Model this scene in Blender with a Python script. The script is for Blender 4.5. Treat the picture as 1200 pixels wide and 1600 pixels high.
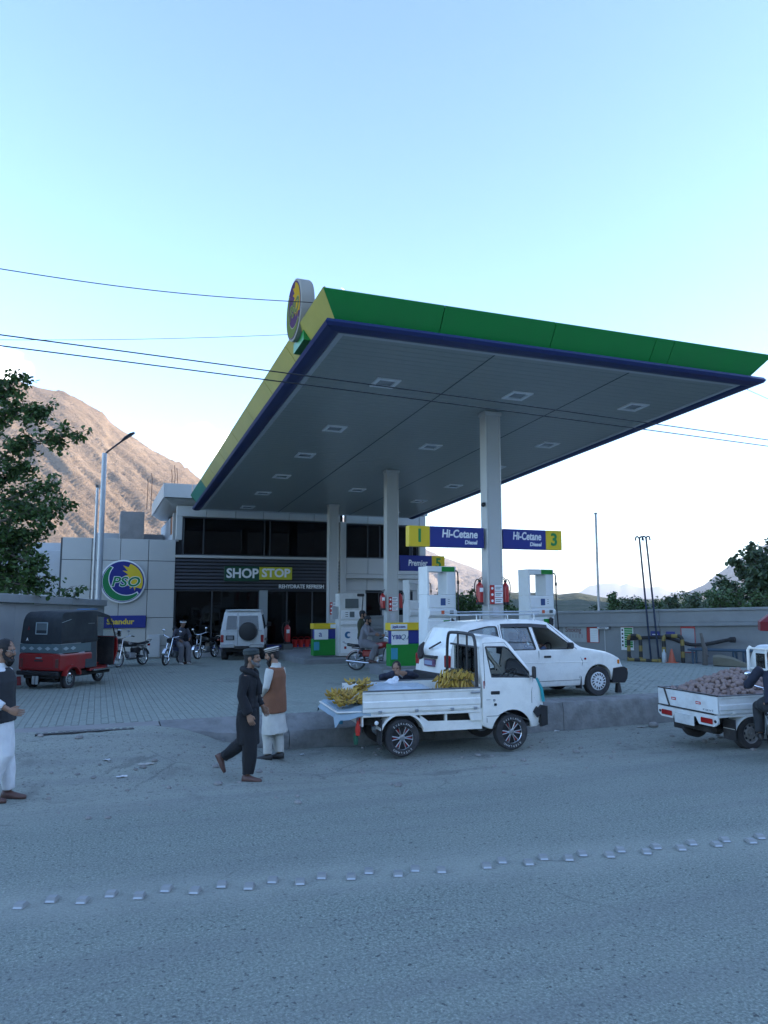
import bpy, bmesh, math, random
from mathutils import Vector, Matrix, noise
from math import sin, cos, pi, radians as R, sqrt, atan2, exp
for o in list(bpy.data.objects): bpy.data.objects.remove(o)
SC = bpy.context.scene
COL = SC.collection
# ---------------------------------------------------------------- camera, sky, sun, exposure
cam = bpy.data.cameras.new('camera'); co = bpy.data.objects.new('camera', cam); COL.objects.link(co)
co.location = (0, 0, 2.35); co.rotation_euler = (R(90 + 6.58), 0, 0)
cam.sensor_fit = 'VERTICAL'; cam.sensor_height = 36; cam.lens = 36 * 1170 / 1600
cam.clip_start = .1; cam.clip_end = 40000
SC.camera = co
SUN_AZ, SUN_EL = 97, 12
W_ = bpy.data.worlds.new('World'); SC.world = W_; W_.use_nodes = True
nt = W_.node_tree; N = nt.nodes; L = nt.links; N.clear()
wo = N.new('ShaderNodeOutputWorld'); bg = N.new('ShaderNodeBackground'); bg.inputs[1].default_value = .15
sky = N.new('ShaderNodeTexSky'); sky.sky_type = 'NISHITA'; sky.sun_disc = False
sky.sun_elevation = R(SUN_EL); sky.sun_rotation = R(SUN_AZ); sky.altitude = 1500; sky.air_density = 1.0; sky.dust_density = .4; sky.ozone_density = 3.2
tc = N.new('ShaderNodeTexCoord')
def cloud_patch(direction, size, flat, seed, prev):
    # one small cloud: a soft lump round a direction, its edge broken by noise
    sub = N.new('ShaderNodeVectorMath'); sub.operation = 'SUBTRACT'; L.new(tc.outputs['Generated'], sub.inputs[0]); sub.inputs[1].default_value = direction
    sc = N.new('ShaderNodeVectorMath'); sc.operation = 'MULTIPLY'; L.new(sub.outputs[0], sc.inputs[0]); sc.inputs[1].default_value = (1 / size, 1 / size, 1 / (size * flat))
    ln = N.new('ShaderNodeVectorMath'); ln.operation = 'LENGTH'; L.new(sc.outputs[0], ln.inputs[0])
    nz = N.new('ShaderNodeTexNoise'); nz.inputs['Scale'].default_value = 26; nz.inputs['Detail'].default_value = 6; nz.noise_dimensions = '4D'; nz.inputs['W'].default_value = seed
    L.new(tc.outputs['Generated'], nz.inputs['Vector'])
    ad = N.new('ShaderNodeMath'); ad.operation = 'MULTIPLY_ADD'; L.new(nz.outputs[0], ad.inputs[0]); ad.inputs[1].default_value = 1.5; L.new(ln.outputs['Value'], ad.inputs[2])
    mr = N.new('ShaderNodeMapRange'); mr.interpolation_type = 'SMOOTHSTEP'; L.new(ad.outputs[0], mr.inputs[0]); mr.inputs[1].default_value = 1.75; mr.inputs[2].default_value = 1.25; mr.inputs[3].default_value = 0; mr.inputs[4].default_value = .85
    mx = N.new('ShaderNodeMix'); mx.data_type = 'RGBA'; L.new(mr.outputs[0], mx.inputs['Factor']); L.new(prev, mx.inputs['A']); mx.inputs['B'].default_value = (9, 8.8, 8.7, 1)
    return mx.outputs['Result']
def pdir(x, y):
    p = R(6.58); a, b, f = x - 600, -(y - 800), 1170
    return Vector((a, f * cos(p) - b * sin(p), f * sin(p) + b * cos(p))).normalized()
s_out = sky.outputs[0]
hs = N.new('ShaderNodeHueSaturation'); hs.inputs['Saturation'].default_value = .98; L.new(s_out, hs.inputs['Color']); s_out = hs.outputs[0]
tn = N.new('ShaderNodeMix'); tn.data_type = 'RGBA'; tn.blend_type = 'MULTIPLY'; tn.inputs['Factor'].default_value = 1; tn.inputs['B'].default_value = (1.11, .985, .945, 1); L.new(s_out, tn.inputs['A']); s_out = tn.outputs['Result']
s_out = cloud_patch(pdir(312, 697), .05, .55, 1.3, s_out)
s_out = cloud_patch(pdir(-18, 572), .05, .55, 4.7, s_out)
L.new(s_out, bg.inputs[0]); L.new(bg.outputs[0], wo.inputs[0])
sl = bpy.data.lights.new('sun', 'SUN'); sl.energy = 2.9; sl.angle = R(.53); sl.color = (1, .83, .66)
so = bpy.data.objects.new('sun', sl); COL.objects.link(so)
sdir = Vector((sin(R(SUN_AZ)) * cos(R(SUN_EL)), cos(R(SUN_AZ)) * cos(R(SUN_EL)), sin(R(SUN_EL))))
so.rotation_euler = sdir.to_track_quat('Z', 'Y').to_euler(); so.location = (60, 20, 60)
vs = SC.view_settings; vs.view_transform = 'Standard'; vs.look = 'None'; vs.gamma = 1; vs.exposure = 2.4; vs.use_curve_mapping = False
SC.cycles.max_bounces = 8; SC.cycles.transparent_max_bounces = 16; SC.cycles.volume_bounces = 0
# ---------------------------------------------------------------- frames of reference
TH = 0.36201; AX, AY = 2.595, 18.0                     # the station's axes: s along the road front, t away from the road
rv = Vector((cos(TH), sin(TH), 0)); dv = Vector((-sin(TH), cos(TH), 0))
def SW(s, t, z=0): return Vector((AX, AY, z)) + rv * s + dv * t
def inv(p): q = Vector(p) - Vector((AX, AY, 0)); return q.dot(rv), q.dot(dv)
def gz(t): return .299 - .0225 * t                     # forecourt height
def sst(a, b, x):
    x = min(1, max(0, (x - a) / (b - a))); return x * x * (3 - 2 * x)
def low_z(s, t):
    zl = -.13 * sst(-7.4, -5.0, t)
    ramp = .375 * sst(-5.9, -3.3, t)
    w = sst(-5.6, -8.2, s)
    return zl * (1 - w) + ramp * w
def road_z(s, t):
    z = low_z(s, t) + sst(-7.2, -5.6, t) * (.028 * noise.noise((s * 1.3, t * 1.6, 0)) + .012 * noise.noise((s * 5, t * 5, 3))) + .006 * noise.noise((s * .7, t * .7, 7))
    return z - .02 if t > -3.5 and s > -7.0 else z
def ground_z(x, y):
    s, t = inv((x, y, 0))
    return gz(t) if t > -3.4 else low_z(s, t)
# ---------------------------------------------------------------- mesh helper
class MB:
    def __init__(s): s.v = []; s.f = []; s.m = []; s.M = Matrix()
    def at(s, loc=(0, 0, 0), rx=0, ry=0, rz=0):
        s.M = Matrix.Translation(loc) @ Matrix.Rotation(rz, 4, 'Z') @ Matrix.Rotation(ry, 4, 'Y') @ Matrix.Rotation(rx, 4, 'X'); return s
    def add(s, vs, fs, mi=0):
        b = len(s.v); s.v += [tuple(s.M @ Vector(p)) for p in vs]; s.f += [tuple(i + b for i in f) for f in fs]; s.m += [mi] * len(fs); return s
    def box(s, x0, x1, y0, y1, z0, z1, mi=0, bev=0):
        if bev <= 0:
            vs = [(x, y, z) for x in (x0, x1) for y in (y0, y1) for z in (z0, z1)]
            return s.add(vs, [(0, 1, 3, 2), (4, 6, 7, 5), (0, 4, 5, 1), (2, 3, 7, 6), (0, 2, 6, 4), (1, 5, 7, 3)], mi)
        b = min(bev, (x1 - x0) * .49, (y1 - y0) * .49, (z1 - z0) * .49); vs = []; X, Y, Z = (x0, x1), (y0, y1), (z0, z1)
        idx = {}
        for i in (0, 1):
            for j in (0, 1):
                for k in (0, 1):
                    dx, dy, dz = (b, -b)[i], (b, -b)[j], (b, -b)[k]
                    for ax in range(3):
                        p = [X[i] + dx, Y[j] + dy, Z[k] + dz]; p[ax] = (X[i], Y[j], Z[k])[ax]; idx[i, j, k, ax] = len(vs); vs.append(p)
        fs = []
        for ax in range(3):
            a, c = [q for q in range(3) if q != ax]
            for e in (0, 1):
                loop = []
                for (u, w) in ((0, 0), (1, 0), (1, 1), (0, 1)):
                    key = [0, 0, 0]; key[ax] = e; key[a] = u; key[c] = w; loop.append(idx[(*key, ax)])
                fs.append(tuple(loop))
            for u in (0, 1):
                for w in (0, 1):
                    k0 = [0, 0, 0]; k0[a] = u; k0[c] = w; k1 = list(k0); k1[ax] = 1
                    fs.append((idx[(*k0, a)], idx[(*k1, a)], idx[(*k1, c)], idx[(*k0, c)]))
        for i in (0, 1):
            for j in (0, 1):
                for k in (0, 1): fs.append(tuple(idx[i, j, k, ax] for ax in range(3)))
        return s.add(vs, fs, mi)
    def loft(s, rings, mi=0, cap=True, close=True):
        n = len(rings[0]); vs = [p for r in rings for p in r]; fs = []
        for i in range(len(rings) - 1):
            for j in range(n if close else n - 1):
                k = (j + 1) % n; fs.append((i * n + j, i * n + k, (i + 1) * n + k, (i + 1) * n + j))
        if cap: fs.append(tuple(range(n - 1, -1, -1))); fs.append(tuple((len(rings) - 1) * n + j for j in range(n)))
        return s.add(vs, fs, mi)
    def tube(s, pts, r, n=8, mi=0, cap=True, flat=1):
        pts = [Vector(p) for p in pts]; m = len(pts); rr = r if isinstance(r, (list, tuple)) else [r] * m
        rings = []; u = None
        for i, p in enumerate(pts):
            t = (pts[min(i + 1, m - 1)] - pts[max(i - 1, 0)]).normalized()
            if u is None:
                u = t.cross(Vector((0, 0, 1)));
                if u.length < 1e-3: u = t.cross(Vector((1, 0, 0)))
            u = (u - t * u.dot(t)).normalized(); w = t.cross(u)
            rings.append([p + u * (rr[i] * cos(2 * pi * k / n)) + w * (rr[i] * flat * sin(2 * pi * k / n)) for k in range(n)])
        return s.loft(rings, mi, cap)
    def lathe(s, prof, n=16, axis='z', c=(0, 0, 0), mi=0, cap=True):
        rings = []
        for (r, h) in prof:
            ring = []
            for k in range(n):
                a, b = r * cos(2 * pi * k / n), r * sin(2 * pi * k / n)
                p = (a, b, h) if axis == 'z' else ((a, h, b) if axis == 'y' else (h, a, b)); ring.append((p[0] + c[0], p[1] + c[1], p[2] + c[2]))
            rings.append(ring)
        return s.loft(rings, mi, cap)
    def ball(s, c, r, n=12, m=8, mi=0):
        if not isinstance(r, (list, tuple)): r = (r, r, r)
        rings = []
        for i in range(m + 1):
            a = pi * (i if 0 < i < m else (.04 if i == 0 else m - .04)) / m
            rings.append([(c[0] + r[0] * sin(a) * cos(2 * pi * k / n), c[1] + r[1] * sin(a) * sin(2 * pi * k / n), c[2] - r[2] * cos(a)) for k in range(n)])
        return s.loft(rings, mi)
    def prism(s, poly, a0, a1, plane='xz', mi=0):
        def P(u, w, h): return (u, h, w) if plane == 'xz' else ((u, w, h) if plane == 'xy' else (h, u, w))
        n = len(poly); vs = [P(u, w, a0) for u, w in poly] + [P(u, w, a1) for u, w in poly]
        fs = [(i, (i + 1) % n, n + (i + 1) % n, n + i) for i in range(n)] + [tuple(range(n - 1, -1, -1)), tuple(range(n, 2 * n))]
        return s.add(vs, fs, mi)
    def mesh(s, name, mats, ang=35):
        me = bpy.data.meshes.new(name); me.from_pydata(s.v, [], s.f)
        for m in (mats if isinstance(mats, (list, tuple)) else [mats]): me.materials.append(m)
        if any(s.m): me.polygons.foreach_set('material_index', s.m)
        bm = bmesh.new(); bm.from_mesh(me); bmesh.ops.recalc_face_normals(bm, faces=bm.faces); bm.to_mesh(me); bm.free()
        smooth(me, ang); return me
    def build(s, name, mats, parent=None, ang=35): return link(name, s.mesh(name, mats, ang), parent)
def smooth(me, ang=35):
    me.polygons.foreach_set('use_smooth', [True] * len(me.polygons)); me.set_sharp_from_angle(angle=R(ang))
def link(name, me, parent=None, loc=(0, 0, 0), rz=0):
    o = bpy.data.objects.new(name, me); COL.objects.link(o); o.location = loc; o.rotation_euler = (0, 0, rz)
    if parent: o.parent = parent
    return o
def tag(o, label=None, cat=None, group=None, kind=None):
    for k, v in (('label', label), ('category', cat), ('group', group), ('kind', kind)):
        if v: o[k] = v
    return o
def thing(name, label, cat, loc=(0, 0, 0), rz=0, group=None):
    o = bpy.data.objects.new(name, None); COL.objects.link(o); o.location = loc; o.rotation_euler = (0, 0, rz); o.empty_display_size = .2
    return tag(o, label, cat, group)
KIDS = {}
def copy_tree(o, parent=None):
    c = o.copy(); COL.objects.link(c)
    if parent: c.parent = parent
    for ch in [q for q in bpy.data.objects if q.parent == o]: copy_tree(ch, c)
    return c
def evaluated(ob):
    dg = bpy.context.evaluated_depsgraph_get(); me = bpy.data.meshes.new_from_object(ob.evaluated_get(dg)); return me
def bool_cut(me, cuts, op='DIFFERENCE'):
    for q in [me] + cuts:
        bm = bmesh.new(); bm.from_mesh(q); bmesh.ops.triangulate(bm, faces=[f for f in bm.faces if len(f.verts) > 4]); bmesh.ops.recalc_face_normals(bm, faces=bm.faces); bm.to_mesh(q); bm.free()
    o = link('work', me); cs = []
    for i, cm in enumerate(cuts):
        c = link('work_cut', cm); cs.append(c); m = o.modifiers.new('b%d' % i, 'BOOLEAN'); m.object = c; m.operation = op; m.solver = 'EXACT'
    out = evaluated(o)
    for q in [o] + cs: bpy.data.objects.remove(q)
    return out
def remesh(mb, voxel, it=3, fold=0, fs=9, seed=0, stretch=.35):
    o = link('work', mb.mesh('work', [])); m = o.modifiers.new('r', 'REMESH'); m.mode = 'VOXEL'; m.voxel_size = voxel
    sm = o.modifiers.new('s', 'SMOOTH'); sm.iterations = it; sm.factor = .5
    me = evaluated(o); bpy.data.objects.remove(o)
    if fold:
        ns = [v.normal.copy() for v in me.vertices]
        for v, nn in zip(me.vertices, ns):
            p = v.co; q = Vector((p.x * fs, p.y * fs, p.z * fs * stretch + seed))
            v.co = p + nn * fold * (noise.noise(q) + .6 * noise.noise(q * 2.1))
    me.polygons.foreach_set('use_smooth', [True] * len(me.polygons))
    return me
def join_mb(me, mb, mats):
    """Append the shapes of mb to an evaluated mesh (kept as one object)."""
    m2 = mb.mesh('work', mats); bm = bmesh.new(); bm.from_mesh(me); bm.from_mesh(m2); out = bpy.data.meshes.new('body'); bm.to_mesh(out); bm.free()
    for q in mats: out.materials.append(q)
    out.polygons.foreach_set('use_smooth', [True] * len(out.polygons))
    return out
FONT = {}
def text(txt, size, parent, loc, rot, mat, name='lettering', shear=0, offset=0, ext=.004, align='CENTER', width=None, sx=1):
    cu = bpy.data.curves.new('txt', 'FONT'); cu.body = txt; cu.size = size; cu.shear = shear; cu.offset = offset; cu.extrude = ext; cu.align_x = align; cu.align_y = 'CENTER'; cu.resolution_u = 3
    o = bpy.data.objects.new('work', cu); COL.objects.link(o); me = evaluated(o); bpy.data.objects.remove(o)
    if width:
        xs = [v.co.x for v in me.vertices]; k = width / (max(xs) - min(xs))
        for v in me.vertices: v.co.x *= k
    me.materials.clear(); me.materials.append(mat)
    t = bpy.data.objects.new(name, me); COL.objects.link(t); t.parent = parent; t.location = loc; t.rotation_euler = rot
    return t
# ---------------------------------------------------------------- materials
MC = {}
def nodes_of(name):
    m = bpy.data.materials.new(name); m.use_nodes = True; t = m.node_tree; return m, t, t.nodes, t.links, t.nodes['Principled BSDF']
def M(name, col=None, rough=.6, metal=0, var=.1, scale=3, bump=0, bscale=60, dirt=None, dirta=.5, dscale=2.2, spec=.5, coat=0, detail=4):
    if name in MC: return MC[name]
    m, t, n, l, b = nodes_of(name); tc = n.new('ShaderNodeTexCoord'); out = None
    nz = n.new('ShaderNodeTexNoise'); nz.inputs['Scale'].default_value = scale; nz.inputs['Detail'].default_value = detail; l.new(tc.outputs['Object'], nz.inputs['Vector'])
    mx = n.new('ShaderNodeMix'); mx.data_type = 'RGBA'; l.new(nz.outputs[0], mx.inputs['Factor'])
    mx.inputs['A'].default_value = (*[c * (1 - var) for c in col], 1); mx.inputs['B'].default_value = (*[min(1, c * (1 + var)) for c in col], 1); out = mx.outputs['Result']
    if dirt:
        n2 = n.new('ShaderNodeTexNoise'); n2.inputs['Scale'].default_value = dscale; n2.inputs['Detail'].default_value = 8; n2.inputs['Roughness'].default_value = .7; l.new(tc.outputs['Object'], n2.inputs['Vector'])
        mr = n.new('ShaderNodeMapRange'); l.new(n2.outputs[0], mr.inputs[0]); mr.inputs[1].default_value = .45; mr.inputs[2].default_value = .75; mr.inputs[4].default_value = dirta
        m2 = n.new('ShaderNodeMix'); m2.data_type = 'RGBA'; l.new(mr.outputs[0], m2.inputs['Factor']); l.new(out, m2.inputs['A']); m2.inputs['B'].default_value = (*dirt, 1); out = m2.outputs['Result']
    l.new(out, b.inputs['Base Color']); b.inputs['Roughness'].default_value = rough; b.inputs['Metallic'].default_value = metal; b.inputs['Specular IOR Level'].default_value = spec; b.inputs['Coat Weight'].default_value = coat
    b.inputs['Coat Roughness'].default_value = .08
    if bump:
        n3 = n.new('ShaderNodeTexNoise'); n3.inputs['Scale'].default_value = bscale; n3.inputs['Detail'].default_value = 5; l.new(tc.outputs['Object'], n3.inputs['Vector'])
        bp = n.new('ShaderNodeBump'); bp.inputs['Strength'].default_value = bump; bp.inputs['Distance'].default_value = .02; l.new(n3.outputs[0], bp.inputs['Height']); l.new(bp.outputs[0], b.inputs['Normal'])
    MC[name] = m; return m
def glass(name, tint=(.55, .62, .62), refl=1.0):
    if name in MC: return MC[name]
    m, t, n, l, b = nodes_of(name); n.remove(b); out = n['Material Output']
    tr = n.new('ShaderNodeBsdfTransparent'); tr.inputs[0].default_value = (*tint, 1); g = n.new('ShaderNodeBsdfGlossy'); g.inputs['Roughness'].default_value = .02; g.inputs[0].default_value = (refl, refl, refl, 1)
    fr = n.new('ShaderNodeFresnel'); fr.inputs[0].default_value = 1.5; mx = n.new('ShaderNodeMixShader'); l.new(fr.outputs[0], mx.inputs[0]); l.new(tr.outputs[0], mx.inputs[1]); l.new(g.outputs[0], mx.inputs[2]); l.new(mx.outputs[0], out.inputs[0])
    MC[name] = m; return m
DUST = (.3, .27, .23)
white_paint = M('white_paint', (.83, .82, .765), .28, var=.04, coat=.5, dirt=(.40, .38, .35), dirta=.42, dscale=3)
old_white = M('old_white_paint', (.66, .69, .69), .4, var=.06, dirt=(.30, .27, .24), dirta=.5, dscale=3)
white_plastic = M('white_plastic', (.74, .76, .75), .45, var=.04, dirt=(.45, .43, .4), dirta=.25)
clad = M('white_cladding', (.47, .475, .445), .35, var=.04, dirt=(.42, .42, .42), dirta=.2, dscale=.8)
black_p = M('black_plastic', (.02, .02, .022), .45, var=.2)
rubber = M('rubber', (.028, .028, .03), .8, var=.3, bump=.2, dirt=(.11, .1, .09), dirta=.4, dscale=6)
chrome = M('chrome', (.7, .72, .74), .15, 1, var=.05)
steel = M('steel', (.42, .44, .46), .4, .8, var=.1)
dark_metal = M('dark_metal', (.05, .052, .055), .5, .4, var=.2)
red_paint = M('red_paint', (.42, .02, .018), .35, var=.1, coat=.3)
blue_sign = M('blue_sign', (.022, .035, .22), .35, var=.05)
yellow_sign = M('yellow_sign', (.74, .52, .02), .4, var=.05)
green_sign = M('green_sign', (.012, .23, .03), .4, var=.06)
white_ink = M('white_ink', (.78, .8, .8), .5, var=.02)
green_ink = M('green_ink', (.02, .24, .06), .5, var=.03)
black_ink = M('black_ink', (.02, .02, .02), .6, var=.02)
gblk = glass('dark_glass', (.12, .14, .15), .5)
gclr = glass('clear_glass', (.84, .88, .88))
skin = M('skin', (.30, .165, .105), .55, var=.12, scale=14)
concrete = M('concrete', (.24, .235, .225), .85, var=.18, scale=2.5, bump=.35, bscale=30, dirt=(.14, .135, .13), dirta=.5)
# ================================================================ SETTING: ground, road, forecourt, hills
def px_on(x, y, z=0.0):
    d = pdir(x, y); k = (z - 2.35) / d.z; return Vector((0, 0, 2.35)) + d * k
def px_ground(x, y):
    d = pdir(x, y); k = 4.0
    while k < 60:
        p = Vector((0, 0, 2.35)) + d * k
        if p.z <= road_z(*inv(p)): break
        k += .02
    return p
def px_at(x, y, Y):
    d = pdir(x, y); return Vector((0, 0, 2.35)) + d * (Y / d.y)
def ground_mat(name, col_a, col_b, dust, kind):
    m, t, n, l, b = nodes_of(name); tc = n.new('ShaderNodeTexCoord'); P = tc.outputs['Object']
    def noi(scale, det=4, ro=.5, vec=P):
        q = n.new('ShaderNodeTexNoise'); q.inputs['Scale'].default_value = scale; q.inputs['Detail'].default_value = det; q.inputs['Roughness'].default_value = ro; l.new(vec, q.inputs['Vector']); return q.outputs[0]
    def ramp(v, a, c, d=0, e=1):
        q = n.new('ShaderNodeMapRange'); q.interpolation_type = 'SMOOTHSTEP'; l.new(v, q.inputs[0]); q.inputs[1].default_value = a; q.inputs[2].default_value = c; q.inputs[3].default_value = d; q.inputs[4].default_value = e; return q.outputs[0]
    def mixc(f, a, c):
        q = n.new('ShaderNodeMix'); q.data_type = 'RGBA'; l.new(f, q.inputs['Factor'])
        for s_, v in (('A', a), ('B', c)):
            if isinstance(v, tuple): q.inputs[s_].default_value = (*v, 1)
            else: l.new(v, q.inputs[s_])
        return q.outputs['Result']
    def math_(op, a, c, k=0):
        q = n.new('ShaderNodeMath'); q.operation = op
        for i, v in enumerate((a, c)):
            if isinstance(v, (int, float)): q.inputs[i].default_value = v
            else: l.new(v, q.inputs[i])
        return q.outputs[0]
    big = ramp(noi(.45, 5, .6), .3, .7); fine = ramp(noi(46, 3, .7), .34, .66)
    c = mixc(fine, col_a, col_b)
    c = mixc(math_('MULTIPLY', big, .4), c, dust)
    hgt = fine
    if kind == 'road':
        vo = n.new('ShaderNodeTexVoronoi'); vo.inputs['Scale'].default_value = 62; l.new(P, vo.inputs['Vector'])
        ch = ramp(vo.outputs['Distance'], .0, .6); c = mixc(math_('MULTIPLY', ch, .45), c, col_a)
        vo2 = n.new('ShaderNodeTexVoronoi'); vo2.inputs['Scale'].default_value = 27; l.new(P, vo2.inputs['Vector'])
        lone = math_('MULTIPLY', ramp(vo2.outputs['Distance'], .16, .10), ramp(noi(9, 2), .54, .64)); c = mixc(math_('MULTIPLY', lone, .85), c, (.56, .57, .56))
        pit = math_('MULTIPLY', ramp(noi(21, 3, .6), .59, .70), .8); c = mixc(pit, c, (.05, .052, .055))
        sp = n.new('ShaderNodeSeparateXYZ'); l.new(P, sp.inputs[0])
        wav = math_('ADD', sp.outputs['Y'], math_('MULTIPLY', noi(.6, 5, .6), 1.6))
        edge = ramp(wav, -6.7, -5.2); c = mixc(math_('MULTIPLY', edge, .5), c, dust)
        streak = n.new('ShaderNodeMapping'); streak.inputs['Scale'].default_value = (.16, 2.2, 1); l.new(P, streak.inputs[0])
        tr = ramp(noi(1.0, 5, .6, streak.outputs[0]), .42, .68); c = mixc(math_('MULTIPLY', tr, .30), c, (.17, .175, .18))
        # dusty strip along the row of road studs
        lin = math_('ADD', sp.outputs['Y'], math_('MULTIPLY', sp.outputs['X'], -STUD_K)); ab = math_('ABSOLUTE', math_('SUBTRACT', lin, STUD_C), 0)
        band = math_('MULTIPLY', ramp(math_('ADD', ab, math_('MULTIPLY', noi(2.2, 4, .6), .5)), .85, .15), .55); c = mixc(band, c, dust)
        vc = n.new('ShaderNodeTexVoronoi'); vc.feature = 'DISTANCE_TO_EDGE'; vc.inputs['Scale'].default_value = .42; wv = n.new('ShaderNodeMix'); wv.data_type = 'VECTOR'; wv.inputs['Factor'].default_value = .12; nzv = n.new('ShaderNodeTexNoise'); nzv.inputs['Scale'].default_value = 2.4; nzv.inputs['Detail'].default_value = 6; l.new(P, nzv.inputs['Vector']); l.new(P, wv.inputs['A']); l.new(nzv.outputs['Color'], wv.inputs['B']); l.new(wv.outputs['Result'], vc.inputs['Vector'])
        crk = math_('MULTIPLY', math_('MULTIPLY', ramp(vc.outputs['Distance'], .006, .0015), ramp(noi(.5, 3), .52, .62)), .35); c = mixc(crk, c, (.07, .07, .07))
        blotch = math_('MULTIPLY', math_('MULTIPLY', ramp(noi(1.1, 6, .65), .56, .70), edge), .4); c = mixc(blotch, c, (.11, .105, .10))
        grit = math_('MULTIPLY', math_('MULTIPLY', ramp(noi(19, 3, .7), .58, .66), edge), .7); c = mixc(grit, c, (.09, .088, .085))
        hgt = math_('ADD', fine, math_('MULTIPLY', ch, -.9))
    if kind == 'paver':
        oi = n.new('ShaderNodeObjectInfo'); ge = n.new('ShaderNodeNewGeometry'); rnd = math_('FRACT', math_('ADD', ge.outputs['Random Per Island'], oi.outputs['Random']), 0)
        c = mixc(math_('MULTIPLY', rnd, .5), c, col_a)
        st = ramp(noi(.8, 6, .65), .55, .72); c = mixc(math_('MULTIPLY', st, .5), c, (.10, .10, .10))
    l.new(c, b.inputs['Base Color']); b.inputs['Roughness'].default_value = .82; b.inputs['Specular IOR Level'].default_value = .35
    bp = n.new('ShaderNodeBump'); bp.inputs['Strength'].default_value = .8 if kind == 'road' else .35; bp.inputs['Distance'].default_value = .012; l.new(hgt, bp.inputs['Height']); l.new(bp.outputs[0], b.inputs['Normal'])
    MC[name] = m; return m
STUDS = [(28, 1420), (78, 1410), (126, 1412), (171, 1402), (215, 1405), (258, 1394), (303, 1397), (345, 1387), (388, 1390), (425, 1380), (468, 1383), (502, 1374), (548, 1375), (576, 1366),
         (622, 1370), (649, 1362), (690, 1364), (761, 1357), (785, 1349), (827, 1352), (850, 1344), (890, 1345), (911, 1338), (954, 1340), (971, 1332), (1012, 1335), (1027, 1327), (1066, 1329), (1083, 1321), (1122, 1323), (1135, 1316), (1176, 1318), (1190, 1311)]
_p0, _p1 = inv(px_on(28, 1415)), inv(px_on(1180, 1314))
STUD_K = (_p1[1] - _p0[1]) / (_p1[0] - _p0[0]); STUD_C = _p0[1] - STUD_K * _p0[0]
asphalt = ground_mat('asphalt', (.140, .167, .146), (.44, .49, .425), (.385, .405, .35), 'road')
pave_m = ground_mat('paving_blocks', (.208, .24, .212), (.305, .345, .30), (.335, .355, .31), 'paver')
joint_m = M('sandy_joint', (.155, .155, .15), .95, var=.25, scale=5)
root_rot = TH
def site_obj(mb, name, mats, ang=35): o = mb.build(name, mats, None, ang); o.location = (AX, AY, 0); o.rotation_euler = (0, 0, TH); return o
# wide ground under everything
mb = MB(); rings = []
for rad, z in ((61, -1.61), (300, -3), (1500, -10), (8000, -40), (30000, -60)): rings.append([(rad * cos(2 * pi * k / 48), 18 + rad * sin(2 * pi * k / 48), z) for k in range(48)])
mb.loft(rings, cap=False); mb.add([(60 * cos(2 * pi * k / 48), 18 + 60 * sin(2 * pi * k / 48), -1.6) for k in range(48)], [tuple(range(48))])
tag(mb.build('valley_ground', M('valley_soil', (.16, .15, .11), .9, var=.3, scale=.02)), kind='structure')
# road and shoulder, one sheet with the driveway ramp
def axis(pts):
    out = []
    for a, b, st in pts:
        k = max(1, int(round((b - a) / st))); out += [a + (b - a) * i / k for i in range(k)]
    return out + [pts[-1][1]]
ss = axis([(-60, -14, 3), (-14, 11, .16), (11, 60, 3)]); ts = axis([(-45, -9, 2), (-9, -3.38, .12)])
vs_, fs_ = [], []
for t in ts:
    for s in ss:
        vs_.append((s, t, road_z(s, t)))
ns_ = len(ss)
for j in range(len(ts) - 1):
    for i in range(ns_ - 1): fs_.append((j * ns_ + i, j * ns_ + i + 1, (j + 1) * ns_ + i + 1, (j + 1) * ns_ + i))
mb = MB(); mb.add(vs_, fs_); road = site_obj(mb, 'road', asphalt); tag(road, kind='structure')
# loose stones and grit on the shoulder
rnd = random.Random(4); mb = MB()
for i in range(260):
    s = rnd.uniform(-11, 7); t = rnd.choice([rnd.gauss(-5.2, .7), rnd.uniform(-7.2, -3.5)]);
    if t > -3.45: continue
    r_ = rnd.choice([.012, .015, .02, .02, .03, .045]) * rnd.uniform(.6, 1.2)
    mb.at((s, t, road_z(s, t) + r_ * .2), rz=rnd.uniform(0, 6)).ball((0, 0, 0), (r_ * 1.3, r_, r_ * .7), 6, 4)
grit = site_obj(mb, 'gravel', M('grit_stone', (.22, .215, .205), .9, var=.4, scale=1.5)); tag(grit, kind='stuff')
# forecourt slab and paving blocks
fc = MB(); S0, S1, T0, T1 = -16, 13, -2.95, 20
fc.add([(s, t, gz(t) - dz) for dz in (.009, .9) for s, t in ((S0, T0), (S1, T0), (S1, T1), (S0, T1))], [(0, 1, 2, 3), (7, 6, 5, 4), (0, 4, 5, 1), (1, 5, 6, 2), (2, 6, 7, 3), (3, 7, 4, 0)])
forecourt = site_obj(fc, 'forecourt', joint_m); tag(forecourt, kind='structure')
PW, PL = .112, .222
def paver_shape(mb, s, t, z, tilt=(0, 0)):
    a, b = PW / 2 - .0035, PL / 2 - .0045; c = .006
    vs = [(s + i * a, t + j * b, z - .03) for i, j in ((-1, -1), (1, -1), (1, 1), (-1, 1))] + [(s + i * a, t + j * b, z - .005) for i, j in ((-1, -1), (1, -1), (1, 1), (-1, 1))] + \
         [(s + i * (a - c), t + j * (b - c), z + tilt[0] * i + tilt[1] * j) for i, j in ((-1, -1), (1, -1), (1, 1), (-1, 1))]
    fs = [(8, 9, 10, 11)] + [(4 + i, 4 + (i + 1) % 4, 8 + (i + 1) % 4, 8 + i) for i in range(4)] + [(i, (i + 1) % 4, 4 + (i + 1) % 4, 4 + i) for i in range(4)]
    mb.add(vs, fs)
cells = []; rnd = random.Random(8); col = 0; s = -11.2
while s < 9.6:
    t = -2.80 + (PL / 2 if col % 2 else 0)
    while t < 16.3:
        cells.append((s, t)); t += PL
    s += PW; col += 1
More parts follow.
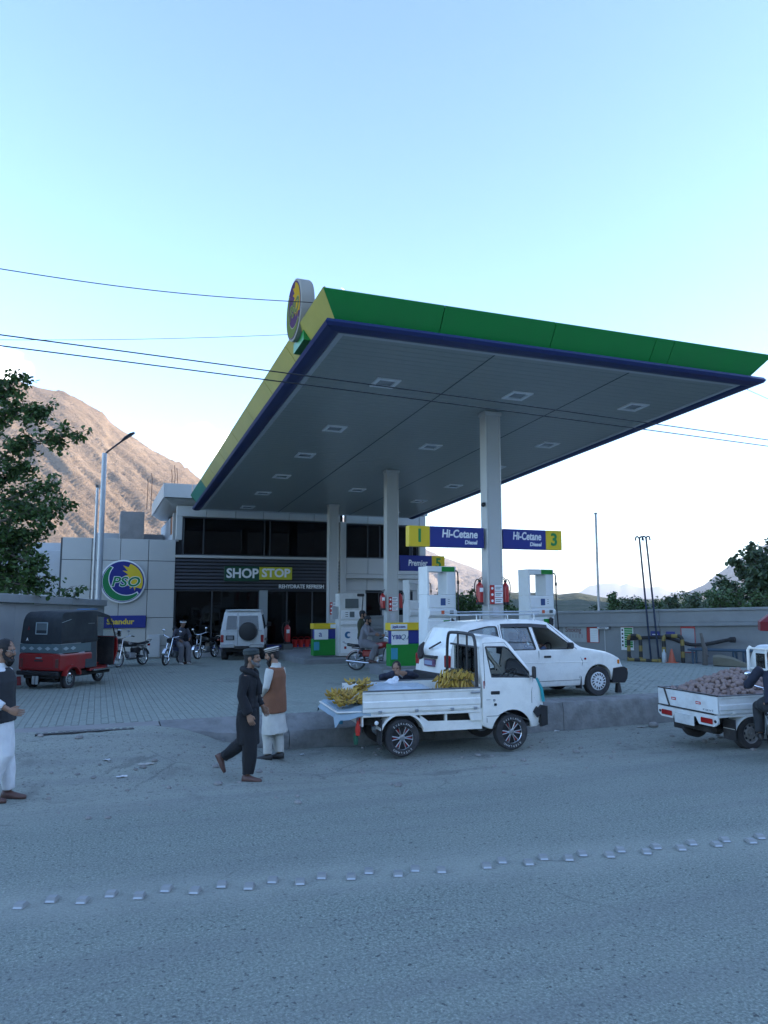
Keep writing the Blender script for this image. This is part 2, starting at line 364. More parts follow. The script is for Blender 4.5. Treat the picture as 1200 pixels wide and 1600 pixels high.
def vis_key(c):
    w = SW(c[0], c[1]); x = w.x / w.y
    return w.y if (-9.7 < c[0] < -4.6 and -.50 < x < -.14 and not (-.2 < x < -.165)) else 1e9
cells.sort(key=vis_key); near, rest = cells[:300], cells[300:]
mb = MB()
for s, t in rest: paver_shape(mb, s, t, gz(t) + rnd.uniform(-.003, .003), (rnd.uniform(-.0015, .0015), rnd.uniform(-.0015, .0015)))
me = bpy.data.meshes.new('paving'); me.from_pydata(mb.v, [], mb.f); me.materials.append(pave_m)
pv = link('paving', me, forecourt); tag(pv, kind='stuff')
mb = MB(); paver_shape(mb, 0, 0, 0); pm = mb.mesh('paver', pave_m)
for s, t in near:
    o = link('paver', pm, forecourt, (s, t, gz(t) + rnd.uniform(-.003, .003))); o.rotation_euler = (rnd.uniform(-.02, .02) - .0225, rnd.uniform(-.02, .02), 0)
# concrete edge strip, kerb wall with chipped face, joints, worn top
rk = random.Random(2)
def kerb_piece(s0, s1, par):
    n = max(3, int((s1 - s0) / .09)); rows = [(-2.93, .002, 0), (-3.05, .001, .1), (-3.17, .0, .2), (-3.30, .0, .3), (-3.385, -.008, .8), (-3.40, -.05, 1), (-3.41, -.2, 1), (-3.405, -.33, 1), (-3.42, -.52, 1), (-3.42, -.75, 0), (-2.93, -.75, 0)]
    rings = []
    for i in range(n + 1):
        s = s0 + (s1 - s0) * i / n; ring = []
        for t, dz, k in rows:
            f = k * (.055 * noise.noise((s * 2.4, dz * 7, 1)) + .03 * noise.noise((s * 9, dz * 17, 5)))
            g = k * .022 * noise.noise((s * 5, 3, dz * 4)) - k * .05 * max(0, noise.noise((s * 1.7, 9, 0)) - .35)
            ring.append((s, t + f, gz(-3.4) + dz + g - .21 * sst(-8.3, -6.3, s) * (1 - sst(-5.0, -2.6, s)) * sst(-2.93, -3.36, t) if dz > -.6 else gz(-3.4) + dz))
        rings.append(ring)
    m_ = MB(); m_.loft(rings); o = m_.build('kerb_segment', M('kerb_concrete', (.21, .215, .21), .9, var=.3, scale=4, bump=.9, bscale=14, dirt=(.085, .085, .085), dirta=.75, dscale=3.2), par, 50); return o
kr = thing('kerb_wall', 'long chipped concrete kerb wall along the front edge of the paved forecourt', 'kerb', (AX, AY, 0), TH)
e = [-7.8, -5.75, -3.1, -.4, 2.35, 5.1, 7.9, 11]
for a, b in zip(e, e[1:]): kerb_piece(a + .006, b - .006, kr)
mb = MB(); mb.box(-15, -7.82, -3.38, -2.93, -.3, gz(-3.3) - .004); tag(site_obj(mb, 'pavement_edge', concrete), kind='structure')
# drain grating with slots in the driveway
dg_ = thing('drain_grate', 'long slotted dark metal drain grate set across the driveway', 'drain', SW(-8.9, -3.55, .37), TH + .03)
mb = MB(); mb.box(-.69, .69, -.05, .05, -.03, .0); mb.build('trough', M('drain_dark', (.03, .03, .03), .9), dg_)
for i in range(14):
    mb = MB(); mb.box(-.03, .03, -.052, .052, .0, .012, bev=.003); b_ = mb.build('bar', M('drain_metal', (.10, .10, .10), .6, .3), dg_); b_.location.x = -.65 + i * .1
# ---------------------------------------------------------------- hills
def hill_mat(name, a, b_, c, sc, bump=1.0, veg=None):
    m, t, n, l, b = nodes_of(name); tc = n.new('ShaderNodeTexCoord')
    def noi(s, d, r_): 
        q = n.new('ShaderNodeTexNoise'); q.inputs['Scale'].default_value = s; q.inputs['Detail'].default_value = d; q.inputs['Roughness'].default_value = r_; l.new(tc.outputs['Object'], q.inputs['Vector']); return q.outputs[0]
    def mix(f, lo, hi, x, y):
        r_ = n.new('ShaderNodeMapRange'); l.new(f, r_.inputs[0]); r_.inputs[1].default_value = lo; r_.inputs[2].default_value = hi
        q = n.new('ShaderNodeMix'); q.data_type = 'RGBA'; l.new(r_.outputs[0], q.inputs['Factor'])
        for k, v in (('A', x), ('B', y)):
            if isinstance(v, tuple): q.inputs[k].default_value = (*v, 1)
            else: l.new(v, q.inputs[k])
        return q.outputs['Result']
    n1, n2 = noi(sc, 8, .6), noi(sc * 9, 8, .7)
    col = mix(n1, .35, .65, a, b_); col = mix(n2, .5, .68, col, c)
    if veg: col = mix(noi(sc * 14, 5, .7), .5, .6, col, veg)
    l.new(col, b.inputs['Base Color']); b.inputs['Roughness'].default_value = .95; b.inputs['Specular IOR Level'].default_value = .1
    bp = n.new('ShaderNodeBump'); bp.inputs['Strength'].default_value = bump; bp.inputs['Distance'].default_value = .12 / sc; l.new(n2, bp.inputs['Height']); l.new(bp.outputs[0], b.inputs['Normal'])
    MC[name] = m; return m
def interp(pts, x):
    if x <= pts[0][0]: return pts[0][1]
    for (a, b), (c, d) in zip(pts, pts[1:]):
        if x <= c: k = (x - a) / (c - a); return b + (d - b) * k
    return pts[-1][1]
def hill(name, prof, Yr, Y0, na, nv, gully, mat, fr=40, seed=0, skew=.25, back=1.0):
    """A real ridge: its crest stands at distance Yr with the heights of the skyline, falls to the valley at Y0 and again behind."""
    prof = [((x - 600) / 1178, (935 - y) / 1178 * Yr + 2.35) for x, y in prof]; u0, u1 = prof[0][0], prof[-1][0]; vs, fs = [], []; tot = int(nv * 1.35)
    for j in range(tot + 1):
        v = j / nv
        for i in range(na + 1):
            u = u0 + (u1 - u0) * i / na; Y = Y0 + (Yr - Y0) * v; Hc = interp(prof, u)
            k = v ** 1.15 if v <= 1 else max(0, 1 - (v - 1) * 2.2 * back)
            uu = (u - skew * (1 - v) * (u1 - u0) * .3) * fr + .5 * noise.noise((u * fr * .6, v * 3, seed + 60))
            q = noise.noise((uu, v * 1.4, seed)); q2 = noise.noise((uu * 2.7, v * 3.1, seed + 5)); q3 = noise.noise((uu * 7, v * 9, seed + 9)); q4 = noise.noise((uu * 17, v * 30, seed + 2))
            rid = (1 - abs(q) * 1.6) * .75 + (1 - abs(q2) * 2) * .22 + q3 * .26 + q4 * .22 + 1.6 * max(0, noise.noise((uu * .8, v * 5, seed + 40)) - .25) * (.6 + noise.noise((uu * 9, v * 16, seed + 41)))
            env = min(1, v * 2.2) * (1 if v > 1 else (1 - .72 * sst(.72, 1.0, v)))
            z = Hc * k + gully * Yr * (rid - .45) * env * (.25 + .75 * min(1, Hc / (.06 * Yr)))
            if i in (0, na) or j == tot: z = -20
            vs.append((u * Y, Y, max(z, -25)))
    for j in range(tot):
        for i in range(na): a = j * (na + 1) + i; fs.append((a, a + 1, a + na + 2, a + na + 1))
    m_ = MB(); m_.add(vs, fs); o = m_.build(name, mat, None, 180); return tag(o, kind='structure')
hill('mountain', [(-1300, 900), (-900, 700), (-500, 600), (-200, 570), (0, 584), (33, 597), (55, 601), (85, 605), (108, 616), (150, 642), (163, 656), (200, 678), (232, 700), (275, 724), (300, 742), (330, 762), (420, 815), (560, 890), (650, 925), (720, 950)],
     1600, 760, 420, 190, .013, hill_mat('sunlit_rock', (.225, .165, .115), (.30, .23, .165), (.16, .125, .095), .006, .8), 17, 3, .8)
hill('mountain', [(250, 800), (400, 770), (560, 815), (640, 850), (700, 873), (748, 890), (782, 911), (800, 926), (850, 938), (930, 950)], 3600, 2300, 150, 60, .010, hill_mat('distant_rock', (.27, .22, .18), (.31, .26, .21), (.2, .18, .16), .003, .6), 26, 11)
hill('hill', [(560, 940), (640, 934), (720, 930), (800, 926), (845, 926), (873, 929), (902, 926), (934, 932), (960, 936), (1050, 938), (1150, 944), (1300, 950)], 1150, 110, 170, 60, .004, hill_mat('scrub_hill', (.11, .125, .09), (.15, .15, .115), (.07, .085, .055), .02, .8, (.04, .06, .03)), 60, 4)
hill('mountain', [(600, 930), (760, 926), (850, 932), (905, 926), (920, 916), (942, 912), (965, 911), (971, 916), (978, 911), (995, 917), (1012, 919), (1032, 916), (1046, 924), (1080, 926), (1200, 918), (1400, 915), (1600, 930)], 15000, 11000, 200, 40, .004, hill_mat('far_rock', (.25, .22, .2), (.3, .26, .22), (.2, .18, .17), .0008, .3), 40, 21)
hill('mountain', [(1030, 940), (1062, 930), (1080, 923), (1101, 914), (1135, 889), (1180, 862), (1250, 830), (1400, 800), (1700, 790), (2100, 830)], 4300, 2800, 120, 50, .012, hill_mat('slope_rock', (.24, .21, .18), (.28, .24, .2), (.18, .16, .14), .003, .6), 20, 31)
# the valley side to the right, out of frame: its shade is what lies over the station
vs_, fs_ = [], []; na, nv = 60, 24; az0, az1 = 44, 190  # unseen arc added behind the camera keeps the ground there in shade
for j in range(nv + 1):
    for i in range(na + 1):
        a = R(az0 + (az1 - az0) * i / na); v = j / nv; d_ = 190 + 560 * v
        hh = 150 * sin(pi * min(1, v * 1.0)) ** 1.0 * sst(0, .2, i / na) * sst(1, .8, i / na) * (1 + .12 * noise.noise((i * .2, 1, 2)))
        vs_.append((sin(a) * d_, 18 + cos(a) * d_, hh + 10 * noise.noise((i * .3, j * .4, 0)) * sin(pi * v) - 4))
for j in range(nv):
    for i in range(na): a = j * (na + 1) + i; fs_.append((a, a + 1, a + na + 2, a + na + 1))
mb = MB(); mb.add(vs_, fs_); tag(mb.build('hill', hill_mat('near_slope_rock', (.26, .22, .18), (.3, .25, .2), (.2, .17, .14), .02, .6), None, 180), kind='structure')
# air: the valley haze, a closed box round camera and scene
mb = MB(); mb.box(-17000, 17000, -2500, 19500, -75, 640)
hz = mb.build('haze', []); m, t, n, l, b = nodes_of('valley_haze'); n.remove(b)
pvn = n.new('ShaderNodeVolumePrincipled'); pvn.inputs['Color'].default_value = (.82, .9, 1, 1); pvn.inputs['Density'].default_value = 7e-5; pvn.inputs['Anisotropy'].default_value = .2
l.new(pvn.outputs[0], n['Material Output'].inputs['Volume']); hz.data.materials.clear(); hz.data.materials.append(m); tag(hz, kind='stuff')
# ================================================================ CANOPY
SITE = (AX, AY, 0)
def zc(t): return 6.88 - .0549 * t
CS = -.0549; soff_m = M('soffit_metal', (.33, .355, .33), .3, var=.05, dirt=(.3, .3, .29), dirta=.2)
blue_gut = M('blue_gutter', (.012, .024, .11), .35, var=.1); grn_f = M('green_fascia', (.010, .245, .045), .38, var=.05, scale=.8, dirt=(.03, .16, .05), dirta=.3, dscale=.7)
gold_f = M('gold_fascia', (.53, .45, .11), .28, var=.22, scale=.9, dirt=(.30, .32, .10), dirta=.5, dscale=.5); teal_f = M('teal_fascia', (.02, .20, .13), .35)
can = thing('canopy', 'huge flat filling station canopy with green fascia, blue gutter and lit-less soffit on three columns', 'canopy', SITE, TH)
can['label'] = 'huge flat canopy with green front fascia and blue gutter on three pale columns'
def rotx(o, t, z): o.location = (o.location.x, t, z); o.rotation_euler.x = math.atan(CS); return o
mb = MB(); mb.box(-4.88, 4.23, -.099, .099, 0, .03, bev=.006); sm = mb.mesh('soffit_strip', soff_m)
for i in range(91): rotx(link('soffit_strip', sm, can), -3.36 + i * .2087, zc(-3.36 + i * .2087))
mb = MB(); mb.box(-5.0, 4.4, -3.6, 15.6, .05, .5); o = mb.build('roof_deck', steel, can); rotx(o, 0, zc(0))
mb = MB(); mb.box(-.014, .014, -3.45, 15.5, -.006, -.0, 0); jm = mb.mesh('joint_batten', M('joint_dark', (.10, .11, .115), .7))
for s in (-1.76, 1.44): o = link('joint_batten', jm, can); o.location.x = s; rotx(o, 0, zc(0))
trim = M('pale_trim', (.52, .54, .55), .4)
for a in ((-4.99, -4.88, -3.58, 15.58), (4.23, 4.34, -3.58, 15.58)): mb = MB(); mb.box(*a, -.03, .06, bev=.01); rotx(mb.build('edge_trim', trim, can), 0, zc(0))
for t in (-3.53, 15.53): mb = MB(); mb.box(-4.88, 4.23, -.06, .06, -.028, .06, bev=.01); rotx(mb.build('edge_trim', trim, can), t, zc(t))
gp = [(0, -.02), (-.06, -.06), (-.2, -.07), (-.31, -.03), (-.35, .03), (-.31, .09), (-.22, .115), (0, .115)]   # gutter profile, outwards is negative
def gutter(a, b, side):
    m_ = MB(); n = len(gp); P = []
    for e in (a, b):
        for q, z in gp:
            if side == 'front':
                x = e + (q if e < -4.9 else (-q if e > 4.3 else 0)); P.append((x, -3.6 + q, zc(-3.6) + z))
            elif side == 'left':
                y = e + (q if e < -3.5 else 0); P.append((-4.995 + q, y, zc(e) + z))
            else:
                y = e + (q if e < -3.5 else 0); P.append((4.345 - q, y, zc(e) + z))
    m_.add(P, [(i, (i + 1) % n, n + (i + 1) % n, n + i) for i in range(n)] + [tuple(range(n)), tuple(range(2 * n - 1, n - 1, -1))]); return m_.build('gutter', blue_gut, can, 30)
for a, b in ((-4.995, -3.1), (-3.096, -.72), (-.716, 1.68), (1.684, 4.345)): gutter(a, b, 'front')
for sd in ('left', 'right'):
    for a, b in ((-3.6, 2.9), (2.905, 9.2), (9.205, 15.62)): gutter(a, b, sd)
def fascia(p0, p1, q0, q1, mat, name='fascia_panel'):
    """flared board: bottom edge p0-p1, top edge q0-q1"""
    p0, p1, q0, q1 = map(Vector, (p0, p1, q0, q1)); nn = (p1 - p0).cross(q0 - p0).normalized() * .05
    m_ = MB(); m_.add([p0, p1, q1, q0, p0 - nn, p1 - nn, q1 - nn, q0 - nn], [(0, 1, 2, 3), (7, 6, 5, 4), (0, 4, 5, 1), (1, 5, 6, 2), (2, 6, 7, 3), (3, 7, 4, 0)]); return m_.build(name, mat, can)
zb, zt = zc(-3.7) + .10, zc(-3.7) + .57
fs = [-5.1, -3.1, -.72, 1.69, 2.15, 4.32]; ft = [-5.42, -3.1, -.72, 1.69, 2.15, 4.88]
for i in range(5):
    g = .009; fascia((fs[i] + g, -3.72, zb), (fs[i + 1] - g, -3.72, zb), (ft[i] + g, -4.02, zt), (ft[i + 1] - g, -4.02, zt), grn_f)
lt = [-3.72, -1.24, .95, 3.2, 5.5, 7.9, 10.2, 12.4, 15.5]
for i in range(8):
    a, b = lt[i] + (.0 if i == 0 else .012), lt[i + 1] - .012; a2 = -4.02 if i == 0 else a
    fascia((-5.1, b, zc(b) + .12), (-5.1, a, zc(a) + .12), (-5.42, b, zc(b) + .57), (-5.42, a2, zc(a) + .57), teal_f if i == 7 else gold_f)
    a, b = lt[i] + .01, lt[i + 1] - .01
    fascia((4.45, a, zc(a) + .12), (4.45, b, zc(b) + .12), (4.85, a - (.3 if i == 0 else 0), zc(a) + .57), (4.85, b, zc(b) + .57), grn_f)
fascia((4.4, 15.62, zc(15.6) + .12), (-5.05, 15.62, zc(15.6) + .12), (4.8, 15.75, zc(15.6) + .57), (-5.4, 15.75, zc(15.6) + .57), grn_f)
seam_m = M('seam_black', (.02, .03, .02), .9)
fascia((-5.06, -3.66, zb - .01), (4.28, -3.66, zb - .01), (-5.36, -3.96, zt - .012), (4.82, -3.96, zt - .012), seam_m, 'fascia_frame')
fascia((-5.04, 15.45, zc(15.45) + .11), (-5.04, -3.66, zc(-3.66) + .11), (-5.36, 15.45, zc(15.45) + .555), (-5.36, -3.9, zc(-3.9) + .555), seam_m, 'fascia_frame')
# recessed soffit lights: frame and lens
lm = MB();
for a in ((-.27, -.18, -.27, .27), (.18, .27, -.27, .27), (-.18, .18, -.27, -.18), (-.18, .18, .18, .27)): lm.box(*a, -.035, .0, bev=.006)
lfm = lm.mesh('light_frame', M('light_frame', (.80, .82, .82), .4)); lm = MB(); lm.loft([[(-.18, -.18, -.004), (.18, -.18, -.004), (.18, .18, -.004), (-.18, .18, -.004)], [(-.09, -.09, -.022), (.09, -.09, -.022), (.09, .09, -.022), (-.09, .09, -.022)]])
lens = lm.mesh('lens', M('light_lens', (.30, .32, .33), .2, var=.2))
for s, tt in ((-3.24, (-1.3, 2.4, 5.4, 8.45, 11.5, 14.6)), (-.05, (-1.4, 3.43, 10.0)), (3.1, (-1.5, 2.25, 5.3, 8.4, 11.55, 14.5))):
    for t in tt:
        o = link('light_frame', lfm, can); o.location.x = s; rotx(o, t, zc(t)); link('lens', lens, o)
col_m = M('column_cladding', (.47, .48, .465), .35, var=.03, dirt=(.45, .45, .45), dirta=.15)
for t in (0, 6.67, 13.2):
    mb = MB(); b = gz(t) - .1; h = zc(t) - .002
    for a in ((-.205, -.165, -.155, .155), (.165, .205, -.155, .155), (-.163, .163, -.148, .148)): mb.box(a[0], a[1], a[2], a[3], b, h + (.012 if a[0] > .1 or a[0] < -.2 else 0), bev=.012)
    mb.box(-.23, .23, -.18, .18, h - .1, h, bev=.01); o = mb.build('column', col_m, can); o.location.y = t
# ---------------------------------------------------------------- emblem disc
def arc(c, r, a0, a1, n): return [(c[0] + r * cos(R(a0 + (a1 - a0) * i / n)), c[1] + r * sin(R(a0 + (a1 - a0) * i / n))) for i in range(n + 1)]
def emblem(root, r, depth, cb, cg, cy, ci, rim):
    """round emblem in the local xz plane facing -y: rim, blue field, green crescent, yellow sunburst, letters"""
    mb = MB(); mb.lathe([(r * .97, depth), (r, depth - .03), (r, .01), (r * .965, 0)], 56, 'y'); mb.build('drum', rim, root)
    def flat(poly, y, th, mat, name): m_ = MB(); m_.prism(poly, y, y - th, 'xz'); return m_.build(name, mat, root)
    flat(arc((0, 0), r * .93, 0, 360, 55)[:-1], 0, .004, cb, 'blue_field')
    cres = lambda ro, ri, c, a0, a1, b0, b1: arc((0, 0), ro, a0, a1, 40) + arc(c, ri, b1, b0, 40)
    o = (.16 * r, .15 * r); flat(cres(r * .90, r * .765, o, 128, 322, 140, 309), -.004, .003, ci, 'crescent_outline')
    flat(cres(r * .885, r * .80, o, 130, 319, 143, 305), -.007, .003, cg, 'crescent')
    sun = arc((0, 0), r * .875, 70, -22, 18); sp = [(.56, -.26), (.52, -.42), (.46, -.22), (.30, -.34), (.34, -.14), (.16, -.2), (.26, 0), (.1, .02), (.26, .14), (.04, .26), (.22, .32), (-.04, .5), (.2, .48), (-.02, .74), (.22, .66)]
    flat(sun + [(x * r, z * r) for x, z in sp], -.004, .004, cy, 'sunburst')
    for (off, y, mat, nm) in ((.035, -.010, ci, 'letter_outline'), (.012, -.014, cg, 'lettering')):
        text('PSO', r * .62, root, (.1 * r, y, -.03 * r), (R(90), 0, 0), mat, nm, shear=.22, offset=off * r, ext=.002, width=r * (1.30 if off > .02 else 1.24))
roof_sign = thing('round_sign', 'faded round emblem drum sign standing on the gold edge of the canopy roof', 'sign', SW(-5.44, -2.0, 0), TH - R(90))
roof_sign.location.z = 7.99; roof_sign.rotation_euler = (0, R(-3), TH - R(90))
emblem(roof_sign, .61, .27, M('faded_purple', (.10, .05, .10), .95, var=.15, spec=.05), M('faded_green', (.15, .18, .05), .95, spec=.05), M('faded_yellow', (.50, .29, .02), .95, spec=.05), M('faded_white', (.32, .28, .16), .95, spec=.05), M('drum_rim', (.34, .32, .27), .9, spec=.1))
mb = MB(); mb.box(-.4, .4, .1, .26, -.75, -.1); mb.build('bracket', grn_f, roof_sign)
# ================================================================ SHOP BUILDING
shop = thing('shop_building', 'two storey white clad station shop with dark upper windows and louvred fascia', 'building', (*SW(0, 16.5)[:2], 0), TH)
bz = -.12
def bx(name, a, mat, par=None, bev=0): m_ = MB(); m_.box(*a, bev=bev); return m_.build(name, mat, par or shop)
wallm = M('painted_wall', (.40, .42, .43), .7, var=.06, dirt=(.36, .36, .35), dirta=.4)
seam = M('seam_dark', (.07, .075, .08), .8)
# left wing wall behind panels, one panel each
bx('wall', (-10.3, -5.86, .05, .28, bz - .3, 4.77), seam)
bx('wall', (-10.3, -10.0, .28, 6.0, bz - .3, 4.7), wallm)
cs = [-10.24, -9.13, -8.04, -6.94, -5.86]; rz_ = [bz, .41, 1.56, 2.72, 3.89, 4.79]
for i in range(4):
    for j in range(5): bx('panel', (cs[i] + .011, cs[i + 1] - .011, 0, .05, rz_[j] + .011, rz_[j + 1] - .011), clad, bev=.006)
# side return of the upper storey, set back pillar, timber panel
bx('side_wall', (-5.86, -5.62, .0, .3, 4.8, 6.02), clad, bev=.006)
bx('pillar', (-5.86, -5.6, 1.6, 1.95, 4.6, 6.1), clad); bx('side_wall', (-5.86, -5.62, 1.98, 9, 4.6, 5.2), wallm)
bx('timber_panel', (-5.8, -5.66, 2.3, 3.4, 5.2, 6.05), M('orange_timber', (.32, .11, .03), .6, var=.3))
bx('side_wall', (-5.84, -5.6, 3.42, 9, 5.2, 6.05), wallm)
bx('terrace_roof', (-10.2, -5.9, .3, 6, 4.3, 4.5), concrete)
# eaves: white panels under the canopy back edge, then the parapet
for a, b in ((-5.86, -4.65), (-4.63, -3.4), (-3.38, -2.2), (-2.18, -1.05), (-1.03, .1), (.12, 1.33)): bx('eave_panel', (a, b, -.02, .3, 5.80, 6.24), clad, bev=.006)
for a, b in ((-6.42, -5.32), (-5.3, -3.0), (-2.98, -.6), (-.58, 1.6)): bx('parapet_panel', (a, b, -.5, -.42, 6.52, 7.1), clad, bev=.006)
mb = MB(); mb.prism([(-6.46, -.5), (-6.40, -.5), (-6.40, 7.0), (-6.46, 7.0)], 6.50, 7.1, 'xy'); mb.build('parapet_side', clad, shop)
mb = MB(); mb.add([(-6.40, -.42, 6.5), (1.6, -.42, 6.5), (1.6, 7, 6.5), (-6.40, 7, 6.5), (-6.0, .05, 6.25), (1.6, .05, 6.25), (1.6, 7, 6.25), (-6.0, 7, 6.25)], [(0, 1, 2, 3), (4, 7, 6, 5), (0, 4, 5, 1), (1, 5, 6, 2), (2, 6, 7, 3), (3, 7, 4, 0)]); mb.build('eave_soffit', clad, shop)
bx('roof', (-6.38, 1.6, -.4, 7, 6.51, 6.8), concrete); bx('roof_wall', (-8.0, -6.95, 4.0, 6, 4.5, 6.35), concrete)
bx('roof_wall', (-9.0, -5.9, 6.2, 7.4, 4.5, 5.5), wallm)
# upper windows
fr_d = M('window_frame', (.06, .065, .07), .5, .3)
def window(x0, x1, z0, z1, mulls, y=0.06, gl=gblk, fm=fr_d, w=.05):
    m_ = MB(); m_.box(x0, x1, y, y + .09, z0, z0 + w); m_.box(x0, x1, y, y + .09, z1 - w, z1)
    for x in [x0 + w / 2 + .0, x1 - w / 2] + mulls: m_.box(x - w / 2, x + w / 2, y + .003, y + .087, z0 + w, z1 - w)
    f = m_.build('window', fm, shop); e = [x0 + w] + [q for q in mulls] + [x1 - w]
    for a, b in zip(e, e[1:]): q = MB(); q.box(a + .03, b - .03, y + .04, y + .05, z0 + w, z1 - w); q.build('pane', gl, f)
    return f
window(-5.6, 1.3, 4.16, 5.79, [-4.72, -2.1, -1.86])
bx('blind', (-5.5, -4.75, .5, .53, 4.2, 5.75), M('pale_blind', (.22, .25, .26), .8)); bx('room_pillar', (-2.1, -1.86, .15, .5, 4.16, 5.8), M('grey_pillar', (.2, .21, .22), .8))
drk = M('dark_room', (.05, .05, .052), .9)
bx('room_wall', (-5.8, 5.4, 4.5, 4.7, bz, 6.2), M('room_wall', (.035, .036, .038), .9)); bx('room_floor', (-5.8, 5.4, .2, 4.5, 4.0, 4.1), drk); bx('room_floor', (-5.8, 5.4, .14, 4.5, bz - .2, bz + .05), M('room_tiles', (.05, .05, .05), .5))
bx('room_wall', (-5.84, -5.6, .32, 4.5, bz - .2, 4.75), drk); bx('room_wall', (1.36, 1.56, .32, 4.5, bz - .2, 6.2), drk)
bx('sill_band', (-5.86, 1.33, -.06, .2, 4.05, 4.16), clad, bev=.01)
# louvred fascia, each slat a piece
bx('fascia_back', (-5.86, 1.33, .12, .16, 2.70, 4.05), M('fascia_dark', (.03, .032, .04), .7)); slat_m = M('slat_grey', (.07, .075, .09), .45, .2)
for i in range(9): bx('slat', (-5.85, 1.32, .0, .1, 2.73 + i * .146, 2.82 + i * .146), slat_m, bev=.008)
# ground floor glazing
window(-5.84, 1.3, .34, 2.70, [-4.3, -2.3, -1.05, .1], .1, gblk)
bx('door_post', (-2.28, -1.92, .06, .2, .34, 2.7), M('grey_post', (.26, .30, .31), .6)); bx('plinth', (-5.86, 1.33, .02, .3, bz - .2, .24), wallm); bx('blue_band', (-5.87, 1.34, -.03, .25, .24, .335), blue_sign, bev=.01)
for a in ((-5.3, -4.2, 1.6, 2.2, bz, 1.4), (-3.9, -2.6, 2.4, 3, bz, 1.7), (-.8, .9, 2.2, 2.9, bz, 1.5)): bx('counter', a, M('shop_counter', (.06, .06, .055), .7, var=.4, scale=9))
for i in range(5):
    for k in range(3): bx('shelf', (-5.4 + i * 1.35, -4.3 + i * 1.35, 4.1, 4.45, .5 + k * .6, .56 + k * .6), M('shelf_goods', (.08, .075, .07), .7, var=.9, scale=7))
# right wing
bx('pilaster', (1.34, 1.61, -.08, .3, bz, 5.8), clad, bev=.012); bx('pilaster', (5.25, 5.56, -.06, .3, bz - .3, 6.2), clad, bev=.012)
window(1.62, 4.86, 4.18, 5.74, [2.7, 3.3], .06); window(4.88, 5.24, 4.18, 5.74, [], .06)
bx('corner_post', (4.84, 4.9, .05, .2, 4.18, 5.74), black_p)
for a, b in ((1.62, 2.66), (2.68, 3.95), (3.97, 5.24)): bx('panel', (a, b, -.04, .3, 3.46, 4.17), clad, bev=.006); bx('panel', (a, b, .08, .3, 2.72, 3.24), clad, bev=.006); bx('eave_panel', (a, b, -.02, .3, 5.76, 6.24), clad, bev=.006)
bx('ledge', (1.6, 5.3, -.12, .2, 3.25, 3.44), clad, bev=.01)
window(2.6, 3.42, .9, 2.66, [], .1); window(3.5, 4.95, 1.3, 2.66, [4.2], .1)
bx('lower_wall', (1.62, 2.6, .1, .3, bz - .3, 2.72), clad); bx('lower_wall', (2.6, 3.42, .1, .3, bz - .3, .9), clad); bx('lower_wall', (3.42, 5.25, .12, .3, bz - .3, 1.3), clad); bx('lower_wall', (4.95, 5.25, .1, .28, 1.3, 2.7), clad); bx('lower_wall', (3.42, 3.5, .1, .3, 1.3, 2.72), clad)
bx('right_side_wall', (5.3, 5.54, .3, 9, bz - .4, 6.2), clad); bx('roof_step', (3.9, 5.7, .0, 7, 6.25, 6.75), clad, bev=.01)
for k, (sx, w) in enumerate(((3.7, .4), (4.2, .3), (4.55, .25))): bx('shelf', (sx, sx + w, .5, .9, 1.3, 1.65), M('shelf_goods', (.3, .28, .25)))
# reinforcement rods left standing on the roof
rods = thing('rebar_rods', 'thin rusty reinforcement rods standing up from the shop roof', 'rods', tuple(px_at(268, 757, 36.5)), TH)
for i, (a, h) in enumerate(((0, .75), (.13, 1.0), (.24, .9), (-.75, .6), (-.9, .35))):
    mb = MB(); mb.tube([(a * 1.2, .2 * i, -1.2), (a * 1.2 + .02, .2 * i, h * .5), (a * 1.2 - .02, .2 * i, h)], .016, 5); mb.build('rod', M('rust', (.10, .05, .035), .9), rods)
# signs fixed to the shop
def sign_board(name, label, s0, s1, z0, z1, y, mat, th=.08):
    r_ = thing(name, label, 'sign', (*SW((s0 + s1) / 2, 16.5 + y)[:2], (z0 + z1) / 2), TH); w, h = (s1 - s0) / 2, (z1 - z0) / 2
    m_ = MB(); m_.box(-w, w, 0, th, -h, h, bev=.012); m_.build('board', mat, r_); return r_
s_ = sign_board('shop_sign', 'dark green and yellow SHOP STOP sign on the louvred fascia', -3.84, -2.34, 3.08, 3.72, -.13, M('deep_green', (.006, .06, .03), .4), .09)
text('SHOP', .56, s_, (.02, -.005, 0), (R(90), 0, 0), white_ink, offset=.016, width=1.38)
mb = MB(); mb.box(.75, 2.19, -.03, .09, -.24, .3, bev=.01); mb.build('yellow_board', M('lime_yellow', (.52, .50, .03), .4), s_); text('STOP', .5, s_, (1.47, -.036, .03), (R(90), 0, 0), white_ink, offset=.016, width=1.26)
s_ = thing('lettered_strip', 'white REHYDRATE REFRESH lettering along the bottom of the louvred fascia', 'sign', (*SW(-.44, 16.44)[:2], 2.86), TH); text('REHYDRATE REFRESH', .235, s_, (0, 0, 0), (R(90), 0, 0), white_ink, offset=.004, width=2.03, ext=.02)
w_sign = thing('round_sign', 'bright round emblem sign with green crescent on the white panelled wall', 'sign', (*SW(-7.90, 16.38)[:2], 3.03), TH)
emblem(w_sign, .88, .11, M('emblem_blue', (.018, .025, .20), .35), M('emblem_green', (.01, .19, .06), .35), M('emblem_yellow', (.70, .50, .02), .4), white_ink, white_plastic)
s_ = sign_board('name_board', 'long blue board with yellow name lettering below the round emblem', -8.72, -6.96, 1.16, 1.66, -.09, blue_sign); text('Shandur', .30, s_, (-.1, -.005, -.0), (R(90), 0, 0), M('yellow_ink', (.66, .50, .05), .5), offset=.01, width=1.05)
